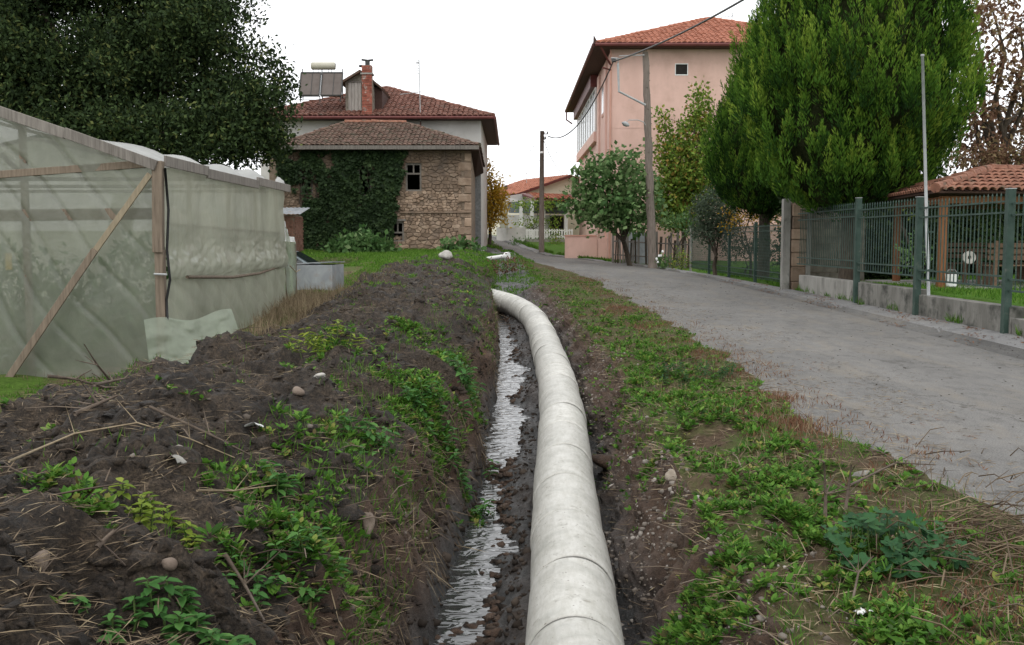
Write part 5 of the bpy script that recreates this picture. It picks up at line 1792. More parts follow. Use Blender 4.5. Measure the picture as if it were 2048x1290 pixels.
# ------------------------------------------------------------------ pavilion in the garden
A, Bc, Cc, Dc = Vector((8.4, 20.0, 2.57)), Vector((13.2, 20.6, 2.57)), Vector((13.6, 24.8, 2.57)), Vector((8.85, 24.0, 2.57))
Rp, Rq = Vector((10.55, 22.3, 3.12)), Vector((11.7, 22.5, 3.12))
pvg = ground_z(10.5, 22)
pv_b = (10.7, 22.3, pvg)
pv = empty('pavilion', pv_b, 0, 'open timber garden pavilion under a barrel-tiled hip roof', 'pavilion')
d_ = LB(pv_b)
for P in ([A, Bc, Rq, Rp], [Bc, Cc, Rq], [Cc, Dc, Rp, Rq], [Dc, A, Rp]): roof_deck(d_, P, .04)
pvr = d_.build('roof', M['soffit'], pv)
tm = bpy.data.meshes.new('tile')
vs, fs, sg = [], [], 6
for yb, rad, lf in ((0, .088, .03), (.40, .074, 0)):
    for r_ in (rad, rad - .014):
        for k in range(sg + 1):
            t = math.pi * k / sg
            vs.append((-math.cos(t) * r_, yb, math.sin(t) * r_ * .85 + lf))
q = sg + 1
for k in range(sg):
    fs += [(k, k + 1, 2 * q + k + 1, 2 * q + k), (q + k + 1, q + k, 3 * q + k, 3 * q + k + 1), (k + 1, k, q + k, q + k + 1)]
tm.from_pydata(vs, [], fs); tm.materials.append(M['tile_pav'])
tm.polygons.foreach_set('use_smooth', [True] * len(tm.polygons))
ntile = 0
for P in ([A, Bc, Rq, Rp], [Dc, A, Rp]):
    o_, e, s_, n_, uv = slope_frame(P)
    mat3 = Matrix((e, s_, n_)).transposed()
    cols = int(uv[1][0] / .178)
    for c in range(cols):
        a = (c + .5) * uv[1][0] / cols
        bm_ = span_at(uv, a)
        b_ = -.08
        while b_ < bm_ - .16:
            t = link('tile', tm, pvr, (o_ + e * a + s_ * b_ + n_ * .01) - Vector(pv_b))
            t.rotation_euler = (mat3 @ Matrix.Rotation(rnd.uniform(-.03, .03), 3, 'Z')).to_euler()
            b_ += .34; ntile += 1
q = LB(pv_b); tile_roof(q, [Bc, Cc, Rq], .2, .36, .06, 31); tile_roof(q, [Cc, Dc, Rp, Rq], .2, .36, .06, 32)
tag(q.build('rear_tiles', M['tile_pav'], pvr), kind='stuff')
rc = LB(pv_b)
for p, q_ in ((A, Rp), (Dc, Rp), (Rp, Rq), (Bc, Rq)): ridge_caps(rc, p + Vector((0, 0, .05)), q_ + Vector((0, 0, .05)), .10, .36, 33)
tag(rc.build('ridge_tile', M['tile_pav'], pvr), kind='stuff')
for (x, y) in ((8.72, 20.35), (12.9, 20.9), (9.1, 23.7), (13.2, 24.4), (10.9, 20.65)):
    if x == 10.9: continue
    LB(pv_b).bx(x - .07, x + .07, y - .07, y + .07, ground_z(x, y) - .05, 2.48).build('post', M['pav_wood'], pv, bevel=.008)
for p, q_ in ((A, Bc), (Dc, A), (Cc, Dc), (Bc, Cc)):
    ctr = (A + Bc + Cc + Dc) / 4
    k = Vector((0, 0, -.16))
    LB(pv_b).beam(p.lerp(ctr, .14) + k, q_.lerp(ctr, .14) + k, .10, .14).build('beam', M['pav_wood'], pv)
LB(pv_b).bx(8.6, 13.3, 20.3, 24.4, pvg - .2, pvg + .06).build('base_slab', M['concrete'], pv)


def picnic(name, x, y, w, label, cat):
    t = empty(name, (x, y, pvg + .06), 0, label, cat)
    return t


tb = picnic('garden_table', 10.9, 22.0, 2, 'long brown plank table under the pavilion roof', 'table')
for i in range(5): MB().bx(-1.1, 1.1, -.36 + .15 * i, -.22 + .15 * i, .70, .74).build('plank', M['bench_wood'], tb)
for sx in (-.8, .8):
    for sy in (-.28, .28): MB().beam((sx, sy * 1.2, 0), (sx, sy, .70), .07, .07).build('leg', M['bench_wood'], tb)
for (yy, lb2) in ((21.1, 'brown slatted bench in front of the pavilion table'), (22.95, 'brown slatted bench behind the pavilion table')):
    be = picnic('garden_bench', 10.9, yy, 2, lb2, 'bench')
    be['group'] = 'benches in the pavilion'
    for i in range(3): MB().bx(-1.0, 1.0, -.2 + .14 * i, -.08 + .14 * i, .42, .45).build('slat', M['bench_wood'], be)
    for i in range(3): MB().bx(-1.0, 1.0, (.24 if yy > 22 else -.27), (.27 if yy > 22 else -.24), .55 + .13 * i, .64 + .13 * i).build('slat', M['bench_wood'], be)
    for sx in (-.85, .85):
        MB().bx(sx - .03, sx + .03, -.2, .2, 0, .42).build('leg', M['bench_wood'], be)
        MB().bx(sx - .03, sx + .03, (.27 if yy > 22 else -.31), (.31 if yy > 22 else -.27), 0, .95).build('back_post', M['bench_wood'], be)
mw = at(1938, 515, 20.6)
ms = empty('round_stone', (mw.x, 20.6, mw.z), 0, 'small pale round stone wheel hung on the front bench', 'stone wheel')
q = MB()
n = 20
for (r_, y) in ((.04, -.03), (.13, -.03), (.13, .03), (.04, .03)): q.v += [(r_ * math.cos(6.2832 * k / n), y, r_ * math.sin(6.2832 * k / n)) for k in range(n)]
for i in range(4):
    for k in range(n): q.f.append((i * n + k, i * n + (k + 1) % n, ((i + 1) % 4) * n + (k + 1) % n, ((i + 1) % 4) * n + k))
q.build('wheel', M['rock'], ms)
bkp = at(1886, 545, 20.2)
bu = empty('bucket', (bkp.x + .2, 20.25, ground_z(bkp.x, 20.2) + .07), 0, 'white plastic bucket by the foot of the pavilion post', 'bucket')
MB().tube([(0, 0, 0), (0, 0, .24)], [.10, .13], 14, True).build('body', M['white_plastic'], bu, smooth=False)
MB().tube([(-.13, 0, .23), (-.07, 0, .33), (.07, 0, .33), (.13, 0, .23)], .006, 5).build('handle', M['steel_pole'], bu)

# ------------------------------------------------------------------ old paling fence by the wooden pole
pl_b = on_ground(5.3, 47)
plf = empty('paling_fence', tuple(pl_b), 0, 'crooked old grey paling fence between the pink wall and the wooden pole', 'fence')
q0, q1 = at(1226, 500, 48.5), at(1382, 500, 44.5)
nq = 30
for i in range(nq):
    t = i / (nq - 1)
    p = q0.lerp(q1, t)
    g = ground_z(p.x, p.y)
    h = 1.45 + rnd.uniform(-.3, .25)
    if rnd.random() < .1: continue
    dx = rnd.uniform(-.06, .06)
    LB(pl_b).beam((p.x, p.y, g - .05), (p.x + dx, p.y, g + h), rnd.uniform(.07, .13), .025, (0, 1, 0)).build('paling', M['old_wood'] if rnd.random() < .6 else M['bark'], plf)
for h in (.4, 1.05):
    LB(pl_b).beam((q0.x, q0.y + .04, ground_z(q0.x, q0.y) + h), (q1.x, q1.y + .04, ground_z(q1.x, q1.y) + h), .05, .06).build('rail', M['old_wood'], plf)
sh2b = on_ground(6.3, 48.2)
sc2 = empty('tin_sheet', tuple(sh2b), 0, 'pale weathered tin sheet standing behind the paling fence and pole', 'sheet')
LB(sh2b).beam((6.0, 48.2, sh2b.z), (6.05, 48.25, sh2b.z + 1.5), 1.1, .02, (0, 1, 0)).build('sheet', M['grey_metal'], sc2)
# ------------------------------------------------------------------ leaf machinery
def unit(a):
    return a / np.maximum(np.linalg.norm(a, axis=-1, keepdims=True), 1e-9)


def rdir(n):
    return unit(RNG.normal(size=(n, 3)))


def leaf_quads(P, D, Nn, Ln, Wd, fold=.0, mid=.45):
    """Rhombic leaves: P base, D direction, Nn approximate normal."""
    D = unit(D)
    Sd = unit(np.cross(D, Nn))
    Nn = np.cross(Sd, D)
    Ln, Wd = np.asarray(Ln)[:, None], np.asarray(Wd)[:, None]
    m = P + D * Ln * mid + Nn * (Ln * fold)
    V = np.stack([P, m + Sd * Wd / 2, P + D * Ln, m - Sd * Wd / 2], 1).reshape(-1, 3)
    return V


class Leaves:
    def __init__(self):
        self.V, self.T, self.Qx = [], [], []

    def add6(self, P, D, Nn, Ln, Wd, T, fold=.25, droop=.12):
        """Rounder leaves: two quads folded along the midrib."""
        n = len(P)
        D = unit(D); Sd = unit(np.cross(D, Nn)); Nn = np.cross(Sd, D)
        Ln = np.broadcast_to(Ln, (n,))[:, None]; Wd = np.broadcast_to(Wd, (n,))[:, None]
        q = [P]
        for s in (1, -1):
            q.append(P + D * Ln * .28 + Sd * Wd * .46 * s + Nn * Wd * fold * .5)
            q.append(P + D * Ln * .68 + Sd * Wd * .40 * s + Nn * (Wd * fold * .4 - Ln * droop * .4))
        tip = P + D * Ln - Nn * Ln * droop
        V = np.stack([q[0], q[1], q[2], tip, q[4], q[3]], 1).reshape(-1, 3)
        b = sum(len(v) for v in self.V)
        i = b + np.arange(n) * 6
        self.Qx.append(np.concatenate([np.stack([i, i + 1, i + 2, i + 3], 1), np.stack([i, i + 3, i + 4, i + 5], 1)]))
        self.V.append(V)
        self.T.append(np.repeat(np.clip(np.broadcast_to(T, (n,)), 0, 1), 6))
        return self

    def add(self, P, D, Nn, Ln, Wd, T, fold=.06, mid=.45):
        n = len(P)
        Ln = np.broadcast_to(Ln, (n,)); Wd = np.broadcast_to(Wd, (n,))
        self.Qx.append(sum(len(v) for v in self.V) + np.arange(4 * n).reshape(-1, 4))
        self.V.append(leaf_quads(P, D, Nn, Ln, Wd, fold, mid))
        self.T.append(np.repeat(np.clip(np.broadcast_to(T, (n,)), 0, 1), 4))
        return self

    def build(self, name, mat, parent=None, base=(0, 0, 0)):
        V = np.concatenate(self.V) - np.array(base, float)[None]
        Q = np.concatenate(self.Qx)
        return np_mesh(name, V, Q, mat, parent, attrs={'tint': np.concatenate(self.T)})


def cloud(lv, blobs, per, L, Wd, sig=.18, up=.25, out=.5, tspread=.22, tmid=.5, m=14, shell=.55):
    """Leaf clumps through the volume of ellipsoids: (centre, (rx, ry, rz)); per = clumps per cubic metre."""
    for c, r in blobs:
        c, r = np.array(c, float), np.array(r, float)
        n = max(6, int(per * 4.19 * r[0] * r[1] * r[2]))
        d = rdir(n)
        rad = (shell ** 3 + (1 - shell ** 3) * RNG.random(n)) ** (1 / 3)
        rad *= 1 + .16 * RNG.normal(size=n)
        C = c + d * rad[:, None] * r
        ct = tmid + RNG.normal(size=n) * tspread * .7
        Pc = np.repeat(C, m, 0) + RNG.normal(size=(n * m, 3)) * sig
        dd = np.repeat(d, m, 0) * out + rdir(n * m) + np.array([0, 0, up])
        T = np.repeat(ct, m) + RNG.normal(size=n * m) * tspread * .6
        k = RNG.uniform(.7, 1.25, n * m)
        lv.add(Pc, dd, rdir(n * m) + np.array([0, 0, .8]), L * k, Wd * k, T)
    return lv


def pblob(px, py, Y, rx, rz, ry=None):
    c = at(px, py, Y)
    k = Y / F
    return (tuple(c), (rx * k, (ry if ry else rx) * k, rz * k))


def limb(mb, pts, r0, r1, n=7):
    k = len(pts)
    mb.tube(pts, [r0 + (r1 - r0) * i / (k - 1) for i in range(k)], n)


def branching(mb, base, tips, r, seed=0, fork=.35):
    """Trunk that forks into one bent limb per crown tip."""
    rr = random.Random(seed)
    base = Vector(base)
    top = base.lerp(sum((Vector(t) for t in tips), Vector()) / len(tips), fork)
    limb(mb, [base - Vector((0, 0, .2)), base.lerp(top, .5) + Vector((rr.uniform(-.1, .1), rr.uniform(-.1, .1), 0)), top], r, r * .75)
    for t in tips:
        t = Vector(t)
        m1 = top.lerp(t, .4) + Vector((rr.uniform(-.3, .3), rr.uniform(-.3, .3), rr.uniform(0, .3)))
        m2 = top.lerp(t, .75) + Vector((rr.uniform(-.3, .3), rr.uniform(-.3, .3), rr.uniform(0, .2)))
        limb(mb, [top, m1, m2, t], r * .55, r * .12, 6)
        for q in (m1, m2):
            e = q + Vector((rr.uniform(-1, 1), rr.uniform(-1, 1), rr.uniform(.2, .9))) * (t - top).length * .3
            limb(mb, [q, q.lerp(e, .5) + Vector((0, 0, .1)), e], r * .22, r * .05, 5)


def tree(name, label, base, blobs, mat, per, L, Wd, r=.2, cat='tree', group=None, crown='crown', tips=None, **kw):
    base = Vector(base)
    t = empty(name, tuple(base), 0, label, cat, group)
    mb = LB(base)
    branching(mb, base, tips or [b[0] for b in blobs], r, len(name) + int(abs(base.x * 10)))
    mb.build('trunk' if cat == 'tree' else 'stem', M['bark'], t, smooth=True)
    lv = Leaves()
    cloud(lv, blobs, per, L, Wd, **kw)
    lv.build(crown, mat, t, tuple(base))
    return t


# ------------------------------------------------------------------ trees
def boughs(blobs, n, k, seed):
    """Break big crown masses into a core and many smaller boughs round it."""
    rg = np.random.default_rng(seed)
    o = []
    for c, r in blobs:
        o.append((c, tuple(.72 * q for q in r)))
        for _ in range(n):
            d = rg.normal(size=3); d /= np.linalg.norm(d)
            kk = k * rg.uniform(.7, 1.3)
            o.append((tuple(np.array(c) + d * np.array(r) * rg.uniform(.68, .92)), tuple(kk * q for q in r)))
    return o


D = 29
bl = [pblob(470, 215, D, 120, 100), pblob(330, 130, D + 1, 170, 130), pblob(130, 170, D, 190, 130), pblob(-70, 130, D + 1, 190, 150), pblob(240, -30, D + 2, 190, 130), pblob(400, 30, D + 1, 105, 110),
      pblob(540, 225, D - 1, 62, 80), pblob(330, 265, D - 2, 130, 70), pblob(490, 140, D, 62, 80), pblob(40, 260, D - 1, 160, 80), pblob(190, 280, D - 2, 120, 60), pblob(60, -40, D + 2, 190, 120),
      pblob(455, 258, D - 1.5, 110, 55), pblob(562, 175, D, 20, 48), pblob(-200, 60, D + 2, 170, 200), pblob(525, 272, D - 1, 58, 40), pblob(410, 305, D - 2, 95, 34), pblob(300, 310, D - 2, 95, 34)]
tree('evergreen_tree', 'huge dark evergreen tree towering behind the plastic greenhouse', on_ground(-11.5, D), boughs(bl, 9, .36, 5), M['evergreen'], 46, .14, .07, r=.4, sig=.17, m=13, shell=.35,
     tips=[bl[i][0] for i in (0, 1, 2, 4, 5, 6, 7, 9, 11)], tspread=.36, tmid=.42)


def conifer(name, label, base, prof, n, seed, plen=.75, prad=.15, m=46):
    """Dense cypress of upright flame-shaped plumes on a lathe-like outline (z, r)."""
    rg = np.random.default_rng(seed)
    base = Vector(base)
    t = empty(name, tuple(base), 0, label, 'tree')
    zs, rs = np.array([p[0] for p in prof]), np.array([p[1] for p in prof])
    zz = np.linspace(zs[0], zs[-1], 400)
    rr_ = np.interp(zz, zs, rs)
    wgt = rr_ + .25
    cdf = np.cumsum(wgt) / wgt.sum()
    z = np.interp(rg.random(n), cdf, zz)
    th = rg.random(n) * 2 * np.pi
    r = np.interp(z, zs, rs) * (.80 + .20 * rg.random(n) ** .7) * (1 + .16 * (vnoise(th * 2.6, z * 1.3, seed) - .5) * 2)
    C = np.stack([base.x + r * np.cos(th), base.y + r * np.sin(th), z], 1)
    o = np.stack([np.cos(th), np.sin(th), np.zeros(n)], 1)
    slope = np.interp(z, (zs[0], zs[0] + .8, zs[-1]), (.75, .30, .16))[:, None]
    ax = unit(o * slope + np.array([0, 0, 1.0]) + rg.normal(size=(n, 3)) * .16)
    ln = plen * rg.uniform(.6, 1.3, n)
    t_ = rg.random((n, m)) ** .9
    a1 = unit(np.cross(ax, np.array([0, 0, 1.0]) + rg.normal(size=(n, 3)) * .1))
    a2 = np.cross(ax, a1)
    ph = rg.random((n, m)) * 2 * np.pi
    env = prad * np.sin(np.pi * np.clip(t_ * .8 + .2, 0, 1)) ** .8 * (1.05 - .75 * t_)
    rad = a1[:, None] * np.cos(ph)[..., None] + a2[:, None] * np.sin(ph)[..., None]
    P = C[:, None] + ax[:, None] * (t_ * ln[:, None] - .25)[..., None] + rad * (env * rg.uniform(.4, 1, (n, m)))[..., None]
    Dd = ax[:, None] * 1.0 + rad * (.55 - .3 * t_)[..., None] + rg.normal(size=(n, m, 3)) * .18
    L_ = .145 * rg.uniform(.6, 1.2, (n, m)) * (1.1 - .45 * t_)
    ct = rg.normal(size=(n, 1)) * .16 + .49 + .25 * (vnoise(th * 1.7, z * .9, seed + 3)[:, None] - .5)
    T = ct - (.24 if seed == 92 else .16) + .46 * t_ + rg.normal(size=(n, m)) * .08  # plume bases and the rear crown tinted darker for shade; tips paler growth
    lv = Leaves()
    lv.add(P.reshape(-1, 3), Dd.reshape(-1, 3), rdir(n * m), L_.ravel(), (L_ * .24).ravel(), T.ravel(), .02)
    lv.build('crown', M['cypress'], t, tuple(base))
    core = MB()  # solid core added to block sky, dark to stand in for shade between plumes
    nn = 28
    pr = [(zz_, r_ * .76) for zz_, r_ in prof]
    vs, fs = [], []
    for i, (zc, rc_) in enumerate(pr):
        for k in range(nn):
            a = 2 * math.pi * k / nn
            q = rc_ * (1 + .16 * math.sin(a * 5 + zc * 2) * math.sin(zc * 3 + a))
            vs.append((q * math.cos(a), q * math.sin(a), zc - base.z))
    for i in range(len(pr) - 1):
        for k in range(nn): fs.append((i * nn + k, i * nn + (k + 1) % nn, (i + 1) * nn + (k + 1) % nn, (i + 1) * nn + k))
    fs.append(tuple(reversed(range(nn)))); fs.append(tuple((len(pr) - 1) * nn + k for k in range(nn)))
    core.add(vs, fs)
    core.build('shade_core', M['inner'], t)
    tb_ = LB(base)
    limb(tb_, [base - Vector((0, 0, .2)), base + Vector((.05, 0, 1)), Vector((base.x, base.y, prof[2][0]))], .22, .16, 10)
    tb_.build('trunk', M['bark'], t, smooth=True)
    return t


M['inner'] = surf('dark_shade_core', [(.3, (.016, .022, .009)), (.7, (.035, .04, .018))], scale=12, rough=1, bump=1.0, bscale=22, spec=0, bdist=.08)  # dark fill colour standing in for shade inside crowns and hedge
cxm = at(1714, 400, 24).x
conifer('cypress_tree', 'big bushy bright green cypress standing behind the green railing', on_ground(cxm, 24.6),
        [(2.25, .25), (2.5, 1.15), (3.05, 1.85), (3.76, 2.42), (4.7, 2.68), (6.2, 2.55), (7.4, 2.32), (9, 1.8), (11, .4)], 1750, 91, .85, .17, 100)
cx2 = at(1528, 400, 33).x
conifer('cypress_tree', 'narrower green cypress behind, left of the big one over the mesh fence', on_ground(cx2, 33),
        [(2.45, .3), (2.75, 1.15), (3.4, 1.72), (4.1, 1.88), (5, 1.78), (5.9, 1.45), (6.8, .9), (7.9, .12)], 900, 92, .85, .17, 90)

D = 44
bl = [pblob(1185, 350, D, 42, 34), pblob(1238, 335, D, 40, 40), pblob(1215, 400, D, 55, 36), pblob(1275, 395, D, 50, 55), pblob(1160, 405, D, 40, 32), pblob(1262, 440, D, 42, 28), pblob(1205, 440, D, 40, 20), pblob(1285, 320, D + .5, 18, 30), pblob(1142, 415, D, 22, 14)]
tree('fig_tree', 'spreading dark green fig tree at the corner of the pink building', on_ground(at(1262, 500, 45).x, 45), bl, M['figleaf'], 25, .22, .18, r=.13, sig=.16, m=8, up=-.1, shell=.3, tmid=.62, tspread=.3)
D = 47
bl = [pblob(1398, 205, D, 20, 36), pblob(1328, 245, D, 15, 34), pblob(1390, 265, D, 30, 40), pblob(1340, 295, D, 25, 36), pblob(1372, 325, D, 50, 42), pblob(1395, 375, D, 45, 42), pblob(1340, 385, D, 38, 44), pblob(1405, 250, D, 14, 60), pblob(1365, 430, D, 50, 30)]
tree('persimmon_tree', 'tall yellow-green tree with two leafy spires between fig tree and cypress', on_ground(at(1365, 500, D).x, D), bl, M['tallleaf'], 60, .18, .12, r=.12, sig=.17, m=9, shell=.3, tspread=.3, tmid=.58)
D = 37
tree('olive_bush', 'grey-green olive shrub behind the mesh fence', on_ground(at(1432, 520, D).x, D), [pblob(1430, 420, D, 42, 42), pblob(1415, 460, D, 36, 24), pblob(1455, 450, D, 30, 26)], M['olive'], 130, .13, .05, r=.09, sig=.16, m=12, shell=.3)
D = 35
tree('ochre_shrub', 'rusty ochre shrub behind the mesh fence under the left cypress', on_ground(at(1500, 520, D).x, D), [pblob(1478, 440, D, 30, 22), pblob(1530, 437, D, 36, 20), pblob(1505, 425, D, 40, 12)], M['autumn'], 60, .12, .05, r=.06, cat='shrub', sig=.14, m=8, tmid=.3)
D = 37
tree('garden_shrub', 'dark twiggy shrub low behind the mesh fence', on_ground(at(1490, 530, D).x, D), [pblob(1480, 495, D, 46, 22), pblob(1530, 505, D, 34, 20)], M['ivy'], 80, .10, .05, r=.05, cat='shrub', sig=.13, m=10)
D = 42.5
tree('roadside_bush', 'small rusty green bush at the foot of the mesh fence end post', on_ground(at(1362, 540, D).x, D), [pblob(1360, 522, D, 18, 22)], M['tallleaf'], 160, .09, .045, r=.03, cat='shrub', sig=.12, m=10, tmid=.55, tspread=.4)
D = 40
tree('pergola_vine', 'straggly vine on poles between the wooden pole and the mesh fence', on_ground(at(1345, 530, 44.3).x, 44.3), [pblob(1345, 440, 44.3, 40, 14), pblob(1375, 455, 44.3, 25, 12)], M['figleaf'], 60, .13, .10, r=.05, cat='vine', sig=.12, m=7)
fw = on_ground(at(1326, 528, 42.6).x, 42.6)
t = empty('flowering_plant', tuple(fw), 0, 'white-flowered plant at the foot of the wooden pole', 'plant')
lv = Leaves(); cloud(lv, [((fw.x, fw.y, fw.z + .3), (.28, .25, .3))], 500, .12, .05, sig=.06, m=6); lv.build('foliage', M['figleaf'], t, tuple(fw))
for (a, b_) in ((1325, 503), (1318, 512), (1322, 511), (1313, 518), (1316, 524)):
    p = at(a, b_, 42.35) - fw
    MB().blob(p, .055, a, 1, (1, 1, 1.2)).build('bloom', M['white_plastic'], t)

D = 58
bl = [pblob(985, 395, D, 24, 42), pblob(972, 345, D, 14, 26), pblob(1000, 420, D, 15, 26), pblob(975, 435, D, 20, 26)]
tree('autumn_tree', 'golden yellow autumn tree at the corner of the rendered house', on_ground(at(978, 490, D).x, D), bl, M['autumn'], 70, .17, .10, r=.12, sig=.2, m=10, shell=.15, tspread=.3, tmid=.6)
D = 64
tree('yellow_shrub', 'yellowing upright shrub before the picket fence, right of far pole', at(1108, 508, D), [pblob(1108, 488, D, 16, 26)], M['tallleaf'], 60, .14, .06, r=.05, cat='shrub', sig=.15, m=9, tmid=.6)
D = 67.5
tree('porch_vine', 'yellow-green vine hanging along the far porch columns', at(1060, 476, D), [pblob(1055, 446, D, 26, 12), pblob(1105, 448, D, 20, 16), pblob(1075, 410, D, 50, 8), pblob(1045, 412, D, 14, 8)], M['tallleaf'], 26, .16, .10, r=.05, cat='vine', sig=.14, m=7, tmid=.55)
D = 63
tree('bank_shrub', 'low scrubby bush on the bank below the picket fence', at(1040, 500, D), [pblob(1040, 488, D, 20, 10), pblob(1065, 495, D, 14, 10), pblob(1092, 497, D, 14, 9)], M['figleaf'], 50, .14, .07, r=.04, cat='shrub', sig=.14, m=8)

# half-bare brown tree behind the pavilion
D = 31
bb = on_ground(at(2010, 500, D).x, D)
t = empty('brown_tree', tuple(bb), 0, 'half-bare tree with withered brown leaves behind the pavilion', 'tree')
mb = LB(bb)
tips = [at(a, b_, D + rnd.uniform(-1, 1)) for a, b_ in ((1950, 40), (1985, 20), (2040, 50), (1935, 140), (2000, 130), (2045, 160), (1960, 220), (2020, 230), (1930, 290), (2060, 270), (1990, 310), (2110, 120), (2120, 250))]
branching(mb, bb, tips, .2, 77, .4)
mb.build('trunk', M['bark'], t, smooth=True)
lv = Leaves()
cloud(lv, [(tuple(p), (.55, .55, .6)) for p in tips], 80, .17, .095, sig=.14, m=6, shell=.1, up=-.35, tspread=.3)
cloud(lv, [pblob(1955, 318, D - 1, 55, 26), pblob(2030, 320, D - 1, 60, 34), pblob(2100, 300, D - 1, 60, 40)], 60, .13, .06, sig=.15, m=9, shell=.1, tspread=.35)
lv.build('crown', M['brownleaf'], t, tuple(bb))
D = 29
tree('lime_bush', 'bright lime green bush between the cypress and the pavilion roof', on_ground(at(1826, 480, D).x, D), [pblob(1826, 368, D, 30, 22), pblob(1812, 400, D, 24, 30)], M['limeleaf'], 70, .14, .05, r=.06, cat='shrub', sig=.14, m=9)
# hedge that closes the garden off behind the pavilion
hb = on_ground(13, 31)
t = empty('garden_hedge', tuple(hb), 0, 'tall dark green hedge closing the garden behind the pavilion', 'hedge')
lv = Leaves()
cloud(lv, [((x, 30.5 + .5 * math.sin(x * 2), 1.7), (1.0, .8, 1.75)) for x in np.arange(9.2, 20.5, .8)], 130, .16, .09, sig=.2, m=10, shell=.1)
lv.build('foliage', M['evergreen'], t, tuple(hb))
hc = LB(hb)  # solid dark lumps added inside the hedge as inner shade, closing sky holes
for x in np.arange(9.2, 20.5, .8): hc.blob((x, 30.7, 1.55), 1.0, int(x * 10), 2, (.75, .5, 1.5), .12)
tag(hc.build('shade_core', M['inner'], t), kind='stuff')
tb_ = LB(hb)
for x in np.arange(9.6, 20.5, 1.0): limb(tb_, [(x, 30.6, .2), (x + .1, 30.6, 1.2), (x, 30.6, 2.2)], .05, .02, 5)
tag(tb_.build('stem', M['bark'], t), kind='stuff')
for (a, b_, Y, rx, rz, lb2) in ((1835, 520, 20.6, 22, 45, 'leafy green shrub beside the left pavilion post'), (1990, 470, 23.2, 26, 60, 'climbing green plant inside the pavilion at its right')):
    g = on_ground(at(a, b_, Y).x, Y)
    tree('garden_plant', lb2, g, [pblob(a, b_, Y, rx, rz)], M['figleaf'], 190, .11, .06, r=.03, cat='plant', sig=.1, m=8)

# fig bushes in front of the ruin
D = 38.5
for (lst, lb2) in (([(690, 497, 30, 18), (730, 488, 34, 20), (765, 500, 28, 16), (710, 512, 46, 12)], 'broad green fig bush under the ivy-covered wall'), ([(895, 500, 20, 10), (925, 493, 22, 12), (945, 505, 18, 9)], 'small green fig bush at the foot of the bare stone wall')):
    g = on_ground(at(lst[0][0] + 20, 515, D).x, D)
    tree('fig_bush', lb2, g, [pblob(a, b_, D, c, d) for a, b_, c, d in lst], M['figleaf'], 110, .22, .17, r=.05, cat='bush', group='fig bushes by the ruin', sig=.13, m=7, up=.1, shell=.4, tmid=.45)

# ivy over the ruin
ivb = (at(690, 500, 42).x, 41.8, szb + .3)
iv = empty('ivy', ivb, 0, 'thick dark ivy covering the left two thirds of the stone ruin', 'ivy')
n = 26000
ix, iy = RNG.uniform(556, 822, n), RNG.uniform(292, 505, n)
edge = np.interp(iy, [292, 320, 345, 400, 440, 470, 505], [826, 800, 806, 792, 790, 783, 772]) + 14 * (vnoise(iy / 9, iy * 0, 3) - .5)
left = np.interp(iy, [292, 330, 380, 420, 505], [556, 556, 575, 590, 590])
dens = fbm(ix / 22, iy / 22, 44, 4)
keep = (ix < edge) & (dens > np.where(ix < 606, .53, np.where(ix < 640, .44, np.where(ix < 720, .36, .25)))) & (ix > left - 30 * (dens - .4))
for (a, b_, c, d) in ((598, 628, 333, 389), (716, 744, 330, 390)):
    keep &= ~((ix > a) & (ix < b_) & (iy > c) & (iy < d) & (RNG.random(n) > .13))
    bare = (ix > b_) & (ix < b_ + 7) & (iy > c) & (iy < d)
    keep &= ~(bare & (RNG.random(n) > .35))
ix, iy = ix[keep], iy[keep]
n = len(ix)
depth = 42 - .06 - .34 * fbm(ix / 14, iy / 16, 46, 4) * RNG.random(n) ** .5
P = np.array([tuple(at(a, b_, 42.0)) for a, b_ in zip(ix, iy)])
P[:, 1] = depth
lv = Leaves()
k = RNG.uniform(.7, 1.3, n)
lv.add(P, np.stack([RNG.normal(size=n) * .5, -RNG.random(n) * .7, -.6 + RNG.normal(size=n) * .6], 1), np.stack([RNG.normal(size=n) * .5, -np.ones(n), .5 + RNG.normal(size=n) * .4], 1), .15 * k, .12 * k,
       .42 + RNG.normal(size=n) * .2 + .5 * (fbm(ix / 30, iy / 30, 47, 2) - .5))
lv.build('foliage', M['ivy'], iv, ivb)
stm = LB(ivb)
for i in range(16):
    a = rnd.uniform(600, 785)
    pts = [at(a + rnd.uniform(-6, 6) + j * rnd.uniform(-5, 5), 505 - j * 34, 41.9) for j in range(6)]
    limb(stm, pts, .05, .02, 5)
tag(stm.build('stem', M['bark'], iv), kind='stuff')

# tomato plants inside the greenhouse
for i, (x, y, h) in enumerate(((-5.2, 13.2, 1.3), (-6.3, 13.4, 1.25), (-7.5, 13.3, 1.2), (-8.8, 13.6, 1.2), (-10.2, 13.5, 1.1), (-5.6, 15.2, 1.3), (-7.6, 15.4, 1.3))):
    g = on_ground(x, y)
    lab = ['nearest the corner post', 'next in from the corner', 'third in from the corner', 'near the middle of the end wall', 'at the left edge of the picture', 'in the second row near the side wall', 'in the second row further in'][i]
    tree('greenhouse_plant', f'blurred green crop plant behind the plastic, {lab}', g, [((x, y, g.z + h * .5), (.62, .5, h * .52))], M['nettle'], 55, .15, .08, r=.02, cat='plant', group='crop plants in the greenhouse', sig=.12, m=9)

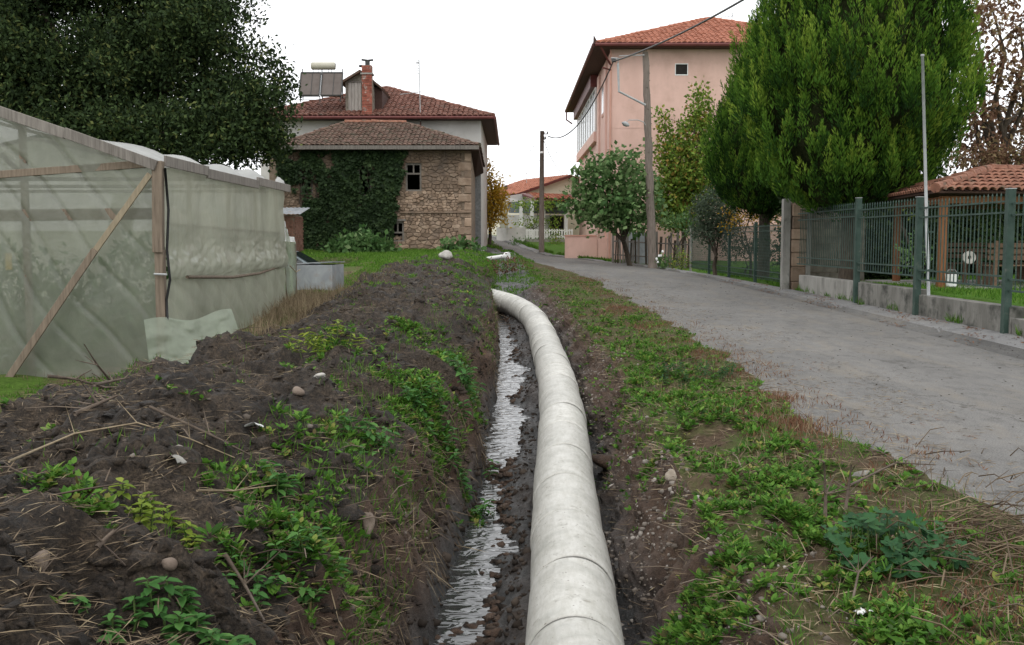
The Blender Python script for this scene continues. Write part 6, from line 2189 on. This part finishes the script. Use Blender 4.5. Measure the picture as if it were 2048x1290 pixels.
# ------------------------------------------------------------------ ground cover
def grid_at(cf, rf):
    c0 = np.clip(np.floor(cf).astype(int), 0, NCOL - 2); r0 = np.clip(np.floor(rf).astype(int), 0, NR - 2)
    u, v = cf - c0, rf - r0
    out = []
    for G in (GX, GY, GZ):
        out.append(G[r0, c0] * (1 - u) * (1 - v) + G[r0, c0 + 1] * u * (1 - v) + G[r0 + 1, c0] * (1 - u) * v + G[r0 + 1, c0 + 1] * u * v)
    return np.stack(out, 1)


yrow = GY[:, 0]


def scatter(k0, k1, n, y0, y1, p=.7):
    """n ground points in cross-section bands k0..k1, denser near the camera."""
    u = RNG.random(n)
    q = 1 - p
    Y = (y0 ** q + u * (y1 ** q - y0 ** q)) ** (1 / q)
    rf = np.interp(Y, yrow, np.arange(NR))
    cf = np.interp(RNG.uniform(k0, k1, n), np.arange(len(cstart)), cstart)
    return grid_at(cf, rf)


def disc(px, py, r, n, stretch_y=1.6):
    """n ground points in a ragged patch round a photo pixel."""
    c = ground_hit(px, py)
    a, q = RNG.random(n) * 2 * np.pi, np.sqrt(RNG.random(n)) * (1 + .35 * RNG.normal(size=n))
    X, Y = c.x + r * q * np.cos(a), c.y + r * stretch_y * q * np.sin(a)
    rf = np.interp(Y, yrow, np.arange(NR))
    r0 = np.clip(np.round(rf).astype(int), 0, NR - 1)
    Z = np.array([np.interp(x, GX[j], GZ[j]) for x, j in zip(X, r0)])
    return np.stack([X, Y, Z], 1)


def rosettes(lv, C, L, Wd, m=8, el=(.25, 1.1), tm=.5, ts=.22, hgt=0.0):
    n = len(C)
    a = RNG.random((n, m)) * 2 * np.pi
    e = RNG.uniform(el[0], el[1], (n, m))
    Dd = np.stack([np.cos(a) * np.cos(e), np.sin(a) * np.cos(e), np.sin(e)], -1)
    k = RNG.uniform(.55, 1.25, (n, m)) * RNG.uniform(.7, 1.25, (n, 1))
    P = np.repeat(C[:, None], m, 1) + Dd * .012 + np.array([0, 0, 1.0]) * (RNG.random((n, m)) * hgt)[..., None]
    T = tm + RNG.normal(size=(n, 1)) * ts * .7 + RNG.normal(size=(n, m)) * ts * .6
    up = np.broadcast_to(np.array([0, 0, 1.0]), (n * m, 3))
    lv.add6(P.reshape(-1, 3), Dd.reshape(-1, 3), up + rdir(n * m) * .3, L * k.ravel(), Wd * k.ravel(), T.ravel(), .2, .15)


def blades(lv, C, L, Wd, lean=.5, tm=.5, ts=.25, m=1, flat=False):
    C = np.repeat(C, m, 0) + (RNG.normal(size=(len(C) * m, 3)) * np.array([.02, .02, 0]) if m > 1 else 0)
    n = len(C)
    a = RNG.random(n) * 2 * np.pi
    ln = np.abs(RNG.normal(size=n)) * lean
    Dd = np.stack([np.cos(a) * ln, np.sin(a) * ln, np.ones(n) if not flat else RNG.normal(size=n) * .12 + .05], 1)
    if flat: Dd[:, :2] = np.stack([np.cos(a), np.sin(a)], 1)
    k = RNG.uniform(.4, 1.3, n)
    lv.add(C, Dd, rdir(n) + (np.array([0, 0, 1.5]) if flat else 0), L * k, Wd, tm + RNG.normal(size=n) * ts, 0.03, .3 if not flat else .5)


# green weed patches on verge and heap (leafy rosettes)
wd = Leaves()


def weedpatch(a, b_, r, n, L, Wd):
    C = disc(a, b_, r, int(n))
    k = fbm(C[:, 0] / .22, C[:, 1] / .3, 109, 3)
    C = C[k > .46]
    rosettes(wd, C[::2], L * 1.1, Wd * .9, 7, hgt=.02, ts=.3)
    rosettes(wd, C[1::3], L * 1.0, Wd * .3, 13, hgt=.05, ts=.3, tm=.45)
    rosettes(wd, C[1::2], L * .65, Wd * .72, 9, hgt=.05, ts=.3, tm=.6)


right = [(1270, 690, .35, 120), (1330, 760, .45, 170), (1360, 800, .4, 160), (1420, 815, .35, 130), (1445, 860, .35, 120), (1300, 720, .3, 90), (1400, 900, .3, 70), (1555, 975, .28, 110), (1530, 1045, .34, 150), (1600, 1075, .34, 170), (1480, 1060, .25, 80),
         (1440, 1150, .22, 80), (1400, 1200, .2, 80), (1440, 1250, .2, 70), (1780, 1280, .22, 120), (1640, 1110, .25, 110), (1170, 612, .4, 90), (1240, 645, .4, 80), (1300, 940, .15, 25), (1250, 770, .2, 40), (1500, 880, .25, 50), (1860, 1110, .25, 50),
         (1180, 660, .25, 40), (1320, 980, .15, 30), (1560, 900, .25, 40), (1090, 560, .5, 70), (1130, 585, .4, 50), (1050, 545, .6, 80), (1390, 1290, .2, 70), (1700, 1150, .2, 50), (1360, 700, .25, 40), (1260, 830, .15, 25)]
for a, b_, r, n in right: weedpatch(a, b_, r, n * 1.55, .048, .030)
leftp = [(850, 695, .32, 100), (925, 745, .26, 100), (890, 720, .3, 80), (830, 830, .3, 120), (870, 880, .26, 120), (800, 800, .3, 80), (650, 690, .3, 60), (940, 800, .18, 50), (630, 1085, .16, 40), (480, 1160, .14, 40), (930, 1010, .14, 40), (620, 1140, .14, 30), (820, 660, .3, 50),
         (980, 560, .35, 60), (910, 530, .6, 90), (950, 545, .5, 80), (890, 545, .5, 60), (100, 970, .12, 20), (180, 1000, .1, 20), (700, 860, .15, 25), (770, 760, .25, 40), (860, 770, .25, 60), (560, 1060, .12, 20), (100, 1200, .06, 10)]
for a, b_, r, n in leftp: weedpatch(a, b_, r, n * 1.7, .047, .030)
# sparse seedlings elsewhere
C = scatter(10, 11, 4200, 3, 34); C = C[fbm(C[:, 0] / .5, C[:, 1] / .5, 101, 3) > .49]; rosettes(wd, C, .045, .026, 7, ts=.3)
C = scatter(4.2, 5.5, 2600, 4, 34); C = C[fbm(C[:, 0] / .45, C[:, 1] / .6, 102, 3) > .56]; rosettes(wd, C, .046, .028, 7, ts=.3, hgt=.03)
C = scatter(2, 4.2, 1600, 4, 34); C = C[fbm(C[:, 0] / .5, C[:, 1] / .5, 103, 3) > .66]; rosettes(wd, C, .042, .025, 6)
C = scatter(8.6, 10, 1500, 5, 30); C = C[fbm(C[:, 0] / .4, C[:, 1] / .5, 104, 3) > .58]; rosettes(wd, C, .042, .025, 6, ts=.3)
tag(wd.build('weeds', M['weed']), kind='stuff')

# grass
gr = Leaves()
C = scatter(0.0, 2.0, 0 or 10, 8, 40)


def box_pts(x0, x1, y0, y1, n):
    X, Y = RNG.uniform(x0, x1, n), RNG.uniform(y0, y1, n)
    rf = np.round(np.interp(Y, yrow, np.arange(NR))).astype(int)
    Z = np.array([np.interp(x, GX[j], GZ[j]) for x, j in zip(X, rf)])
    return np.stack([X, Y, Z], 1)


def masked(C, s, seed, lo):
    return C[fbm(C[:, 0] / s, C[:, 1] / s, seed, 4) > lo]


C = masked(box_pts(-8, -3.2, 7.5, 12.2, 26000), .8, 111, .42); blades(gr, C, .055, .010, .8, .42)
C = masked(box_pts(-4.0, -2.0, 18, 30, 16000), 1.2, 112, .40); blades(gr, C, .07, .018, .8, .55)
C = masked(box_pts(-9, -.5, 28, 42, 30000), 1.5, 113, .36); blades(gr, C, .10, .03, .8, .6)
C = masked(box_pts(-1.6, .9, 28, 42, 6000), 1.2, 114, .48); blades(gr, C, .11, .025, .8, .5)
C = masked(box_pts(8.0, 15, 14, 30, 34000), 1.5, 115, .30); blades(gr, C, .09, .02, .7, .5)
C = masked(box_pts(7.9, 12, 30, 44, 9000), 1.5, 116, .42); blades(gr, C, .15, .03, .5, .5)
C = masked(scatter(12.9, 13.3, 5200, 12, 30), .9, 117, .52); blades(gr, C, .17, .014, .6, .5)
C = masked(scatter(9.7, 11.0, 15000, 3, 36), .5, 118, .50); blades(gr, C, .085, .006, .8, .45, .3)
C = masked(scatter(4.2, 5.6, 16000, 4, 36), .5, 119, .48); blades(gr, C, .10, .006, .9, .42, .3)
C = masked(scatter(2.2, 4.4, 5000, 4, 36), .5, 139, .56); blades(gr, C, .08, .006, .9, .45, .3)
C = masked(scatter(8, 10.9, 2500, 44, 66, .3), 1.5, 120, .45); blades(gr, C, .12, .05, .7, .45)
C = masked(scatter(13, 14, 3000, 48, 66, .3), 1.5, 120, .40); blades(gr, C, .16, .05, .7, .45)
tag(gr.build('grass', M['grass']), kind='stuff')

# dry straw and stalks
st = Leaves()
C = scatter(2, 5.6, 46000, 2.3, 34, .85); C = C[fbm(C[:, 0] / .5, C[:, 1] / .5, 121, 3) > .36]; blades(st, C + np.array([0, 0, .016]), .12, .0046, flat=True, tm=.33, ts=.28)
C = scatter(5, 5.9, 5200, 4, 32, .85); C = C[fbm(C[:, 0] / .4, C[:, 1] / .4, 122, 3) > .42]; Cn = len(C)
st.add(C, np.stack([RNG.normal(size=Cn) * .25 + .25, RNG.normal(size=Cn) * .4, -np.ones(Cn) + RNG.normal(size=Cn) * .5], 1), rdir(Cn) + np.array([1., 0, .3]), RNG.uniform(.08, .35, Cn), .006, RNG.normal(size=Cn) * .25 + .3, .02, .5)
C = scatter(9.8, 11.15, 14000, 3, 38, .85); C = C[fbm(C[:, 0] / .45, C[:, 1] / .45, 123, 3) > .40]; blades(st, C + np.array([0, 0, .01]), .15, .006, flat=True, tm=.5, ts=.28)
C = scatter(10.1, 11.05, 5000, 3, 36, .8); C = masked(C, .5, 124, .45); blades(st, C, .13, .006, .8, .5, .28)
C = scatter(11.0, 11.35, 7000, 4, 34, .8); C = masked(C, .6, 125, .46); blades(st, C + np.array([0, 0, .008]), .09, .005, flat=True, tm=.45)
C = scatter(11.2, 12, 2600, 4, 34, .8); C = masked(C, .9, 125, .5); blades(st, C + np.array([0, 0, .008]), .07, .005, flat=True, tm=.3)
C = scatter(8.7, 10, 4000, 5, 30, .8); C = masked(C, .4, 126, .46); blades(st, C + np.array([0, 0, .01]), .12, .005, flat=True, tm=.3)
C = masked(box_pts(-4.0, -3.1, 11.6, 19, 5200), .7, 127, .36); blades(st, C, .24, .008, .6, .55, .25)
C = masked(box_pts(-4.2, -2.4, 17, 27, 5000), .8, 128, .45); blades(st, C, .08, .012, .8, .42, .25)
C = masked(box_pts(-8, -3.3, 7.8, 12, 3500), .7, 129, .45); blades(st, C, .10, .006, .9, .4)
tag(st.build('dry_straw', M['straw']), kind='stuff')

rw = Leaves()
C = scatter(10.5, 11.12, 14000, 3.5, 38, .8); C = C[fbm(C[:, 0] / .7, C[:, 1] / .9, 131, 3) > .50]; blades(rw, C, .055, .008, .9, .45, .28)
C = scatter(10.75, 11.3, 5000, 3.5, 38, .8); C = C[fbm(C[:, 0] / .6, C[:, 1] / 1.2, 132, 3) > .54]; blades(rw, C + np.array([0, 0, .006]), .06, .007, flat=True, tm=.5)
for a, b_, r, n in ((1590, 850, .25, 400), (1400, 710, .3, 300), (1290, 655, .4, 500), (1170, 560, .6, 500), (1230, 620, .35, 600), (1560, 800, .2, 250), (1900, 1230, .35, 500)):
    blades(rw, disc(a, b_, r, n), .07, .008, .8, .5)
C = scatter(12.0, 12.9, 2600, 13, 34, .6); C = C[fbm(C[:, 0] / .5, C[:, 1] / .9, 133, 3) > .57]; blades(rw, C + np.array([0, 0, .008]), .06, .02, flat=True, tm=.5)
tag(rw.build('red_dry_weeds', M['redweed']), kind='stuff')


def ico_batch(name, C, R, mat, T, squash=.75, seed=0, sub=1):
    bm = bmesh.new(); bmesh.ops.create_icosphere(bm, subdivisions=sub, radius=1)
    v0 = np.array([v.co[:] for v in bm.verts]); f0 = np.array([[x.index for x in f.verts] for f in bm.faces]); bm.free()
    n = len(C)
    rg = np.random.default_rng(seed)
    sc = rg.uniform(.65, 1.25, (n, 1, 3)) * np.array([1, 1, squash])
    jit = 1 + rg.normal(size=(n, len(v0), 1)) * (.14 if mat == M['pebble'] else .22 if sub == 2 else .36)
    V = C[:, None] + v0[None] * sc * jit * np.asarray(R)[:, None, None]
    Q = (np.arange(n)[:, None, None] * len(v0) + f0[None]).reshape(-1, 3)
    o = np_mesh(name, V.reshape(-1, 3), Q, mat, smooth=mat not in (M['clod'], M['soil'], M['trench']), attrs={'tint': np.repeat(np.clip(T, 0, 1), len(v0))})
    return tag(o, kind='stuff')


C = scatter(2, 5.6, 15000, 2.3, 26, .9); C = C[fbm(C[:, 0] / .5, C[:, 1] / .6, 151, 3) > .40]; n = len(C)
ico_batch('soil_clods', C, np.minimum(.006 + RNG.exponential(.008, n), .035), M['soil'], RNG.normal(size=n) * .22 + .5, .8, 1)
C = scatter(2, 5.0, 560, 2.4, 22, .9); n = len(C)
ico_batch('big_clods', C - np.array([0, 0, .012]), RNG.uniform(.03, .075, n), M['soil'], RNG.normal(size=n) * .22 + .5, .65, 11, 2)
C = scatter(5.0, 8.6, 4200, 4, 29, .9); n = len(C)
ico_batch('mud_lumps', C, np.minimum(.009 + RNG.exponential(.010, n), .045), M['clod'], RNG.normal(size=n) * .25 + .5, .7, 2)
C = scatter(8.6, 10.25, 7000, 4, 30, .9); C = C[fbm(C[:, 0] / .4, C[:, 1] / .7, 141, 3) > .46]; n = len(C)
ico_batch('pebbles', C, np.minimum(.005 + RNG.exponential(.0065, n), .028), M['pebble'], RNG.normal(size=n) * .25 + .5, .8, 3)
C = scatter(2, 5.6, 700, 4, 28, .8); n = len(C)
ico_batch('small_stones', C, np.minimum(.008 + RNG.exponential(.008, n), .03), M['pebble'], RNG.normal(size=n) * .22 + .35, .7, 4)
C = scatter(11.0, 12.9, 1500, 4, 34, .8); n = len(C)
ico_batch('road_grit', C, np.minimum(.004 + RNG.exponential(.004, n), .018), M['clod'], RNG.normal(size=n) * .25 + .6, .6, 5)

C = scatter(6.0, 7.5, 900, 4.5, 27, .8); n = len(C)
ico_batch('stream_lumps', C, RNG.uniform(.018, .055, n), M['trench'], np.full(n, .5), .55, 21, 2)

# ------------------------------------------------------------------ single plants
def herb(name, label, px, py, stems, h, L, Wd, mat, spread=.12, cat='plant', group=None, tm=.5, pairs=5):
    """Upright herb: stalks with opposite pairs of leaves."""
    b0 = ground_hit(px, py)
    t = empty(name, tuple(b0), 0, label, cat, group)
    sm, lv = LB(b0), Leaves()
    for i in range(stems):
        a = rnd.uniform(0, 6.28); q = spread * math.sqrt(rnd.random())
        x, y = b0.x + q * math.cos(a), b0.y + q * math.sin(a)
        p = on_ground(x, y)
        hh = h * rnd.uniform(.55, 1.1)
        tp = p + Vector((math.cos(a) * hh * .3 + rnd.uniform(-.03, .03), math.sin(a) * hh * .3, hh))
        limb(sm, [p - Vector((0, 0, .02)), p.lerp(tp, .5) + Vector((0, 0, .02)), tp], .005, .002, 5)
        for j in range(pairs):
            f = .3 + .7 * j / (pairs - 1)
            c = np.array(p.lerp(tp, f))
            th = rnd.uniform(0, 3.14) + j * 1.57
            k = .82 * (1.15 - .5 * abs(f - .6)) * rnd.uniform(.8, 1.15)
            for s in (0, math.pi):
                d = np.array([[math.cos(th + s), math.sin(th + s), rnd.uniform(-.25, .5)]])
                lv.add6(c[None], d, np.array([[0, 0, 1.]]) + rdir(1) * .2, np.array([L * k]), np.array([Wd * k]), tm + rnd.gauss(0, .16), .25, .25)
    tag(sm.build('stem', M['weedstem'], t), kind='stuff')
    lv.build('foliage', mat, t, tuple(b0))
    return t


M['weedstem'] = surf('weed_stem', [(.3, (.05, .09, .02)), (.7, (.09, .13, .04))], scale=9, rough=.7, bump=0)
herb('nettle_plant', 'single upright nettle growing alone on the dark earth heap', 560, 1000, 4, .19, .085, .046, M['nettle'], .06)
herb('nettle_plant', 'large nettle clump at the bottom edge of the picture', 400, 1290, 20, .09, .062, .038, M['nettle'], .17)
herb('nettle_plant', 'nettle clump on the heap shoulder above the water', 880, 905, 20, .2, .08, .042, M['nettle'], .24)
herb('nettle_plant', 'nettle clump on the heap, left of the shoulder clump', 740, 905, 12, .18, .08, .042, M['nettle'], .18)
herb('nettle_plant', 'nettles beside the trench edge, higher up the heap', 925, 770, 18, .28, .11, .05, M['nettle'], .28)
herb('nettle_plant', 'nettle tuft hanging over the stream edge', 940, 1025, 8, .16, .085, .045, M['nettle'], .12)
herb('nettle_plant', 'nettle patch low on the near slope of the heap', 620, 1110, 11, .13, .065, .036, M['nettle'], .17)
herb('nettle_plant', 'thin nettle sprigs right above the bottom nettle clump', 520, 1180, 7, .12, .06, .034, M['nettle'], .14)
herb('nettle_plant', 'small nettle seedlings near the bottom left corner', 215, 1270, 5, .09, .055, .032, M['nettle'], .1)
herb('yellow_herb', 'yellow-green leafy herb lying on the near earth', 300, 1055, 12, .10, .06, .035, M['limeleaf'], .16, tm=.4)
herb('yellow_herb', 'yellowish weed among stalks on the crest of the heap', 650, 705, 14, .22, .09, .03, M['limeleaf'], .3)
herb('roadside_sprig', 'thin upright sprig sticking out of the verge against the road', 1432, 745, 1, .55, .05, .022, M['weed'], .02, pairs=9)
herb('broadleaf_weed', 'broad green leaves at the bottom edge, right of the white scrap', 1790, 1285, 14, .09, .065, .038, M['weed'], .16)
herb('creeping_shrub', 'dark low bushy weed on the verge beside the road', 1390, 755, 40, .16, .05, .025, M['mallow'], .45, tm=.4)


def mallow(label, px, py, n, r, L):
    b0 = ground_hit(px, py)
    t = empty('mallow_plant', tuple(b0), 0, label, 'plant')
    vs, fs, tn = [], [], []
    sm = LB(b0)
    for i in range(n):
        a = rnd.uniform(0, 6.28); q = r * math.sqrt(rnd.random())
        g = on_ground(b0.x + q * math.cos(a), b0.y + q * math.sin(a) * 1.2)
        h = rnd.uniform(.05, .2) * (1.2 - q / r * .6)
        c = g + Vector((rnd.uniform(-.03, .03), rnd.uniform(-.03, .03), h))
        limb(sm, [g, c], .003, .002, 4)
        nrm = Vector((rnd.uniform(-.5, .5), rnd.uniform(-.7, .2), 1)).normalized()
        e = nrm.cross(Vector((rnd.uniform(-1, 1), rnd.uniform(-1, 1), 0))).normalized()
        f = nrm.cross(e)
        l = L * rnd.uniform(.6, 1.2)
        k0 = len(vs)
        vs.append(tuple(c - Vector(b0) - nrm * l * .12))
        m_ = 14
        for k in range(m_):
            th = -2.7 + 5.4 * k / (m_ - 1)
            rr2 = l * (.86 + .16 * math.cos(5 * th))
            vs.append(tuple(c - Vector(b0) + (e * math.cos(th) + f * math.sin(th)) * rr2 + nrm * (.10 * l * math.cos(5 * th))))
        tt = min(1, max(0, .5 + rnd.gauss(0, .22)))
        tn += [tt] * (m_ + 1)
        fs += [(k0, k0 + k, k0 + k + 1) for k in range(1, m_)]
    np_mesh('foliage', np.array(vs), np.array(fs), M['mallow'], t, attrs={'tint': np.array(tn)})
    tag(sm.build('stem', M['weedstem'], t), kind='stuff')


mallow('dark blue-green mallow with round lobed leaves on the right verge', 1760, 1100, 120, .27, .045)
mallow('smaller mallow tuft at the right of the big mallow', 1860, 1130, 34, .18, .04)

# ------------------------------------------------------------------ branches, brushwood, scraps
def branch(label, pts, r, mat='twigwood', name='dead_branch', twigs=3, grp=None):
    p0 = Vector(pts[0])
    mb = LB(p0)
    pts = [Vector(p) for p in pts]
    limb(mb, pts, r, r * .4, 6)
    for i in range(twigs):
        q = pts[0].lerp(pts[-1], rnd.uniform(.3, .9)) if len(pts) == 2 else pts[min(len(pts) - 2, 1 + i % max(1, len(pts) - 2))]
        e = q + Vector((rnd.uniform(-.15, .15), rnd.uniform(-.1, .1), rnd.uniform(.02, .15)))
        limb(mb, [q, q.lerp(e, .5), e], r * .45, r * .15, 5)
    o = mb.build(name, M[mat], None, smooth=True, loc=p0)
    return tag(o, label, 'branch', grp)


M['twigwood'] = surf('dead_twig_bark', [(.3, (.07, .052, .04)), (.7, (.16, .125, .095))], scale=14, rough=.9, bump=.3)
M['stalkwood'] = surf('dry_stalk', [(.3, (.19, .145, .09)), (.7, (.32, .255, .165))], scale=14, rough=.85, bump=.2)


def gpt(px, py, dz=.02):
    p = ground_hit(px, py); p.z += dz
    return p


c = gpt(235, 785)
branch('long bare branch arching over the grass from the heap', [at(95, 752, c.y - .3), at(150, 758, c.y - .2), at(210, 775, c.y), c], .014)
branch('thin bare twig leaning upright before the greenhouse film', [gpt(222, 770), at(195, 730, c.y), at(168, 688, c.y)], .011)
branch('dark stick lying at the left foot of the heap', [gpt(150, 835), gpt(235, 805, .04)], .016)
branch('second dark stick below the arching branch', [gpt(190, 800, .08), gpt(260, 780, .07)], .013)
branch('long pale stalk bent across the middle of the heap', [gpt(20, 965, .08), gpt(150, 900, .06), gpt(275, 866, .05), gpt(380, 890, .03), gpt(470, 925, .02)], .006, 'stalkwood')
branch('long dark stick running down the middle of the heap', [gpt(300, 830, .03), gpt(420, 890, .03), gpt(520, 930, .02), gpt(605, 955, .02)], .008)
branch('brown stick slanting down to the bottom edge', [gpt(450, 1140, .05), gpt(490, 1200, .05), gpt(530, 1288, .04)], .011)
branch('short thick stick lying on the near dark earth', [gpt(195, 1120, .03), gpt(228, 1080, .03)], .012)
branch('broken root end poking out over the stream', [gpt(808, 1052, .05), gpt(845, 1020, .06)], .013)
branch('thin stalks lying from left to right across the heap', [gpt(395, 1005, .04), gpt(470, 1012, .05), gpt(560, 985, .04)], .006, 'stalkwood')
branch('straight pale stalk lying out on the road from the verge', [gpt(1495, 785, .015), gpt(1595, 788, .012)], .006, 'stalkwood', twigs=0)
branch('bent dry stem over the verge brush', [gpt(1700, 1010, .12), gpt(1790, 975, .16), gpt(1870, 960, .1)], .008)
branch('pale slanting stalk on the right bank', [gpt(1435, 1205, .04), gpt(1490, 1140, .06)], .007, 'stalkwood', twigs=0)
branch('dry forked stem standing in the verge', [gpt(1650, 1045, 0), gpt(1650, 1045, .16), gpt(1645, 1045, .34)], .012, twigs=5)
branch('second dry cut stem in the verge beside the forked one', [gpt(1690, 1030, 0), gpt(1700, 1030, .3)], .011, twigs=4)
branch('dark stub above the white scrap at the bottom right', [gpt(1700, 1225, 0), gpt(1715, 1210, .14), gpt(1745, 1180, .16)], .007, twigs=3)

br = LB((0, 0, 0))
bw_ = []
for i in range(150):
    a = gpt(rnd.gauss(1930, 85), rnd.gauss(1085, 65), rnd.uniform(.01, .12))
    th = rnd.gauss(-.35, .8)
    l = rnd.uniform(.07, .36)
    d = Vector((math.cos(th), math.sin(th), rnd.uniform(-.15, .3)))
    m1 = a + d * l * .5 + Vector((0, 0, rnd.uniform(0, .06)))
    br.tube([a, m1, a + d * l], [.0045, .0035, .002], 4, False)
V = np.array(br.v); Q = np.array(br.f)
nv = 12
tag(np_mesh('brushwood', V, Q, M['straw'], attrs={'tint': np.repeat(np.clip(RNG.normal(size=len(V) // nv) * .22 + .18, 0, 1), nv)}), kind='stuff')
br = LB((0, 0, 0))
C = np.vstack([scatter(2, 5.5, 340, 2.4, 22, .8), scatter(9.6, 11, 200, 3.5, 22, .8)])
for c in C:
    th = rnd.uniform(0, 6.28); l = rnd.uniform(.08, .38)
    d = Vector((math.cos(th), math.sin(th), rnd.uniform(-.05, .25)))
    a = Vector(c) + Vector((0, 0, .01))
    br.tube([a, a + d * l * .5 + Vector((0, 0, rnd.uniform(0, .03))), a + d * l], [.004, .0035, .002], 4, False)
V = np.array(br.v)
tag(np_mesh('dead_twigs', V, np.array(br.f), M['twig'], attrs={'tint': np.repeat(np.clip(RNG.normal(size=len(V) // nv) * .25 + .5, 0, 1), nv)}), kind='stuff')


def stone(name, label, px, py, r, mat, seed, sq=(1, 1, .7), cat='stone', sink=.3, amp=.18):
    p = gpt(px, py, r * sq[2] * (1 - sink) - .01)
    o = MB().blob((0, 0, 0), r, seed, 3, sq, amp).build(name, mat, None, smooth=True, loc=p)
    o.rotation_euler = (rnd.uniform(-.3, .3), rnd.uniform(-.3, .3), rnd.uniform(0, 3))
    return tag(o, label, cat)


stone('white_boulder', 'pale white boulder on the grass before the stone house', 893, 519, .17, M['rock'], 1, (1.1, .8, .75), 'boulder')
stone('pale_stone', 'pale stone lying on top of the heap, far up', 640, 756, .045, M['rock'], 2, (1.4, 1, .5))
stone('embedded_stone', 'cream coloured stone sticking out of the right bank', 1343, 962, .042, M['cream_stone'], 3, (.8, 1, 1.2))
stone('grey_stone', 'grey angular stone on the earth near the left edge', 78, 1135, .04, M['brown_rock'], 4, (1.3, 1, .8))
stone('brick_fragment', 'brown brick fragment stuck in the cut edge of the heap', 735, 1072, .055, M['brown_rock'], 5, (.8, .6, 1.3))
stone('round_cobble', 'smooth brown cobble on the crest of the heap', 597, 787, .04, M['brown_rock'], 6, (1.3, 1, .8), amp=.08)
stone('mud_lump', 'dark lump of dirt dropped on the asphalt', 1826, 908, .028, M['clod_lump'] if 'clod_lump' in M else M['brown_rock'], 7, (1.2, 1, .7), 'dirt lump')
stone('grey_cobble', 'rounded grey cobble low on the near heap', 340, 1147, .028, M['brown_rock'], 8, (1, 1, .8), amp=.08)
stone('concrete_chunk', 'grey concrete chunk at the edge of the asphalt', 1718, 950, .05, M['concrete'], 9, (1.5, 1, .35))
stone('dark_slab', 'dark wet slab of mud beside the pipe on the right', 1212, 935, .13, M['trench'], 10, (1, 1.2, .5), 'mud slab')


def scrap(name, label, px, py, w, d, mat, seed, cat):
    p = gpt(px, py, .03)
    rg = random.Random(seed)
    n = 7
    vs, fs = [], []
    for lay in (0, 1):
        for i in range(n):
            for j in range(n):
                u, v = i / (n - 1) - .5, j / (n - 1) - .5
                z = .35 * w * (.25 - u * u) * 2 + rg.uniform(-.06, .06) * w * (1 if lay == 0 else 0)
                if lay == 0: vs.append((u * w + rg.uniform(-.04, .04) * w, v * d, z))
                else:
                    q = vs[i * n + j]; vs.append((q[0], q[1], q[2] - .004))
    for lay in (0, 1):
        for i in range(n - 1):
            for j in range(n - 1):
                k = lay * n * n
                f = (k + i * n + j, k + (i + 1) * n + j, k + (i + 1) * n + j + 1, k + i * n + j + 1)
                fs.append(f if lay == 0 else tuple(reversed(f)))
    o = MB().add(vs, fs).build(name, mat, None, smooth=True, loc=p)
    o.rotation_euler = (rg.uniform(-.5, .1), rg.uniform(-.3, .3), rg.uniform(-.8, .8))
    return tag(o, label, cat)


scrap('plastic_scrap', 'crumpled white plastic scrap lying on the dark heap', 507, 876, .10, .07, M['white_plastic'], 3, 'litter')
scrap('plastic_scrap', 'white plastic cup piece in the verge at the bottom right', 1728, 1243, .075, .06, M['white_plastic'], 5, 'litter')
scrap('grey_rag', 'grey rag half trodden into the earth of the heap', 350, 943, .10, .06, M['concrete'], 8, 'rag')
# pale drain stub at the far end of the ditch
d0, d1 = at(966, 519, 36.5), at(1018, 511, 36.0)
o = LB(d0)
n = 18
ax = (d1 - d0).normalized()
o.tube([d0, d0.lerp(d1, .86), d0.lerp(d1, .862), d1], [.075, .075, .13, .13], n)
o = o.build('drain_pipe', M['white_plastic'], None, smooth=False, loc=d0)
tag(o, 'short white drain pipe with a collar lying across the far ditch end', 'pipe')
# dark scrub in the far end of the ditch
g = on_ground(-.2, 34)
tree('ditch_shrub', 'tangled dark shrub choking the far end of the ditch', g, [pblob(985, 540, 33.5, 22, 16), pblob(1012, 532, 34, 18, 14), pblob(1040, 528, 35, 16, 10)], M['brownleaf'], 140, .10, .05, r=.03, cat='shrub', sig=.12, m=8, tmid=.2)
g = on_ground(-.8, 32)
tree('ditch_shrub', 'bright green weed bush on the bank left of the far ditch end', g, [pblob(955, 540, 31.5, 24, 12), pblob(930, 530, 32.5, 20, 10)], M['weed'], 150, .10, .05, r=.03, cat='shrub', sig=.12, m=8)
